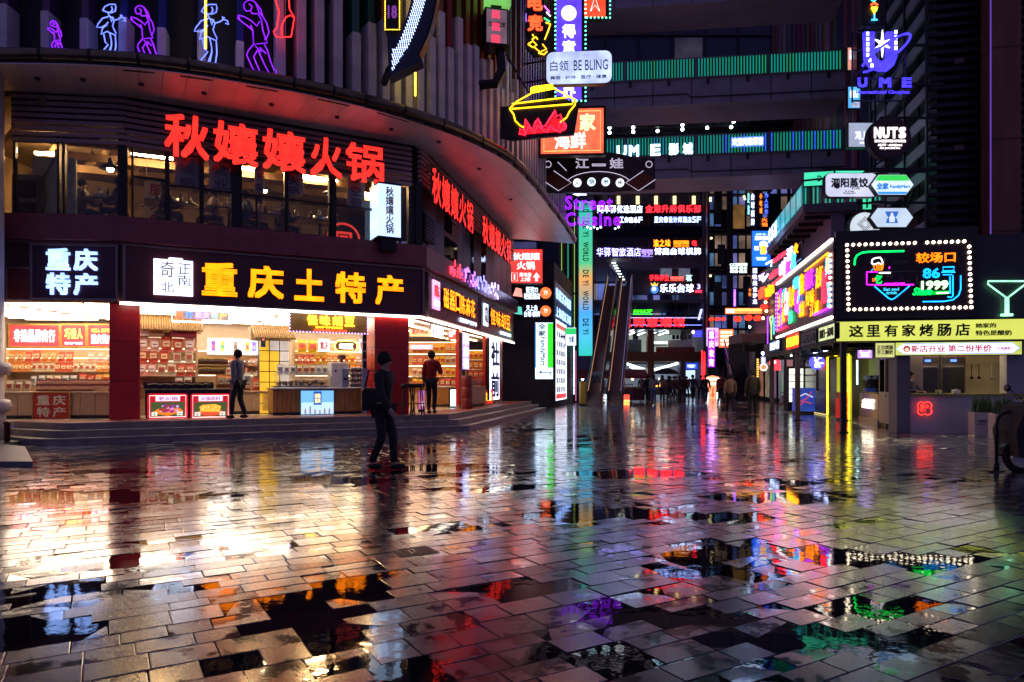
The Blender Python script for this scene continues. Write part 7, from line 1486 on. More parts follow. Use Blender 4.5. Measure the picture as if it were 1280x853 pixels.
# blade signs on the right
def rbl(label,x0,x1,y0,y1,Y,**k):return sign('blade_sign',label,face(Y),x0,x1,y0,y1,**k)
HG=pm('black_bracket',(.01,.01,.012),.4,.3)
def hexs(w_,h_):c=h_*.5;return[(c*.75,0),(w_-c*.75,0),(w_,h_/2),(w_-c*.75,h_),(c*.75,h_),(0,h_/2)]
t,w_,h_=rbl('rounded white lightbox with brushed dark characters on a long black bracket',1032,1096,217,246,22);board(t,w_,h_,panel_em((.50,.52,.68),.95,.15,1.5),.2,HG,.02,rnd=.16);obj('wall_bracket',MB().box(-.1,3.4,.05,.13,h_+.12,h_+.2).box(.3,.34,.05,.1,h_,h_+.12),HG,t)
lettering(t,'泗阳蒸饺',w_*.1,h_*.38,w_*.72,h_*.42,bkp,-.017,bold=.03);lettering(t,'Si yang\nzheng jiao',w_*.33,h_*.1,w_*.25,h_*.16,pm('grey_print',(.15,.15,.17),.5),-.017);obj('smile',MB().disc(w_*.22,h_*.45,.09,-.03,-.018,14),pm('pink_print',(.5,.2,.3),.5),t);lettering(t,'手工水饺',w_*.5,h_*.3,w_*.16,h_*.08,DKRED,-.017)
t,w_,h_=rbl('hexagonal white sign with green top band, blue base and store lettering',1089,1141.5,219,243.5,21.6);obj('casing',MB().prism_y([(x,z)for x,z in[(p[0]*1.02-.01*w_,p[1]*1.06-.03*h_)for p in hexs(w_,h_)]],0,.2),HG,t);obj('panel',MB().prism_y(hexs(w_,h_),-.015,-.001),panel_em((.6,.72,.8),.95,.1,1.5),t)
c=h_*.375;obj('green_band',MB().prism_y([(c*.5,h_*.7),(w_-c*.5,h_*.7),(w_-c,h_*.985),(c,h_*.985)],-.021,-.0155),em((.03,.55,.08),1),t);obj('blue_band',MB().prism_y([(c,h_*.015),(w_-c,h_*.015),(w_-c*.8,h_*.14),(c*.8,h_*.14)],-.021,-.0155),em((.03,.25,.7),1),t)
lettering(t,'全家',w_*.12,h_*.25,w_*.28,h_*.34,em((.02,.18,.6),.9),-.016,bold=.04);lettering(t,'FamilyMart',w_*.44,h_*.27,w_*.48,h_*.22,em((.02,.18,.6),.9),-.016,bold=.02);obj('wall_bracket',MB().box(0,1.9,.06,.12,h_+.1,h_+.17).box(.5,.53,.06,.1,h_,h_+.1).box(1.0,1.03,.06,.1,h_,h_+.1),HG,t)
t,w_,h_=rbl('hexagonal white sign with a blue milk can emblem',1088,1141,260.5,284,21.6);obj('casing',MB().prism_y([(p[0]*1.03-.015*w_,p[1]*1.08-.04*h_)for p in hexs(w_,h_)],0,.2),HG,t);obj('panel',MB().prism_y(hexs(w_,h_),-.015,-.001),panel_em((.45,.55,.68),.9,.1,1.5),t)
eb_=em((.03,.12,.5),.9);D=lambda pts:[(w_*x,h_*y)for x,y in pts];obj('emblem',MB().prism_y(D([(.36,.2),(.64,.2),(.62,.42),(.58,.5),(.62,.6),(.66,.82),(.34,.82),(.38,.6),(.42,.5),(.38,.42)]),-.021,-.0155),eb_,t);obj('milk_can',MB().prism_y(D([(.44,.25),(.56,.25),(.57,.5),(.53,.62),(.53,.74),(.47,.74),(.47,.62),(.43,.5)]),-.026,-.0215),em((.6,.68,.8),.9),t);obj('wall_bracket',MB().box(0,1.8,.06,.12,h_+.16,h_+.23).box(.7,.73,.06,.1,h_,h_+.16),HG,t)
t,w_,h_=rbl('round white lightbox with a red diamond pattern, partly behind the hexagonal signs',1062,1100,265.5,303,23.5);obj('drum',MB().disc(w_/2,h_/2,w_/2,0,.25,36),HG,t);obj('panel',MB().disc(w_/2,h_/2,w_*.485,-.015,-.001,36),panel_em((.5,.56,.62),.95,.1,1.5),t)
for k in range(3):q_=.13+.06*k;neon(t,[(w_*.5,h_*(.6+q_)),(w_*(.5+q_),h_*.6),(w_*.5,h_*(.6-q_)),(w_*(.5-q_),h_*.6)],.012,pm('red_outline',(.4,.06,.05),.5),closed=True,y=-.017)
obj('wall_bracket',MB().box(w_*.3,w_*.34,.05,.12,h_,h_+.8).box(w_*.3,w_+.8,.05,.12,h_+.3,h_+.36),HG,t)
t,w_,h_=rbl('round maroon sign reading NUTS in white block letters',1085,1139,147.5,197.5,22.2);obj('drum',MB().disc(w_/2,h_/2,w_/2,0,.25,40),HG,t);obj('panel',MB().disc(w_/2,h_/2,w_*.48,-.02,-.001,40),pm('dark_maroon_face',(.05,.008,.012),.35),t);NL=em((.8,.75,.78),1.6)
for i,c_ in enumerate('NUTS'):lettering(t,c_,w_*(.13+.19*i),h_*.48,w_*.165,h_*.28,NL,-.022,'letter',bold=.06)
lettering(t,'酒吧·精酿啤酒·现场演出',w_*.14,h_*.38,w_*.72,h_*.065,NL,-.022,bold=.02);lettering(t,"NUTS · club&band.\nlike you and me.",w_*.22,h_*.2,w_*.56,h_*.14,NL,-.022,bold=.02,shear=.2)
obj('wall_bracket',MB().box(w_*.3,w_+.9,.05,.12,h_+.0,h_+.06),HG,t)
t,w_,h_=rbl('blue cinema sign of a giant U with white star and orbit ring',1068,1136,38,124,22.6);L=t.location;UP=face(22.6);q=lambda pts:[local(x,y,UP,L)for x,y in pts];lat=pm('lattice_steel',(.14,.12,.13),.45,.5)
for x0_,y0_,x1_,y1_ in((1068,38,1068,126),(1135,38,1135,126),(1101,38,1101,126),(1068,38,1135,38),(1068,96,1135,96),(1068,124,1135,124),(1068,60,1135,60))+tuple((1068+13.4*i,38,1068+13.4*(i+(1 if i%2 else-1)*(1 if 0<i<5 else 0)),60)for i in range(6))+tuple((1068+17*i,96,1068+17*(i+1),60 if i%2 else 80)for i in range(4)):
    neon(t,q([(x0_,y0_),(x1_,y1_)]),.03,lat,'lattice_bar',y=.15)
UB=em((.05,.035,1),1.5)
obj('giant_letter',MB().prism_y(q([(1078,42),(1091,42),(1091,70),(1094,76),(1100,79),(1103,76),(1106,72),(1106,42),(1119,42),(1119,74),(1115,84),(1108,90),(1098,90),(1086,86),(1079,76)][::-1]),-.12,0),UB,t)
wd=em((.6,.65,1),2.2)
for i in range(7):p=q([(1080.5+(0 if i<5 else(i-4)*2.6),47+6.6*i)])[0];obj('film_hole',MB().box(p[0],p[0]+.09,-.135,-.121,p[1],p[1]+.12),wd,t)
for i in range(4):p=q([(1115.5,45+6.6*i)])[0];obj('film_hole',MB().box(p[0],p[0]+.09,-.135,-.121,p[1],p[1]+.12),wd,t)
st_=[]
for k in range(12):a=R(90+30*k);rr_=(1,.18,.62,.18,.62,.18)[k%6];st_.append((1099.5+17*rr_*math.cos(a)*(1 if k%6 else.9),58-17*rr_*math.sin(a)))
obj('star',MB().prism_y(q(st_),-.2,-.14),em((.75,.8,1),2.2),t)
neon(t,q([(1103+34*math.cos(R(a))*.9-3*math.sin(R(a)),70-26*math.cos(R(a))*.85-9*math.sin(R(a)))for a in range(-160,170,15)]),.04,UB,'orbit_ring',y=-.2)
for c_,x in(('U',1069),('M',1095.5),('E',1124)):a=q([(x,112)])[0];b=q([(x+12.5+(3 if c_=='M' else 0),99.5)])[0];lettering(t,c_,a[0],a[1],b[0]-a[0],b[1]-a[1],UB,-.05,'letter',bold=.07,depth=.1)
a=q([(1069,119.5)])[0];b=q([(1136,114)])[0];lettering(t,'International Cineplex',a[0],a[1],b[0]-a[0],b[1]-a[1],UB,-.05,bold=.03)
obj('wall_bracket',MB().box(w_,w_+1.2,.1,.2,.5,.6).box(w_,w_+1.2,.1,.2,h_*.8,h_*.83),HG,t)
t,w_,h_=rbl('black vertical sign with neon letters and a cocktail above the blue cinema sign',1077,1107,-50,33,22.4);obj('casing',MB().box(0,w_,0,.3,0,h_),BLACK,t);neon(t,[(w_*.38,h_*.27),(w_*.62,h_*.27),(w_*.5,h_*.17),(w_*.38,h_*.27)],.03,em((1,.45,.02),2.6));neon(t,[(w_*.5,h_*.17),(w_*.5,h_*.09)],.025,em((.05,.4,1),2.4));neon(t,[(w_*.38,h_*.085),(w_*.62,h_*.085)],.025,em((.05,.4,1),2.4));obj('fruit',MB().disc(w_*.5,h_*.24,.09,-.07,-.05,12),em((.4,.9,.05),2),t);neon(t,[(w_*.36,h_*.31),(w_*.5,h_*.34),(w_*.64,h_*.30)],.035,em((1,.08,.02),2.4));lettering(t,'BS',w_*.38,h_*.37,w_*.26,h_*.2,em((.02,.8,.6),2.4),-.01,tube=.03,vertical=True)
t,w_,h_=rbl('salmon lightbox with white characters on the upper bridge, behind the cinema sign',1059.5,1079,60,88,39);board(t,w_,h_,panel_em((.75,.3,.22),.8),.2,BLACK,.03);lettering(t,'日料\n寿司',w_*.1,h_*.45,w_*.6,h_*.45,WHT,-.014,bold=.03);obj('picture',MB().disc(w_*.6,h_*.2,w_*.25,-.03,-.0125,12),em((.8,.6,.5),.8),t)
t,w_,h_=rbl('cyan blue lightbox with pale characters below the upper bridge end',1060,1103,109,135.5,38);board(t,w_,h_,panel_em((.08,.38,.75),1.0,.4,.8),.2,BLACK,.03);lettering(t,'健身',w_*.05,h_*.5,w_*.25,h_*.35,WHT,-.014,bold=.02);obj('picture',MB().box(w_*.1,w_*.9,-.02,-.0125,h_*.05,h_*.28),panel_em((.4,.4,.6),.8,.4,6),t)
t,w_,h_=rbl('grey white lightbox with pale characters left of the round maroon sign',1060.5,1094,154,184,27);board(t,w_,h_,panel_em((.34,.38,.52),.8,.15,1),.2,BLACK,.03);lettering(t,'冯上',w_*.25,h_*.3,w_*.45,h_*.35,em((.8,.85,1),1.1),-.014,bold=.02);lettering(t,'火锅',w_*.4,h_*.12,w_*.2,h_*.1,em((.8,.85,1),1.1),-.014)
# brackets between tower and signs
t=thing('bracket_frame','long black steel bracket frame carrying the signs on the right tower','bracket',(PXR(1065,26),26,0),KZ)
for pts in([(-1.8,0,9.0),(2.2,0,9.2)],[(-.5,0,8.6),(2.0,0,10.2)],[(.8,0,8.9),(.8,0,12)],[(1.6,0,6.9),(2.4,0,9.2)],[(2.3,0,6.6),(2.3,0,14)]):obj('bar',MB().tube(pts,.04,6),BLACK,t)
# ---- coloured building along the right of the street behind the bridges
cbw=thing('striped_building','tall building with maroon, yellow, blue and pink vertical stripes behind the bridges','building',(19.2,38.0,0),math.atan2(SD.y,SD.x))
pal=[((.10,.015,.04),'maroon_stripe'),((.05,.02,.04),'dark_stripe'),((.16,.05,.08),'rose_stripe'),((.18,.14,.02),'yellow_stripe'),((.02,.05,.12),'blue_stripe'),((.22,.15,.22),'pale_pink_stripe'),((.02,.08,.08),'teal_stripe'),((.14,.02,.02),'red_stripe')]
pmats=[pm(n_,tuple(v*1.9 for v in c_),.45,.1,.2,.6)for c_,n_ in pal];seq=[0,2,1,0,2,1,4,4,3,6,7,5,5,3,7,5,4,3,0,2,1,0,3,1,4,2,0]
obj('wall',MB().box(0,28,-3.0,-.0,0,42),DARKWALL,cbw)
for i in range(50):obj('stripe',MB().box(.56*i+.03,.56*i+.5,.02,.14,7.5,42),pmats[seq[i%len(seq)]],cbw)
obj('gable',MB().box(-.2,-.02,-9,0,0,42),pm('slate_gable',(.06,.07,.11),.5,0,.2,.5),cbw)
for i in range(22):obj('gable_louvre',MB().box(-.26,-.201,-8.8,-.1,8+1.5*i,8.5+1.5*i),pm('slate_band',(.10,.10,.15),.5),cbw)
# street wall of the right side (behind kiosks up to the tower), so the street is closed
t=thing('side_street_building','dark buildings behind the kiosk row along the right of the street','building',(14.3,36.6,0),math.atan2(SD.y,SD.x));obj('wall',MB().box(0,26,-4,-.8,0,9),pm('night_facade',(.05,.04,.06),.5,0,.4,.5),t)
for i in range(9):obj('shop_window',MB().box(.6+2.6*i,2.6+2.6*i,-.79,-.75,.3,2.6),panel_em(((.5,.2,.12),(.15,.3,.28),(.3,.14,.3),(.35,.28,.2))[i%4],.35,.6,1.2),t);obj('frame_bar',MB().box(.45+2.6*i,.55+2.6*i,-.8,-.7,0,3),BLACK,t)
# ------------------------------------------------------------------ people
def skin_mesh(chain,name,mats,sub=1,seed=None):
    """chain: dict joint -> (pos, radius, parent); a skinned, continuous surface"""
    me=bpy.data.meshes.new(name);keys=list(chain);idx={k:i for i,k in enumerate(keys)}
    me.from_pydata([chain[k][0]for k in keys],[(idx[k],idx[chain[k][2]])for k in keys if chain[k][2]],[])
    o=bpy.data.objects.new('tmp',me)
    bm=bmesh.new();bm.from_mesh(me);L=bm.verts.layers.skin.verify();bm.verts.ensure_lookup_table()
    for k in keys:
        r=chain[k][1];r=r if isinstance(r,tuple)else(r,r);bm.verts[idx[k]][L].radius=r;bm.verts[idx[k]][L].use_root=chain[k][2]is None
    bm.to_mesh(me);bm.free()
    m=o.modifiers.new('s','SKIN');m.use_smooth_shade=True;s_=o.modifiers.new('u','SUBSURF');s_.levels=sub;s_.render_levels=sub
    res=evaluate(o);res.name=name;res.materials.clear()
    for q_ in(mats if isinstance(mats,list)else[mats]):res.materials.append(q_)
    res.polygons.foreach_set('use_smooth',[True]*len(res.polygons));return res
CL={}
def cloth(c,nm):
    if nm not in CL:CL[nm]=pm(nm,c,.75,0,.3,9,.2,60)
    return CL[nm]
def person(label,loc,rz,pose='walk',top=((.03,.03,.035),'black_jacket'),leg=((.02,.02,.025),'black_trousers'),hair=((.015,.01,.01),'black_hair'),longhair=False,h=1.72,group=None,fingers=False,phase=1,hood=False,bulk=1.0,arms=None,bag=None):
    t=thing('person',label,'person',loc,rz,group);S=h/1.72;P=phase
    if pose=='walk':st=.26
    elif pose=='stand':st=.03
    elif pose=='stroll':st=.13
    else:st=0
    V=lambda x,y,z:(x*S,y*S,z*S)
    # facing -y; hips, knees, ankles
    if pose=='sit':
        J={'pel':V(0,0,.52),'kl':V(.11,-.42,.5),'al':V(.11,-.40,.09),'kr':V(-.11,-.42,.5),'ar':V(-.12,-.36,.09)};up=V(0,0,-.40);lean=-.06
    else:
        J={'pel':V(0,0,.93),'kl':V(.09,-st*.62*P-.03,.50),'al':V(.09,-st*P+(.06 if P<0 else 0),.09),'kr':V(-.09,st*.15*P-.05,.50),'ar':V(-.09,st*1.1*P+.0,.10)};up=(0,0,0);lean=-.02
    U=lambda x,y,z:(x*S,y*S,z*S+up[2])
    sh={'l':U(.185,lean,1.40),'r':U(-.185,lean,1.40)}
    if arms=='forward':el={'l':U(.24,lean-.12,1.14),'r':U(-.24,lean-.12,1.14)};wr={'l':U(.12,lean-.34,1.12),'r':U(-.12,lean-.34,1.14)}
    elif arms=='phone':el={'l':U(.22,lean+.02,1.12),'r':U(-.24,lean-.1,1.12)};wr={'l':U(.24,lean-.05,.88),'r':U(-.08,lean-.28,1.25)}
    else:el={'l':U(.24,lean+.10*P*(st>.1),1.12),'r':U(-.24,lean-.08*P*(st>.1),1.12)};wr={'l':U(.25,lean+.10*P*(st>.1)-.04,.87),'r':U(-.25,lean-.22*P*(st>.1)-.02,.89)}
    C_={'pel':(J['pel'],(.125*S*bulk,.1*S*bulk),None),'wst':(U(0,lean*.5,1.06),(.115*S*bulk,.09*S*bulk),'pel'),'chs':(U(0,lean,1.27),(.15*S*bulk,.105*S*bulk),'wst'),'nkb':(U(0,lean,1.43),.065*S,'chs'),
          'nk':(U(0,lean-.01,1.48),.05*S,'nkb'),'jaw':(U(0,lean-.025,1.545),(.062*S,.07*S),'nk'),'hd':(U(0,lean-.015,1.62),(.078*S,.092*S),'jaw'),'crn':(U(0,lean-.005,1.685),(.055*S,.066*S),'hd')}
    for s_,x in(('l',1),('r',-1)):
        C_['hip'+s_]=((J['pel'][0]+.085*x*S,J['pel'][1],J['pel'][2]-.04*S),.085*S,'pel');C_['kn'+s_]=(J['k'+s_],.055*S,'hip'+s_);C_['an'+s_]=(J['a'+s_],.038*S,'kn'+s_)
        a=J['a'+s_];C_['to'+s_]=((a[0],a[1]-.13*S,a[2]-.045*S),.035*S,'an'+s_)
        C_['sh'+s_]=(sh[s_],.062*S,'nkb');C_['el'+s_]=(el[s_],.042*S,'sh'+s_);C_['wr'+s_]=(wr[s_],.027*S,'el'+s_)
        d=(Vector(wr[s_])-Vector(el[s_])).normalized();p=Vector(wr[s_])+d*.055*S;C_['pm'+s_]=(tuple(p),(.036*S,.016*S),'wr'+s_)
        side=Vector((0,-1,0))if abs(d.y)<.7 else Vector((x,0,0));inn_=Vector((-x,0,0))if abs(d.y)<.7 else Vector((0,0,-1))
        if fingers:
            for f,(o_,L_)in enumerate(((-.03,.062),(-.01,.075),(.01,.07),(.03,.055))):
                b=p+d*.03*S+side*o_*S;C_['f%d'%f+s_]=(tuple(b+d*L_*.5*S),.009*S,'pm'+s_);C_['g%d'%f+s_]=(tuple(b+d*L_*.9*S+inn_*.02*S),.0075*S,'f%d'%f+s_)
            C_['th'+s_]=(tuple(Vector(wr[s_])+d*.03*S+side*.045*S),.011*S,'wr'+s_);C_['ti'+s_]=(tuple(Vector(wr[s_])+d*.07*S+side*.055*S+inn_*.01*S),.009*S,'th'+s_)
        else:C_['fg'+s_]=(tuple(p+d*.07*S),(.026*S,.012*S),'pm'+s_)
    body=obj('body',skin_mesh(C_,'body',SKIN,1 if not fingers else 2),None,t)
    def sub_(ks,grow,root):return{k:(C_[k][0],tuple(v+grow*S for v in(C_[k][1]if isinstance(C_[k][1],tuple)else(C_[k][1],)*2)),None if k==root else C_[k][2])for k in ks}
    jk=sub_(['pel','wst','chs','nkb','shl','shr','ell','elr','wrl','wrr'],.024*(1.3 if bulk>1 else 1),'pel');jk['nkb']=(jk['nkb'][0],.085*S,'chs')
    jk['pel']=((J['pel'][0],J['pel'][1],J['pel'][2]-.02*S),(.165*S*bulk,.13*S*bulk),None)
    obj('jacket',skin_mesh(jk,'jacket',cloth(*top),1),None,t)
    obj('trousers',skin_mesh(sub_(['pel','hipl','hipr','knl','knr','anl','anr'],.02,'pel'),'trousers',cloth(*leg),1),None,t)
    for s_ in 'lr':
        a=J['a'+s_];m=MB();m.ball((a[0],a[1]-.055*S,max(.045*S,a[2]-.04*S)),.13*S,10,(.38,1.05,.36));obj('shoe',m,cloth((.02,.02,.02),'dark_shoe'),t,smooth=True)
    hc=C_['hd'][0];hm=MB();hm.ball((hc[0],hc[1]+.022*S,hc[2]+.022*S),.115*S,12,(.93,.98,1.02))
    if longhair:hm.ball((hc[0],hc[1]+.06*S,hc[2]-.12*S),.12*S,10,(.8,.5,1.25))
    obj('hair' if not hood else 'hood',hm,cloth(*hair)if not hood else cloth(*top),t,smooth=True)
    for x in(-1,1):
        fy=hc[1]-.088*S;obj('eye',MB().ball((hc[0]+.032*x*S,fy,hc[2]-.012*S),.012*S,6),BLACK,body);obj('ear',MB().ball((hc[0]+.08*x*S,hc[1]+.005,hc[2]-.02*S),.026*S,6,(.4,.7,1)),SKIN,body,smooth=True)
    obj('nose',MB().ball((hc[0],hc[1]-.1*S,hc[2]-.035*S),.016*S,6,(.8,1,1.3)),SKIN,body,smooth=True);obj('mouth',MB().ball((hc[0],hc[1]-.085*S,hc[2]-.075*S),.02*S,6,(1.1,.5,.3)),pm('lips',(.3,.08,.07),.5),body,smooth=True)
    if bag:bagthing(t,S,bag)
    return t
def bagthing(t,S,b):pass
def gp_(px,py):Y=CZ*FPX/(py-HZ);return(PXR(px,Y),Y,0)
blk=((.018,.018,.022),'black_jacket');jean=((.03,.045,.09),'dark_jeans');redj=((.42,.015,.015),'red_jacket');olive=((.06,.06,.04),'olive_coat');grey_=((.2,.2,.23),'grey_coat');blue_=((.04,.12,.3),'blue_jacket');pink_=((.5,.35,.38),'pale_pink_coat');tan=((.3,.2,.12),'tan_coat')
x,y,z=gp_(479,588)
person('person in black walking across the wet plaza in front of the second red column',(x,y,.006),R(70),'stroll',blk,fingers=True,h=1.70)
bg_=thing('shoulder_bag','dark shoulder bag at the back of the person walking on the plaza','bag',(x-.14,y+.02,1.02),R(72));obj('bag_body',MB().cbox(-.1,.1,-.18,.18,-.15,.18,.04),BLACK,bg_);obj('strap',MB().tube([(0,-.15,.17),(-.02,-.05,.42),(0,.08,.44),(0,.15,.17)],.014,5),BLACK,bg_)
h=FRONT.off(.4).hit(537);p5=face(18.6).hit(537.5)
person('person in a red jacket standing on the terrace looking into the side bay',(p5.x,19.9*0+18.9,FZ),R(165),'stand',redj,fingers=True,h=1.70,bulk=1.08,arms='phone')
h=FRONT.off(.35).hit(298);person('shopper in dark clothes walking past the two picture lightboxes',(h.x,h.y,FZ),R(250),'stroll',grey_,((.02,.02,.03),'black_trousers'),h=1.62,fingers=True)
# diners upstairs
seatm=pm('bench_wood',(.10,.05,.03),.5)
for i,(px,k,rz,tp,lh,lab)in enumerate(((100,-1.35,90,olive,False,'diner in a brown coat seated at the left of the corner pillar table'),(151,-1.3,-90,blk,False,'diner in black seated at the right of the corner pillar table'),(203,-1.0,100,blk,True,'diner in black seated beside the red service poster'),
        (270,-1.1,-80,pink_,True,'diner with long hair and a pale top near the fourth front window'),(305,-1.1,95,blue_,False,'diner in a blue cap and jacket near the middle window'),(327,-1.3,-85,pink_,True,'diner in a pale top at the middle window table'),(352,-1.2,90,((.09,.05,.16),'violet_sweater'),True,'diner in a violet sweater left of the round ring sign'))):
    q_=FRONT.off(k)if px>150 else LEFTF.off(k);h=q_.hit(px);person(lab,(h.x,h.y,ST+.55),q_.rz+R(rz),'sit',tp,longhair=lh,arms='forward',h=1.66)
    s_=thing('bench_seat','wooden stool under the '+lab.split(' seated')[0].split(' near')[0].split(' at the')[0].split(' left of')[0]+' upstairs','stool',(h.x,h.y,ST+.55),q_.rz);obj('seat',MB().cbox(-.18,.18,-.18,.18,.38,.43,.01),seatm,s_)
    for a,b in((-.15,-.15),(.15,-.15),(.15,.15),(-.15,.15)):obj('leg',MB().box(a-.02,a+.02,b-.02,b+.02,0,.38),seatm,s_)
# people on the plaza and down the street
for(px,py,rz,pose,tp,lg,kw_,lab)in(
    (941,522,180,'stand',olive,((.02,.02,.02),'black_trousers'),dict(bulk=1.2,hood=True),'person in a long dark coat seen from behind, nearest in the street'),
    (913,519,175,'walk',tan,blk,dict(h=1.58),'person in a tan hooded coat walking away, left of the long dark coat'),
    (853,507,180,'walk',blk,blk,{},'person in black walking away below the bank sign'),
    (866,504,185,'walk',((.05,.02,.05),'plum_coat'),blk,dict(phase=-1),'person in a plum coat walking right of the person in black'),
    (876,502,180,'walk',grey_,blk,{},'person in a grey coat walking among the group under the violet sign'),
    (882,504,175,'walk',blk,jean,dict(phase=-1),'person in black and jeans left of the red light column'),
    (901,507,0,'walk',((.16,.03,.03),'dark_red_coat'),blk,{},'person in a dark red coat under the violet vertical sign'),
    (929,500,180,'walk',blk,blk,dict(phase=-1),'person in black at the foot of the dark escalator'),
    (892,499,10,'walk',((.04,.05,.04),'green_coat'),blk,{},'distant person in a green coat in front of the red pyramid sign'),
    (836,501,190,'stand',((.12,.1,.08),'brown_coat'),jean,dict(longhair=True),'person in a brown coat under the black umbrella'),
    (828,503,170,'stand',tan,jean,dict(longhair=True),'person with long hair and tan coat under the black umbrella'),
    (817,505,180,'stand',grey_,blue_,dict(longhair=True,arms='phone'),'person in grey top and blue skirt beside the glowing stall lamp'),
    (810,503,160,'stand',blk,blk,{},'person in black at the left of the street food stall'),
    (802,501,150,'stand',((.15,.13,.1),'khaki_coat'),jean,{},'person in a khaki coat behind the person in black at the stall'),
    (842,499,90,'walk',((.1,.03,.03),'wine_coat'),blk,{},'person in a wine coat right of the black umbrella'),
    (971,501,190,'stand',((.18,.2,.2),'pale_grey_coat'),blk,{},'person in a pale grey coat between the far canopy posts')):
    x,y,z=gp_(px,py);person(lab,(x,y,.004),R(rz),pose,tp,lg,**kw_)
dr_=random.Random(12);protos=[o for o in bpy.data.objects if o.name.startswith('person')and o.get('category')=='person' and o.location.y>30 and o.location.z<.1][:9]
for i in range(16):
    px,py=dr_.uniform(838,962),dr_.uniform(496.2,499.6);x,y,z=gp_(px,py);c=dup(protos[i%len(protos)],(x,y,.004),R(dr_.choice((0,180,150,200,20))),'small dark-clothed pedestrian in the dense crowd farthest down the street','farthest pedestrians in the street')
x,y,z=gp_(990,509.5);person('person in a pale jacket sitting on a low stool behind the white basket trolley',(x,y,0),R(60),'sit',pink_,jean)
s_=thing('low_stool','low dark stool under the person in the pale jacket','stool',(x,y,0));obj('seat',MB().cbox(-.16,.16,-.16,.16,.37,.42,.01),BLACK,s_)
for a,b in((-.13,-.13),(.13,-.13),(.13,.13),(-.13,.13)):obj('leg',MB().box(a-.02,a+.02,b-.02,b+.02,0,.37),BLACK,s_)
x,y,z=gp_(1003,508);person('person in black standing behind the blue drinks display',(x,y,0),R(120),'stand',blk,blk)
p=rloc(kw(1149)*1.05,1.0);person('stall worker with tied-up hair behind the yellow counter',(p.x,p.y,0),R(20),'stand',((.05,.04,.09),'dark_apron'),h=1.58,arms='forward',fingers=True)
# ------------------------------------------------------------------ street furniture and stalls
x,y,z=gp_(728.5,507.5);t=thing('yellow_post','yellow painted square post at the foot of the tall gradient sign','post',(x,y,0));obj('shaft',MB().cbox(-.17,.17,-.17,.17,.12,1.32,.03),pm('traffic_yellow',(.42,.30,.02),.5,0,.3),t);obj('base',MB().box(-.22,.22,-.22,.22,0,.119),DGREY,t)
for i,(xx,cc)in enumerate(((722,(.6,.15,.3)),(712,(.4,.45,.9)))):
    q_=gp_(xx,504);t=thing('light_tube',('dim pink vertical tube between the end block and the yellow post','blue white vertical tube beside the end block')[i],'lamp',(q_[0],q_[1]+1.2,0));obj('tube',MB().tube([(0,0,.1),(0,0,3.3)],.035,6),em(cc,.7),t);obj('base',MB().box(-.1,.1,-.1,.1,0,.1),BLACK,t)
loc,rz,w_,h_=face(42).box(736.5,754.5,466,503.5);t=thing('directory_board','grey two-part directory board in front of the escalators','sign',(loc[0],loc[1],.08),0)
obj('lower_panel',MB().box(0,w_,0,.15,0,.95),pm('brown_grey_board',(.17,.14,.13),.5),t);obj('upper_panel',MB().prism_y([(-.03,1.0),(w_+.03,1.0),(w_+.1,1.72),(w_*.75,1.85),(w_*.25,1.85),(-.1,1.72)],0,.12),pm('blue_grey_board',(.16,.22,.26),.5),t);lettering(t,'较场口\n夜市',.1,1.1,w_-.2,.55,pm('dark_print',(.02,.02,.03),.5),-.004,bold=.03);lettering(t,'游客须知\n文明经营\n请勿拥挤\n注意安全',.15,.2,w_-.3,.6,pm('dark_print',(.02,.02,.03),.5),-.004);obj('foot',MB().box(-.05,w_+.05,-.1,.25,-.08,-.002),DGREY,t)
awn=pm('red_awning',(.35,.04,.06),.6,0,.25,4)
for i,(x0,x1,Yd,lab)in enumerate(((722,736,46,'street stall with a red awning half hidden behind the yellow post'),(755,778,47,'street stall with a red awning right of the directory board'),(778,806,45,'street stall with a red awning next to the food crowd'))):
    L0=PXR(x0,Yd);w_=PXR(x1,Yd)-L0;t=thing('market_stall',lab,'market stall',(L0,Yd,0),0)
    obj('awning',MB().prism_x([(-.5,1.72),(.5,2.15),(1.5,1.72),(1.5,1.66),(.5,2.09),(-.5,1.66)],-.12,w_+.12),awn,t);obj('valance',MB().box(-.12,w_+.12,-.53,-.505,1.52,1.72),awn,t)
    for a,b in((0,-.4),(w_,-.4),(0,1.4),(w_,1.4)):obj('pole',MB().tube([(a,b,0),(a,b,1.7)],.025,5),GREY,t)
    obj('table',MB().box(.05,w_-.05,-.3,.6,.78,.84),pm('stall_table',(.12,.08,.07),.5),t);obj('table_skirt',MB().box(.05,w_-.05,-.3,-.28,.1,.779),pm('stall_skirt',(.16,.05,.06),.6),t)
    for k in range(4):obj('goods_tray',MB().cbox(.12+k*(w_-.3)/4,.12+(k+.85)*(w_-.3)/4,-.2,.3,.845,.98,.02),pm(('goods_orange','goods_red','goods_green','goods_cream')[k],((.5,.2,.03),(.4,.03,.03),(.08,.2,.04),(.5,.42,.3))[k],.5),t)
    obj('stall_lamp',MB().ball((w_*.45,0,1.5),.09,8),em((1,.55,.2)if i==2 else(.7,.85,1),9),t,smooth=True)
x,y,z=gp_(789,503.5)
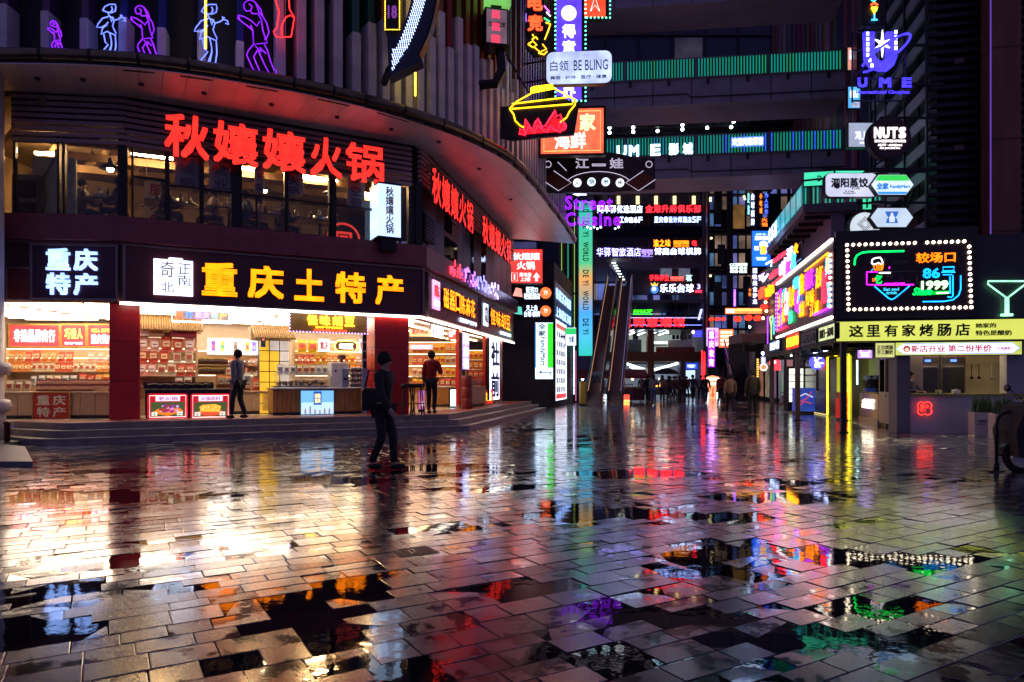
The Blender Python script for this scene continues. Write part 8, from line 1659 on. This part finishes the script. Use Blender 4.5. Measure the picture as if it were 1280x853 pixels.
# barrier fence and lit boxes
loc,rz,w_,h_=face(44).box(753,791,480,503);t=thing('crowd_barrier','thin metal crowd barrier in front of the red awning stalls','barrier',(loc[0],44,.0),0)
obj('rail',MB().tube([(0,0,.1),(0,0,1.15),(w_,0,1.15),(w_,0,.1)],.03,6),GREY,t);obj('rail',MB().tube([(0,0,.18),(w_,0,.18)],.022,6),GREY,t)
for i in range(13):obj('bar',MB().tube([(w_*(i+1)/14,0,.18),(w_*(i+1)/14,0,1.15)],.012,5),GREY,t)
for x_ in(.1,w_-.1):obj('foot',MB().box(x_-.03,x_+.03,-.3,.3,0,.05),GREY,t)
loc,rz,w_,h_=face(43.4).box(768.5,787,495.5,504.5);t=thing('led_box','low box glowing red with yellow lower edge in front of the crowd barrier','sign',(loc[0],43.4,.0),0);obj('casing',MB().box(0,w_,0,.3,.0,.52),BLACK,t);obj('red_panel',MB().box(.02,w_-.02,-.02,0,.18,.5),panel_em((1,.05,.03),2.2,.2,8),t);obj('yellow_panel',MB().box(.02,w_-.02,-.02,0,.02,.17),panel_em((1,.5,.1),2.4,.3,9),t)
for i in range(4):obj('divider',MB().box(w_*(i+1)/5-.01,w_*(i+1)/5+.01,-.03,-.021,.02,.5),BLACK,t)
loc,rz,w_,h_=face(44.8).box(754,765,494,503);t=thing('white_lightbox','pair of low white lit boxes behind the crowd barrier','lightbox',(loc[0],44.8,0),0)
for k in(0,.5):obj('box',MB().cbox(w_*k,w_*(k+.45),0,.3,.02,.5,.02),panel_em((.6,.75,.9),1.3),t)
x,y,z=gp_(833,501);t=thing('umbrella','large black umbrella held over the food stall crowd','umbrella',(x,y,1.95));n=10;prof=[(.0,.33),(.35,.28),(.7,.12),(.95,-.08)]
for k in range(n):
    a0_,a1_=2*math.pi*k/n,2*math.pi*(k+1)/n;v=[(0,0,.34)]
    for r_,z_ in prof[1:]:v+=[(r_*math.cos(a0_),r_*math.sin(a0_),z_),(r_*math.cos(a1_),r_*math.sin(a1_),z_)]
    m=MB().add(v,[(0,1,2),(1,3,4,2),(3,5,6,4)]);v2=[(p[0],p[1],p[2]-.012)for p in v];m.add(v2,[(2,1,0),(2,4,3,1),(4,6,5,3)]);obj('canopy_panel',m,cloth((.02,.02,.025),'umbrella_black'),t)
obj('shaft',MB().tube([(0,0,.4),(0,0,-.7)],.012,5),STEEL,t);obj('handle',MB().tube([(0,0,-.7),(0,-.02,-.8),(.04,-.03,-.83)],.02,5),BLACK,t)
x,y,z=gp_(822,500);t=thing('food_cart','street food cart with a bright lamp and a glowing orange grill in the crowd','food cart',(x,y,0));obj('cart_body',MB().cbox(-.8,.9,0,.7,.35,.95,.03),pm('cart_steel',(.25,.22,.2),.4,.6),t);obj('grill',MB().box(-.1,.4,-.02,.4,.96,1.15),panel_em((1,.35,.06),2.4,.5,8),t);obj('lamp',MB().ball((-.35,-.1,1.42),.1,8),em((.9,.95,1),16),t,smooth=True);obj('lamp_pole',MB().tube([(-.35,.1,.95),(-.35,0,1.45)],.015,5),BLACK,t)
for s_ in(-.55,.6):obj('wheel',MB().tube([(s_+.2*math.cos(R(a)),-.04,.2+.2*math.sin(R(a)))for a in range(0,360,30)],.03,6,True),BLACK,t)
obj('white_flame_sign',MB().prism_y([(.05,1.2),(.22,1.2),(.18,1.5),(.1,1.65)],0,.03),em((.95,.9,.8),2.5),t)
# lit signs low down at the end of the street
FQ=face(54)
vsign('tall violet and magenta vertical sign with round white characters over the escalator foot',FQ,885,893.5,413,459,'重庆夜宵',panel_em((.28,.02,.85),1.6),em((1,.5,1),2.4),wfrac=.7)
t,w_,h_=sign('wall_lightbox','pale violet lightbox behind the tall violet sign',face(54.4),883,898,410,433);board(t,w_,h_,panel_em((.6,.35,.85),1.4),.1,DGREY,.03);lettering(t,'夜市\n小吃',w_*.6,h_*.2,w_*.35,h_*.6,em((.4,.05,.6),1),-.014,bold=.03)
t,w_,h_=sign('wall_lightbox','orange red lightbox with rows of pale characters right of the violet sign',face(54.3),899,916.5,412,434.5);board(t,w_,h_,panel_em((1,.18,.06),1.3,.35,2),.1,REDLAC,.04)
for k in range(4):lettering(t,('重庆老火锅','串串香江湖','酸辣粉小面','地道美味')[k],w_*.1,h_*(.76-.22*k),w_*.8,h_*.16,em((1,.75,.5),2),-.014,bold=.03)
for i,x_ in enumerate((876.8,879.8)):t,w_,h_=sign('light_tube',('left','right')[i]+' of the two tall red light tubes at the pier left of the violet sign',face(53),x_,x_+1.6,438+2*i,476,cat='lamp');obj('tube',MB().tube([(w_/2,0,0),(w_/2,0,h_)],.055,6),em((1,.015,.02),3),t);obj('holder',MB().box(0,w_,.05,.12,0,h_),BLACK,t)
t,w_,h_=sign('arched_lightbox','arched red and gold lit entrance sign standing on the ground far down the street',face(50),881,901,466,494);t.location.z=.02;h_=1.75
obj('panel',MB().prism_y([(w_*.3,0),(w_*.7,0),(w_*.7,h_*.45),(w_,h_*.8),(w_*.85,h_*.95),(w_*.5,h_),(w_*.15,h_*.95),(0,h_*.8),(w_*.3,h_*.45)],0,.15),panel_em((1,.25,.12),1.5,.3,5),t);lettering(t,'较场口夜市',w_*.08,h_*.78,w_*.84,h_*.13,em((1,.85,.6),2.4),-.01,bold=.03);lettering(t,'小吃街',w_*.2,h_*.6,w_*.6,h_*.12,em((1,.85,.6),2),-.01,bold=.03)
for s_ in(.05,.75):obj('white_panel',MB().box(w_*s_,w_*(s_+.2),-.0,.1,0,h_*.3),em((.8,.85,.9),1.4),t)
obj('down_arrow',MB().prism_y([(w_*.5,.1),(w_*.62,.4),(w_*.55,.4),(w_*.55,.85),(w_*.45,.85),(w_*.45,.4),(w_*.38,.4)],-.03,-.002),em((1,.05,.02),2),t)
# second escalator, dark
t=thing('escalator','dark escalator with blue glass sides right of the violet sign','escalator',(PXR(918,47),47,0),math.atan2(SD.y,SD.x)-R(90));L_=7;z1=3.6
for s_ in(0,1.1):obj('balustrade',MB().prism_x([(0,0),(0,.9),(L_,z1+.9),(L_,z1)],s_-.04,s_+.04),pm('blue_glass_side',(.06,.10,.22),.15),t);obj('handrail',MB().tube([(s_,-.2,.7),(s_,0,1.0),(s_,L_,z1+1.0)],.06,6),pm('handrail_blue',(.1,.13,.2),.3),t)
sm5=MB().box(.05,1.05,0,L_/20,-.05,z1/20).mesh('tread',[BLACK])
for i in range(20):obj('tread',sm5,None,t,loc=(0,L_*i/20,z1*i/20))
# side structures between lift tower and kiosks: small covered stairs
t=thing('concrete_frame','grey concrete stair frame with white lamps right of the dark escalator','structure',(0,0,0));FR=47;X=lambda px:PXR(px,FR);Z=lambda py:CZ+(HZ-py)/FPX*FR
obj('beam',MB().box(X(928),X(968),FR,FR+3,Z(428),Z(417)),CONC,t);obj('column',MB().box(X(940),X(944),FR+.1,FR+.5,0,Z(428)),CONC,t);obj('column',MB().box(X(959),X(964),FR+.1,FR+.6,0,Z(428)),CONC,t);obj('rear_panel',MB().box(X(928),X(968),FR+3,FR+3.1,0,Z(428)),pm('dim_rear',(.07,.06,.08),.5),t)
obj('louvre_panel',MB().box(X(929),X(945),FR-.2,FR-.05,Z(440),Z(432)),DGREY,t);obj('lamp',MB().ball((X(953),FR-.1,Z(442)),.12,8),em((.9,.95,1),9),t,smooth=True);obj('lamp',MB().ball((X(936.5),FR-.1,Z(409)),.09,8),em((1,.8,.6),8),t,smooth=True)
# lanterns and light strings over the street
lanm=pm('x',(.1,.1,.1));
def lantern(px,py,Y,label,group,r=.22):
    t=thing('lantern',label,'lantern',(PXR(px,Y),Y,CZ+(HZ-py)/FPX*Y),0,group);obj('lantern_body',MB().ball((0,0,0),r,10,(1.15,1.15,.85)),em((1,.03,.015),1.8),t,smooth=True)
    for s_ in(-1,1):obj('cap',MB().lathe([(r*.45,s_*r*.8-.02),(r*.45,s_*r*.8+.02)],n=10),pm('lantern_gold',(.5,.3,.05),.4,.6),t)
    obj('tassel',MB().tube([(0,0,-r*.85),(0,0,-r*1.7)],.02,5),REDLAC,t)
for px,py in((889,399.5),(896.5,399),(904,399)):lantern(px,py,52,'small red lantern in the row of three under the lift tower','row of three red lanterns',.17)
for px,py in((922,399),(935.5,397.5),(947,398),(955,384),(959,372)):lantern(px,py,46,'red lantern on the string by the orange lit band','string of red lanterns by the orange band',.24)
bl5=MB().ball((0,0,0),.1,8)
for i,(px,py)in enumerate(((954,398),(958,389),(957,378),(968,386))):t=thing('festoon_bulb','warm festoon bulb among the red lanterns','bulb',(PXR(px,45),45,CZ+(HZ-py)/FPX*45),0,'festoon bulbs among the lanterns');obj('bulb',bl5,em((1,.6,.3),7),t,smooth=True);obj('cap',MB().tube([(0,0,.09),(0,0,.18)],.03,5),BLACK,t)
tag(rope(None,[(PXR(882,50),50,5.9),(PXR(900,50),50,5.6),(PXR(930,47),47,5.9),(PXR(962,44),44,6.9)],.015,BLACK,'lantern_cable'),'thin black cable carrying the red lanterns','cable')
# vertical signs on the lift tower side
FT_=face(49)
for args in(('white vertical characters on violet, left of the orange pair high on the lift tower',938,943.5,241,283,'台球棋牌',pm('sv_violet',(.08,.07,.16),.4),em((.55,.65,1),2)),
             ('orange small vertical characters high on the lift tower',949,953,241,268,'小吃城',BLACK,em((1,.2,.02),2)),('blue vertical characters high on the lift tower',955,960.5,241,268,'为人民生',BLACK,em((.05,.1,1),2.4)),
             ('orange block of characters under the blue vertical ones',951,960,272,284,'火锅',BLACK,em((1,.15,.02),2)),('white brushed vertical characters on a violet board under the blue beer poster',940,947,335,381,'西晚美食沙龙',pm('sv_violet2',(.14,.12,.24),.4),em((.7,.75,1),2)),
             ('tiny orange vertical characters left of the white brushed ones',935.5,939,360,371,'小吃',BLACK,em((1,.2,.02),2)),('pale cyan narrow strip sign high on the lift tower',934,937,241,270,'足浴',pm('sv_teal',(.03,.12,.14),.4),em((.2,.8,.8),1.8))):
    lab,x0,x1,y0,y1,s,p_,l_=args;vsign(lab,FT_,x0,x1,y0,y1,s,p_,l_,wfrac=.8)
t,w_,h_=sign('poster_lightbox','bright blue poster with an amber beer mug on the lift tower',FT_,940,963,289,333);board(t,w_,h_,panel_em((.01,.10,.85),1.7,.15,1),.15,DGREY,.03)
lettering(t,'重庆啤酒',w_*.15,h_*.74,w_*.7,h_*.12,em((.85,.9,1),2),-.014,bold=.03);lettering(t,'畅饮',w_*.12,h_*.45,w_*.25,h_*.12,em((.85,.9,1),2),-.014,bold=.03);lettering(t,'全场买一送一',w_*.2,h_*.88,w_*.6,h_*.05,WHT,-.014);lettering(t,'欢迎品尝美味\n较场口夜市',w_*.2,h_*.16,w_*.6,h_*.1,WHT,-.014)
obj('beer_mug',MB().prism_y([(w_*.45,h_*.34),(w_*.75,h_*.34),(w_*.8,h_*.6),(w_*.42,h_*.6)],-.03,-.0125),em((1,.45,.05),1.6),t);obj('foam',MB().prism_y([(w_*.38,h_*.58),(w_*.84,h_*.58),(w_*.82,h_*.68),(w_*.6,h_*.72),(w_*.42,h_*.68)],-.04,-.0305),em((.95,.95,.95),1.8),t);neon(t,[(w_*.78,h_*.56),(w_*.92,h_*.54),(w_*.9,h_*.42),(w_*.76,h_*.4)],.05,em((.9,.85,.7),1.5),'mug_handle',-.03)
t,w_,h_=sign('sign_letters','three rows of small white letters beginning CC on the lift tower',FT_,912,934,329,341.5);lettering(t,'CC咖啡馆\n咖啡·茶水\n简餐·甜点',0,0,w_,h_,em((.7,.85,.8),1.7),-.02,bold=.03);obj('mounting_rail',MB().box(0,w_,0,.04,h_*.5,h_*.54),BLACK,t)
t,w_,h_=sign('lit_band','long orange lit band with small white characters over the red lanterns',face(48.5),906.5,953,385.5,392.5);board(t,w_,h_,panel_em((1,.22,.06),1.5,.2,2),.1,REDLAC,.02);lettering(t,'美味江湖菜',w_*.02,h_*.15,w_*.22,h_*.7,em((1,.8,.8),2),-.014,bold=.03);lettering(t,'小吃夜市欢迎您品尝地道重庆味',w_*.27,h_*.5,w_*.7,h_*.4,em((1,.7,.1),2.2),-.014,bold=.03)
# cluster of neon above the receding board, on the same street side
RCL=RSIDE.off(.3)
t,w_,h_=sign('neon_cluster','dense tangle of red, violet and orange neon characters beyond the neon board',Plane(yard(946,36),yard(999,27.6)),946,999,305,380,cat='neon sign');L=t.location;CPL=Plane(yard(946,36),yard(999,27.6));q=lambda x,y:local(x,y,CPL,L)
obj('rail_frame',MB().box(0,w_,.1,.16,h_*.5,h_*.53),BLACK,t);obj('rail_frame',MB().box(0,w_,.1,.16,h_*.75,h_*.78),BLACK,t)
for c_,x0,x1,y0,y1,m_ in(('渝',967,985,312,330,RE2),('火',963,978,332,350,RE2),('夜',949,958,356,376,em((1,.05,.02),2.6)),('市',958,969,352,374,OR2),('味',976,982,325,348,em((.7,.4,1),2.6)),('美',983,990,318,346,PU2),('酒',985,992,306,330,em((.4,.5,1),2.4)),('龙',990,996,312,338,CY2),('火',994,999,302,320,OR2),('江',950,957,340,352,em((.7,.3,.9),2.4)),('一',966,984,348,354,RE2)):
    a=q(x0,y1);b=q(x1,y0);lettering(t,c_,a[0],a[1],abs(b[0]-a[0]),b[1]-a[1],m_,-.05,'neon_tube',tube=.06)
for pts,m_ in(([(951,345),(956,352),(962,343)],em((.8,.8,1),1.6)),([(972,352),(981,344)],em((1,.03,.03),2.6)),([(984,322),(983,345)],em((.9,.8,1),2.4)),([(960,330),(967,326),(966,333)],WHT)):neon(t,[q(*p)for p in pts],.05,m_,y=-.08)
t,w_,h_=sign('vertical_sign','blue white vertical letters climbing the terrace side above the neon tangle',Plane(yard(958,38),yard(972,35)),961,972,276,300);letters(t,'欢乐城',0,0,w_,h_*.8,em((.4,.55,1),2.2),-.02,bold=.03);obj('mounting_rail',MB().box(0,w_,0,.05,h_*.3,h_*.35),BLACK,t)
t,w_,h_=sign('wine_glass_neon','thin green and violet neon wine glass frame left of the kiosk row fascia',Plane(yard(958,34),yard(971,30)),960,970,396,430);GQ=em((.4,.8,.2),2)
neon(t,[(w_*.3,h_),(w_*.5,h_*.65),(w_*.7,h_),(w_*.3,h_)],.025,GQ,y=-.02);neon(t,[(w_*.5,h_*.65),(w_*.5,0)],.025,GQ,y=-.02);neon(t,[(0,0),(0,h_*1.1),(w_*.15,h_*1.1)],.03,em((.3,.05,.9),2),y=-.02);neon(t,[(w_*.8,h_*.3),(w_*.8,h_*.9)],.03,em((.02,.5,.8),2),y=-.02)
# red round shop sign and others under the canopy far end
t,w_,h_=sign('round_sign','round red glowing sign with a pale figure under the far canopy',face(31),961.5,976,446,463);obj('disc',MB().disc(w_/2,h_*.55,w_*.45,0,.08,24),em((1,.03,.05),2.4),t);obj('red_tail',MB().box(w_*.3,w_*1.0,0,.07,0,h_*.4),em((1,.03,.05),2),t);obj('figure',MB().disc(w_*.45,h_*.6,w_*.15,-.02,0,12),em((1,.5,.5),2),t)
t,w_,h_=sign('round_sign','small round orange sign with a white rim below the blue plate',face(38),950,959,455,463.5);obj('disc',MB().disc(w_/2,h_/2,w_*.5,0,.08,24),em((1,.12,.05),2),t);neon(t,[(w_/2+w_*.45*math.cos(R(a)),h_/2+w_*.45*math.sin(R(a)))for a in range(0,360,24)],.03,em((1,.8,.75),2),closed=True,y=-.02)
t,w_,h_=sign('small_sign','small pale violet plate above the round orange sign',face(38),951,957,446,454.5);board(t,w_,h_,panel_em((.4,.4,.8),1.2),.06,BLACK,.02);lettering(t,'茶',w_*.2,h_*.2,w_*.6,h_*.6,WHT,-.014)
t,w_,h_=sign('bulb_column','column of yellow bulbs on a shopfront left of the small round orange sign',face(39),945,949,448,474,cat='lamp');obj('backing',MB().box(0,w_,0,.05,0,h_),BLACK,t)
for i in range(12):obj('bulb',MB().box(w_*.2,w_*.8,-.04,0,h_*i/12+.02,h_*(i+.6)/12),em((1,.5,.08),2.4),t)
# trolley and blue display
x,y,z=gp_(976.5,509);x2=gp_(995,511);t=thing('basket_trolley','white wire basket trolley by the seated person in the pale jacket','trolley',(x,y,0),-.1);w_=.75
for z_ in(.25,.5,.75):obj('wire_ring',MB().tube([(0,0,z_),(w_,0,z_),(w_,.45,z_),(0,.45,z_)],.014,5,True),WHITE,t)
for i in range(9):obj('wire',MB().tube([(w_*i/8,0,.1),(w_*i/8,0,.75)],.008,4),WHITE,t)
obj('shelf',MB().box(0,w_,0,.45,.2,.22),GREY,t);obj('goods',MB().cbox(.05,w_-.05,.05,.4,.221,.6,.03),pm('pale_goods',(.5,.48,.55),.5),t)
p=yard(995.5,28.0);t=thing('drinks_display','blue printed drinks display box with red and white swirls beside the brown post','display stand',(p.x,p.y,0),-.05);obj('casing',MB().cbox(0,.75,0,.5,.1,1.05,.02),panel_em((.03,.08,.5),.45,.3,4),t);obj('base',MB().box(.03,.72,.03,.47,0,.1),BLACK,t)
for i,(pts,c_)in enumerate((([(.08,.3),(.3,.5),(.6,.42)],(.5,.05,.15)),([(.1,.7),(.35,.82),(.65,.68)],(.6,.6,.8)),([(.15,.5),(.4,.62),(.6,.9)],(.5,.05,.15)))):neon(t,pts,.03,em(c_,.7),'swirl_print',y=-.01)
t=thing('shelf_glow','bright pale drinks fridge behind the seated person','fridge',(yard(985,31).x,31,0));obj('body',MB().box(0,.8,0,.5,0,2.0),DGREY,t);obj('glass_front',MB().box(.05,.75,-.02,0,.4,1.9),panel_em((.7,.75,.6),1.3,.3,3),t)
for i in range(4):obj('shelf',MB().box(.05,.75,-.04,-.021,.7+.3*i,.73+.3*i),DGREY,t)
# planters with grass, bicycle stand and scooter at the right edge
plm=pm('white_planter',(.62,.54,.52),.5,0,.12,3);leafm=pm('planter_leaf',(.13,.22,.06),.5,0,.5,20)
pr_=random.Random(8)
for i,(px,py,lab)in enumerate(((1217.5,545,'left white square planter of long grass in front of the grey stall'),(1244,549,'right white square planter partly behind the black bicycle stand'))):
    x,y,z=gp_(px,py);t=thing('planter',lab,'planter',(x,y,0),KZ-R(6));obj('box',MB().cbox(0,.46,0,.46,0,.56,.012),plm,t);obj('soil',MB().box(.03,.43,.03,.43,.55,.565),pm('soil',(.03,.02,.015),.9),t);lettering(t,'花开富贵',.08,.33,.18,.05,pm('grey_print',(.15,.15,.17),.5),-.002);obj('print',MB().box(.06,.24,-.004,-.001,.27,.29),pm('grey_print',(.15,.15,.17),.5),t)
    m=MB()
    for k in range(150):
        bx,by=.05+.36*pr_.random(),.05+.36*pr_.random();a=pr_.uniform(0,6.28);hh=pr_.uniform(.2,.42);d_=pr_.uniform(.03,.16);ww=.011;ca,sa=math.cos(a),math.sin(a)
        p0=(bx,by,.56);p1=(bx+ca*d_*.4,by+sa*d_*.4,.56+hh*.7);p2=(bx+ca*d_,by+sa*d_,.56+hh)
        m.add([(p0[0]-sa*ww,p0[1]+ca*ww,p0[2]),(p0[0]+sa*ww,p0[1]-ca*ww,p0[2]),(p1[0]+sa*ww,p1[1]-ca*ww,p1[2]),(p1[0]-sa*ww,p1[1]+ca*ww,p1[2]),p2],[(0,1,2,3),(3,2,4)])
    o=obj('grass',m,leafm,t);o['kind']='stuff'
x,y,z=gp_(1245.5,590);t=thing('bicycle_stand','black tubular hoop stand on flat feet at the right edge','stand',(x,y,0),R(4))
obj('hoop',MB().tube([(0,0,.02),(0,0,.68),(.03,0,.78),(.10,0,.84),(.2,0,.86),(.75,0,.86),(.85,0,.82),(.88,0,.72),(.88,0,.02)],.022,10),BLACK,t,smooth=True);obj('crossbar',MB().tube([(0,0,.24),(.88,0,.24)],.014,8),BLACK,t,smooth=True)
for x_ in(0,.88):obj('foot',MB().cbox(x_-.14,x_+.12,-.04,.04,0,.022,.006),pm('brown_steel',(.10,.06,.04),.5,.5),t);obj('collar',MB().lathe([(.035,.022),(.035,.12),(.025,.13)],(x_,0),12),BLACK,t,smooth=True)
for x_ in(.3,):obj('upright',MB().tube([(x_,0,.24),(x_,0,.85)],.012,6),BLACK,t)
sx,sy=7.27,9.8;t=thing('scooter','black scooter entering the right edge behind the hoop stand','scooter',(sx,sy,0),R(-8));gb=pm('gloss_black',(.012,.012,.014),.18,0,.1);rub=pm('tyre_rubber',(.02,.02,.02),.8)
wl_=[(.22*math.cos(R(a)),0,.24+.22*math.sin(R(a)))for a in range(0,360,20)]
wh=obj('wheel',MB().tube([(p[0],0,p[2])for p in wl_],.05,8,True),rub,t,smooth=True);obj('rim',MB().disc(0,.24,.14,-.03,.03,20),STEEL,wh)
wh=obj('wheel',MB().tube([(p[0]+1.25,0,p[2])for p in wl_],.05,8,True),rub,t,smooth=True);obj('rim',MB().disc(1.25,.24,.14,-.03,.03,20),STEEL,wh)
obj('front_fairing',MB().prism_y([(-.12,.45),(.05,.38),(.2,.3),(.3,.45),(.2,.95),(.1,1.02),(-.02,.95),(-.14,.7)],-.17,.17),gb,t);obj('mudguard',MB().prism_y([(-.28,.36),(-.2,.44),(.0,.52),(.2,.44),(.26,.34),(.1,.47),(-.12,.46)],-.07,.07),gb,t)
obj('handlebar',MB().tube([(.12,-.33,1.05),(.1,-.12,1.02),(.1,.12,1.02),(.12,.33,1.05)],.018,8),gb,t,smooth=True);obj('headlamp',MB().ball((-.05,0,.86),.1,10,(.5,1,.7)),GLASSD,t,smooth=True)
for s_ in(-1,1):obj('mirror_stalk',MB().tube([(.12,s_*.22,1.03),(.0,s_*.3,1.17)],.008,5),gb,t);obj('mirror',MB().ball((-.03,s_*.32,1.2),.085,12,(.35,1,.65)),gb,t,smooth=True);obj('grip',MB().tube([(.12,s_*.24,1.04),(.13,s_*.36,1.05)],.026,8),rub,t,smooth=True)
obj('floorboard',MB().cbox(.25,.8,-.15,.15,.26,.36,.02),gb,t);obj('rear_body',MB().prism_y([(.75,.3),(1.5,.4),(1.6,.7),(1.45,.78),(.8,.72)],-.16,.16),gb,t);obj('seat',MB().prism_y([(.78,.73),(1.45,.79),(1.5,.87),(1.2,.86),(.8,.82)],-.14,.14),rub,t)
obj('wind_apron',MB().prism_y([(-.2,.25),(.05,.2),(.28,.35),(.24,.9),(.05,1.0),(-.1,.95),(-.24,.6)],-.3,.3),cloth((.02,.02,.024),'apron_nylon'),t)
bpy.data.scenes.remove(TS)
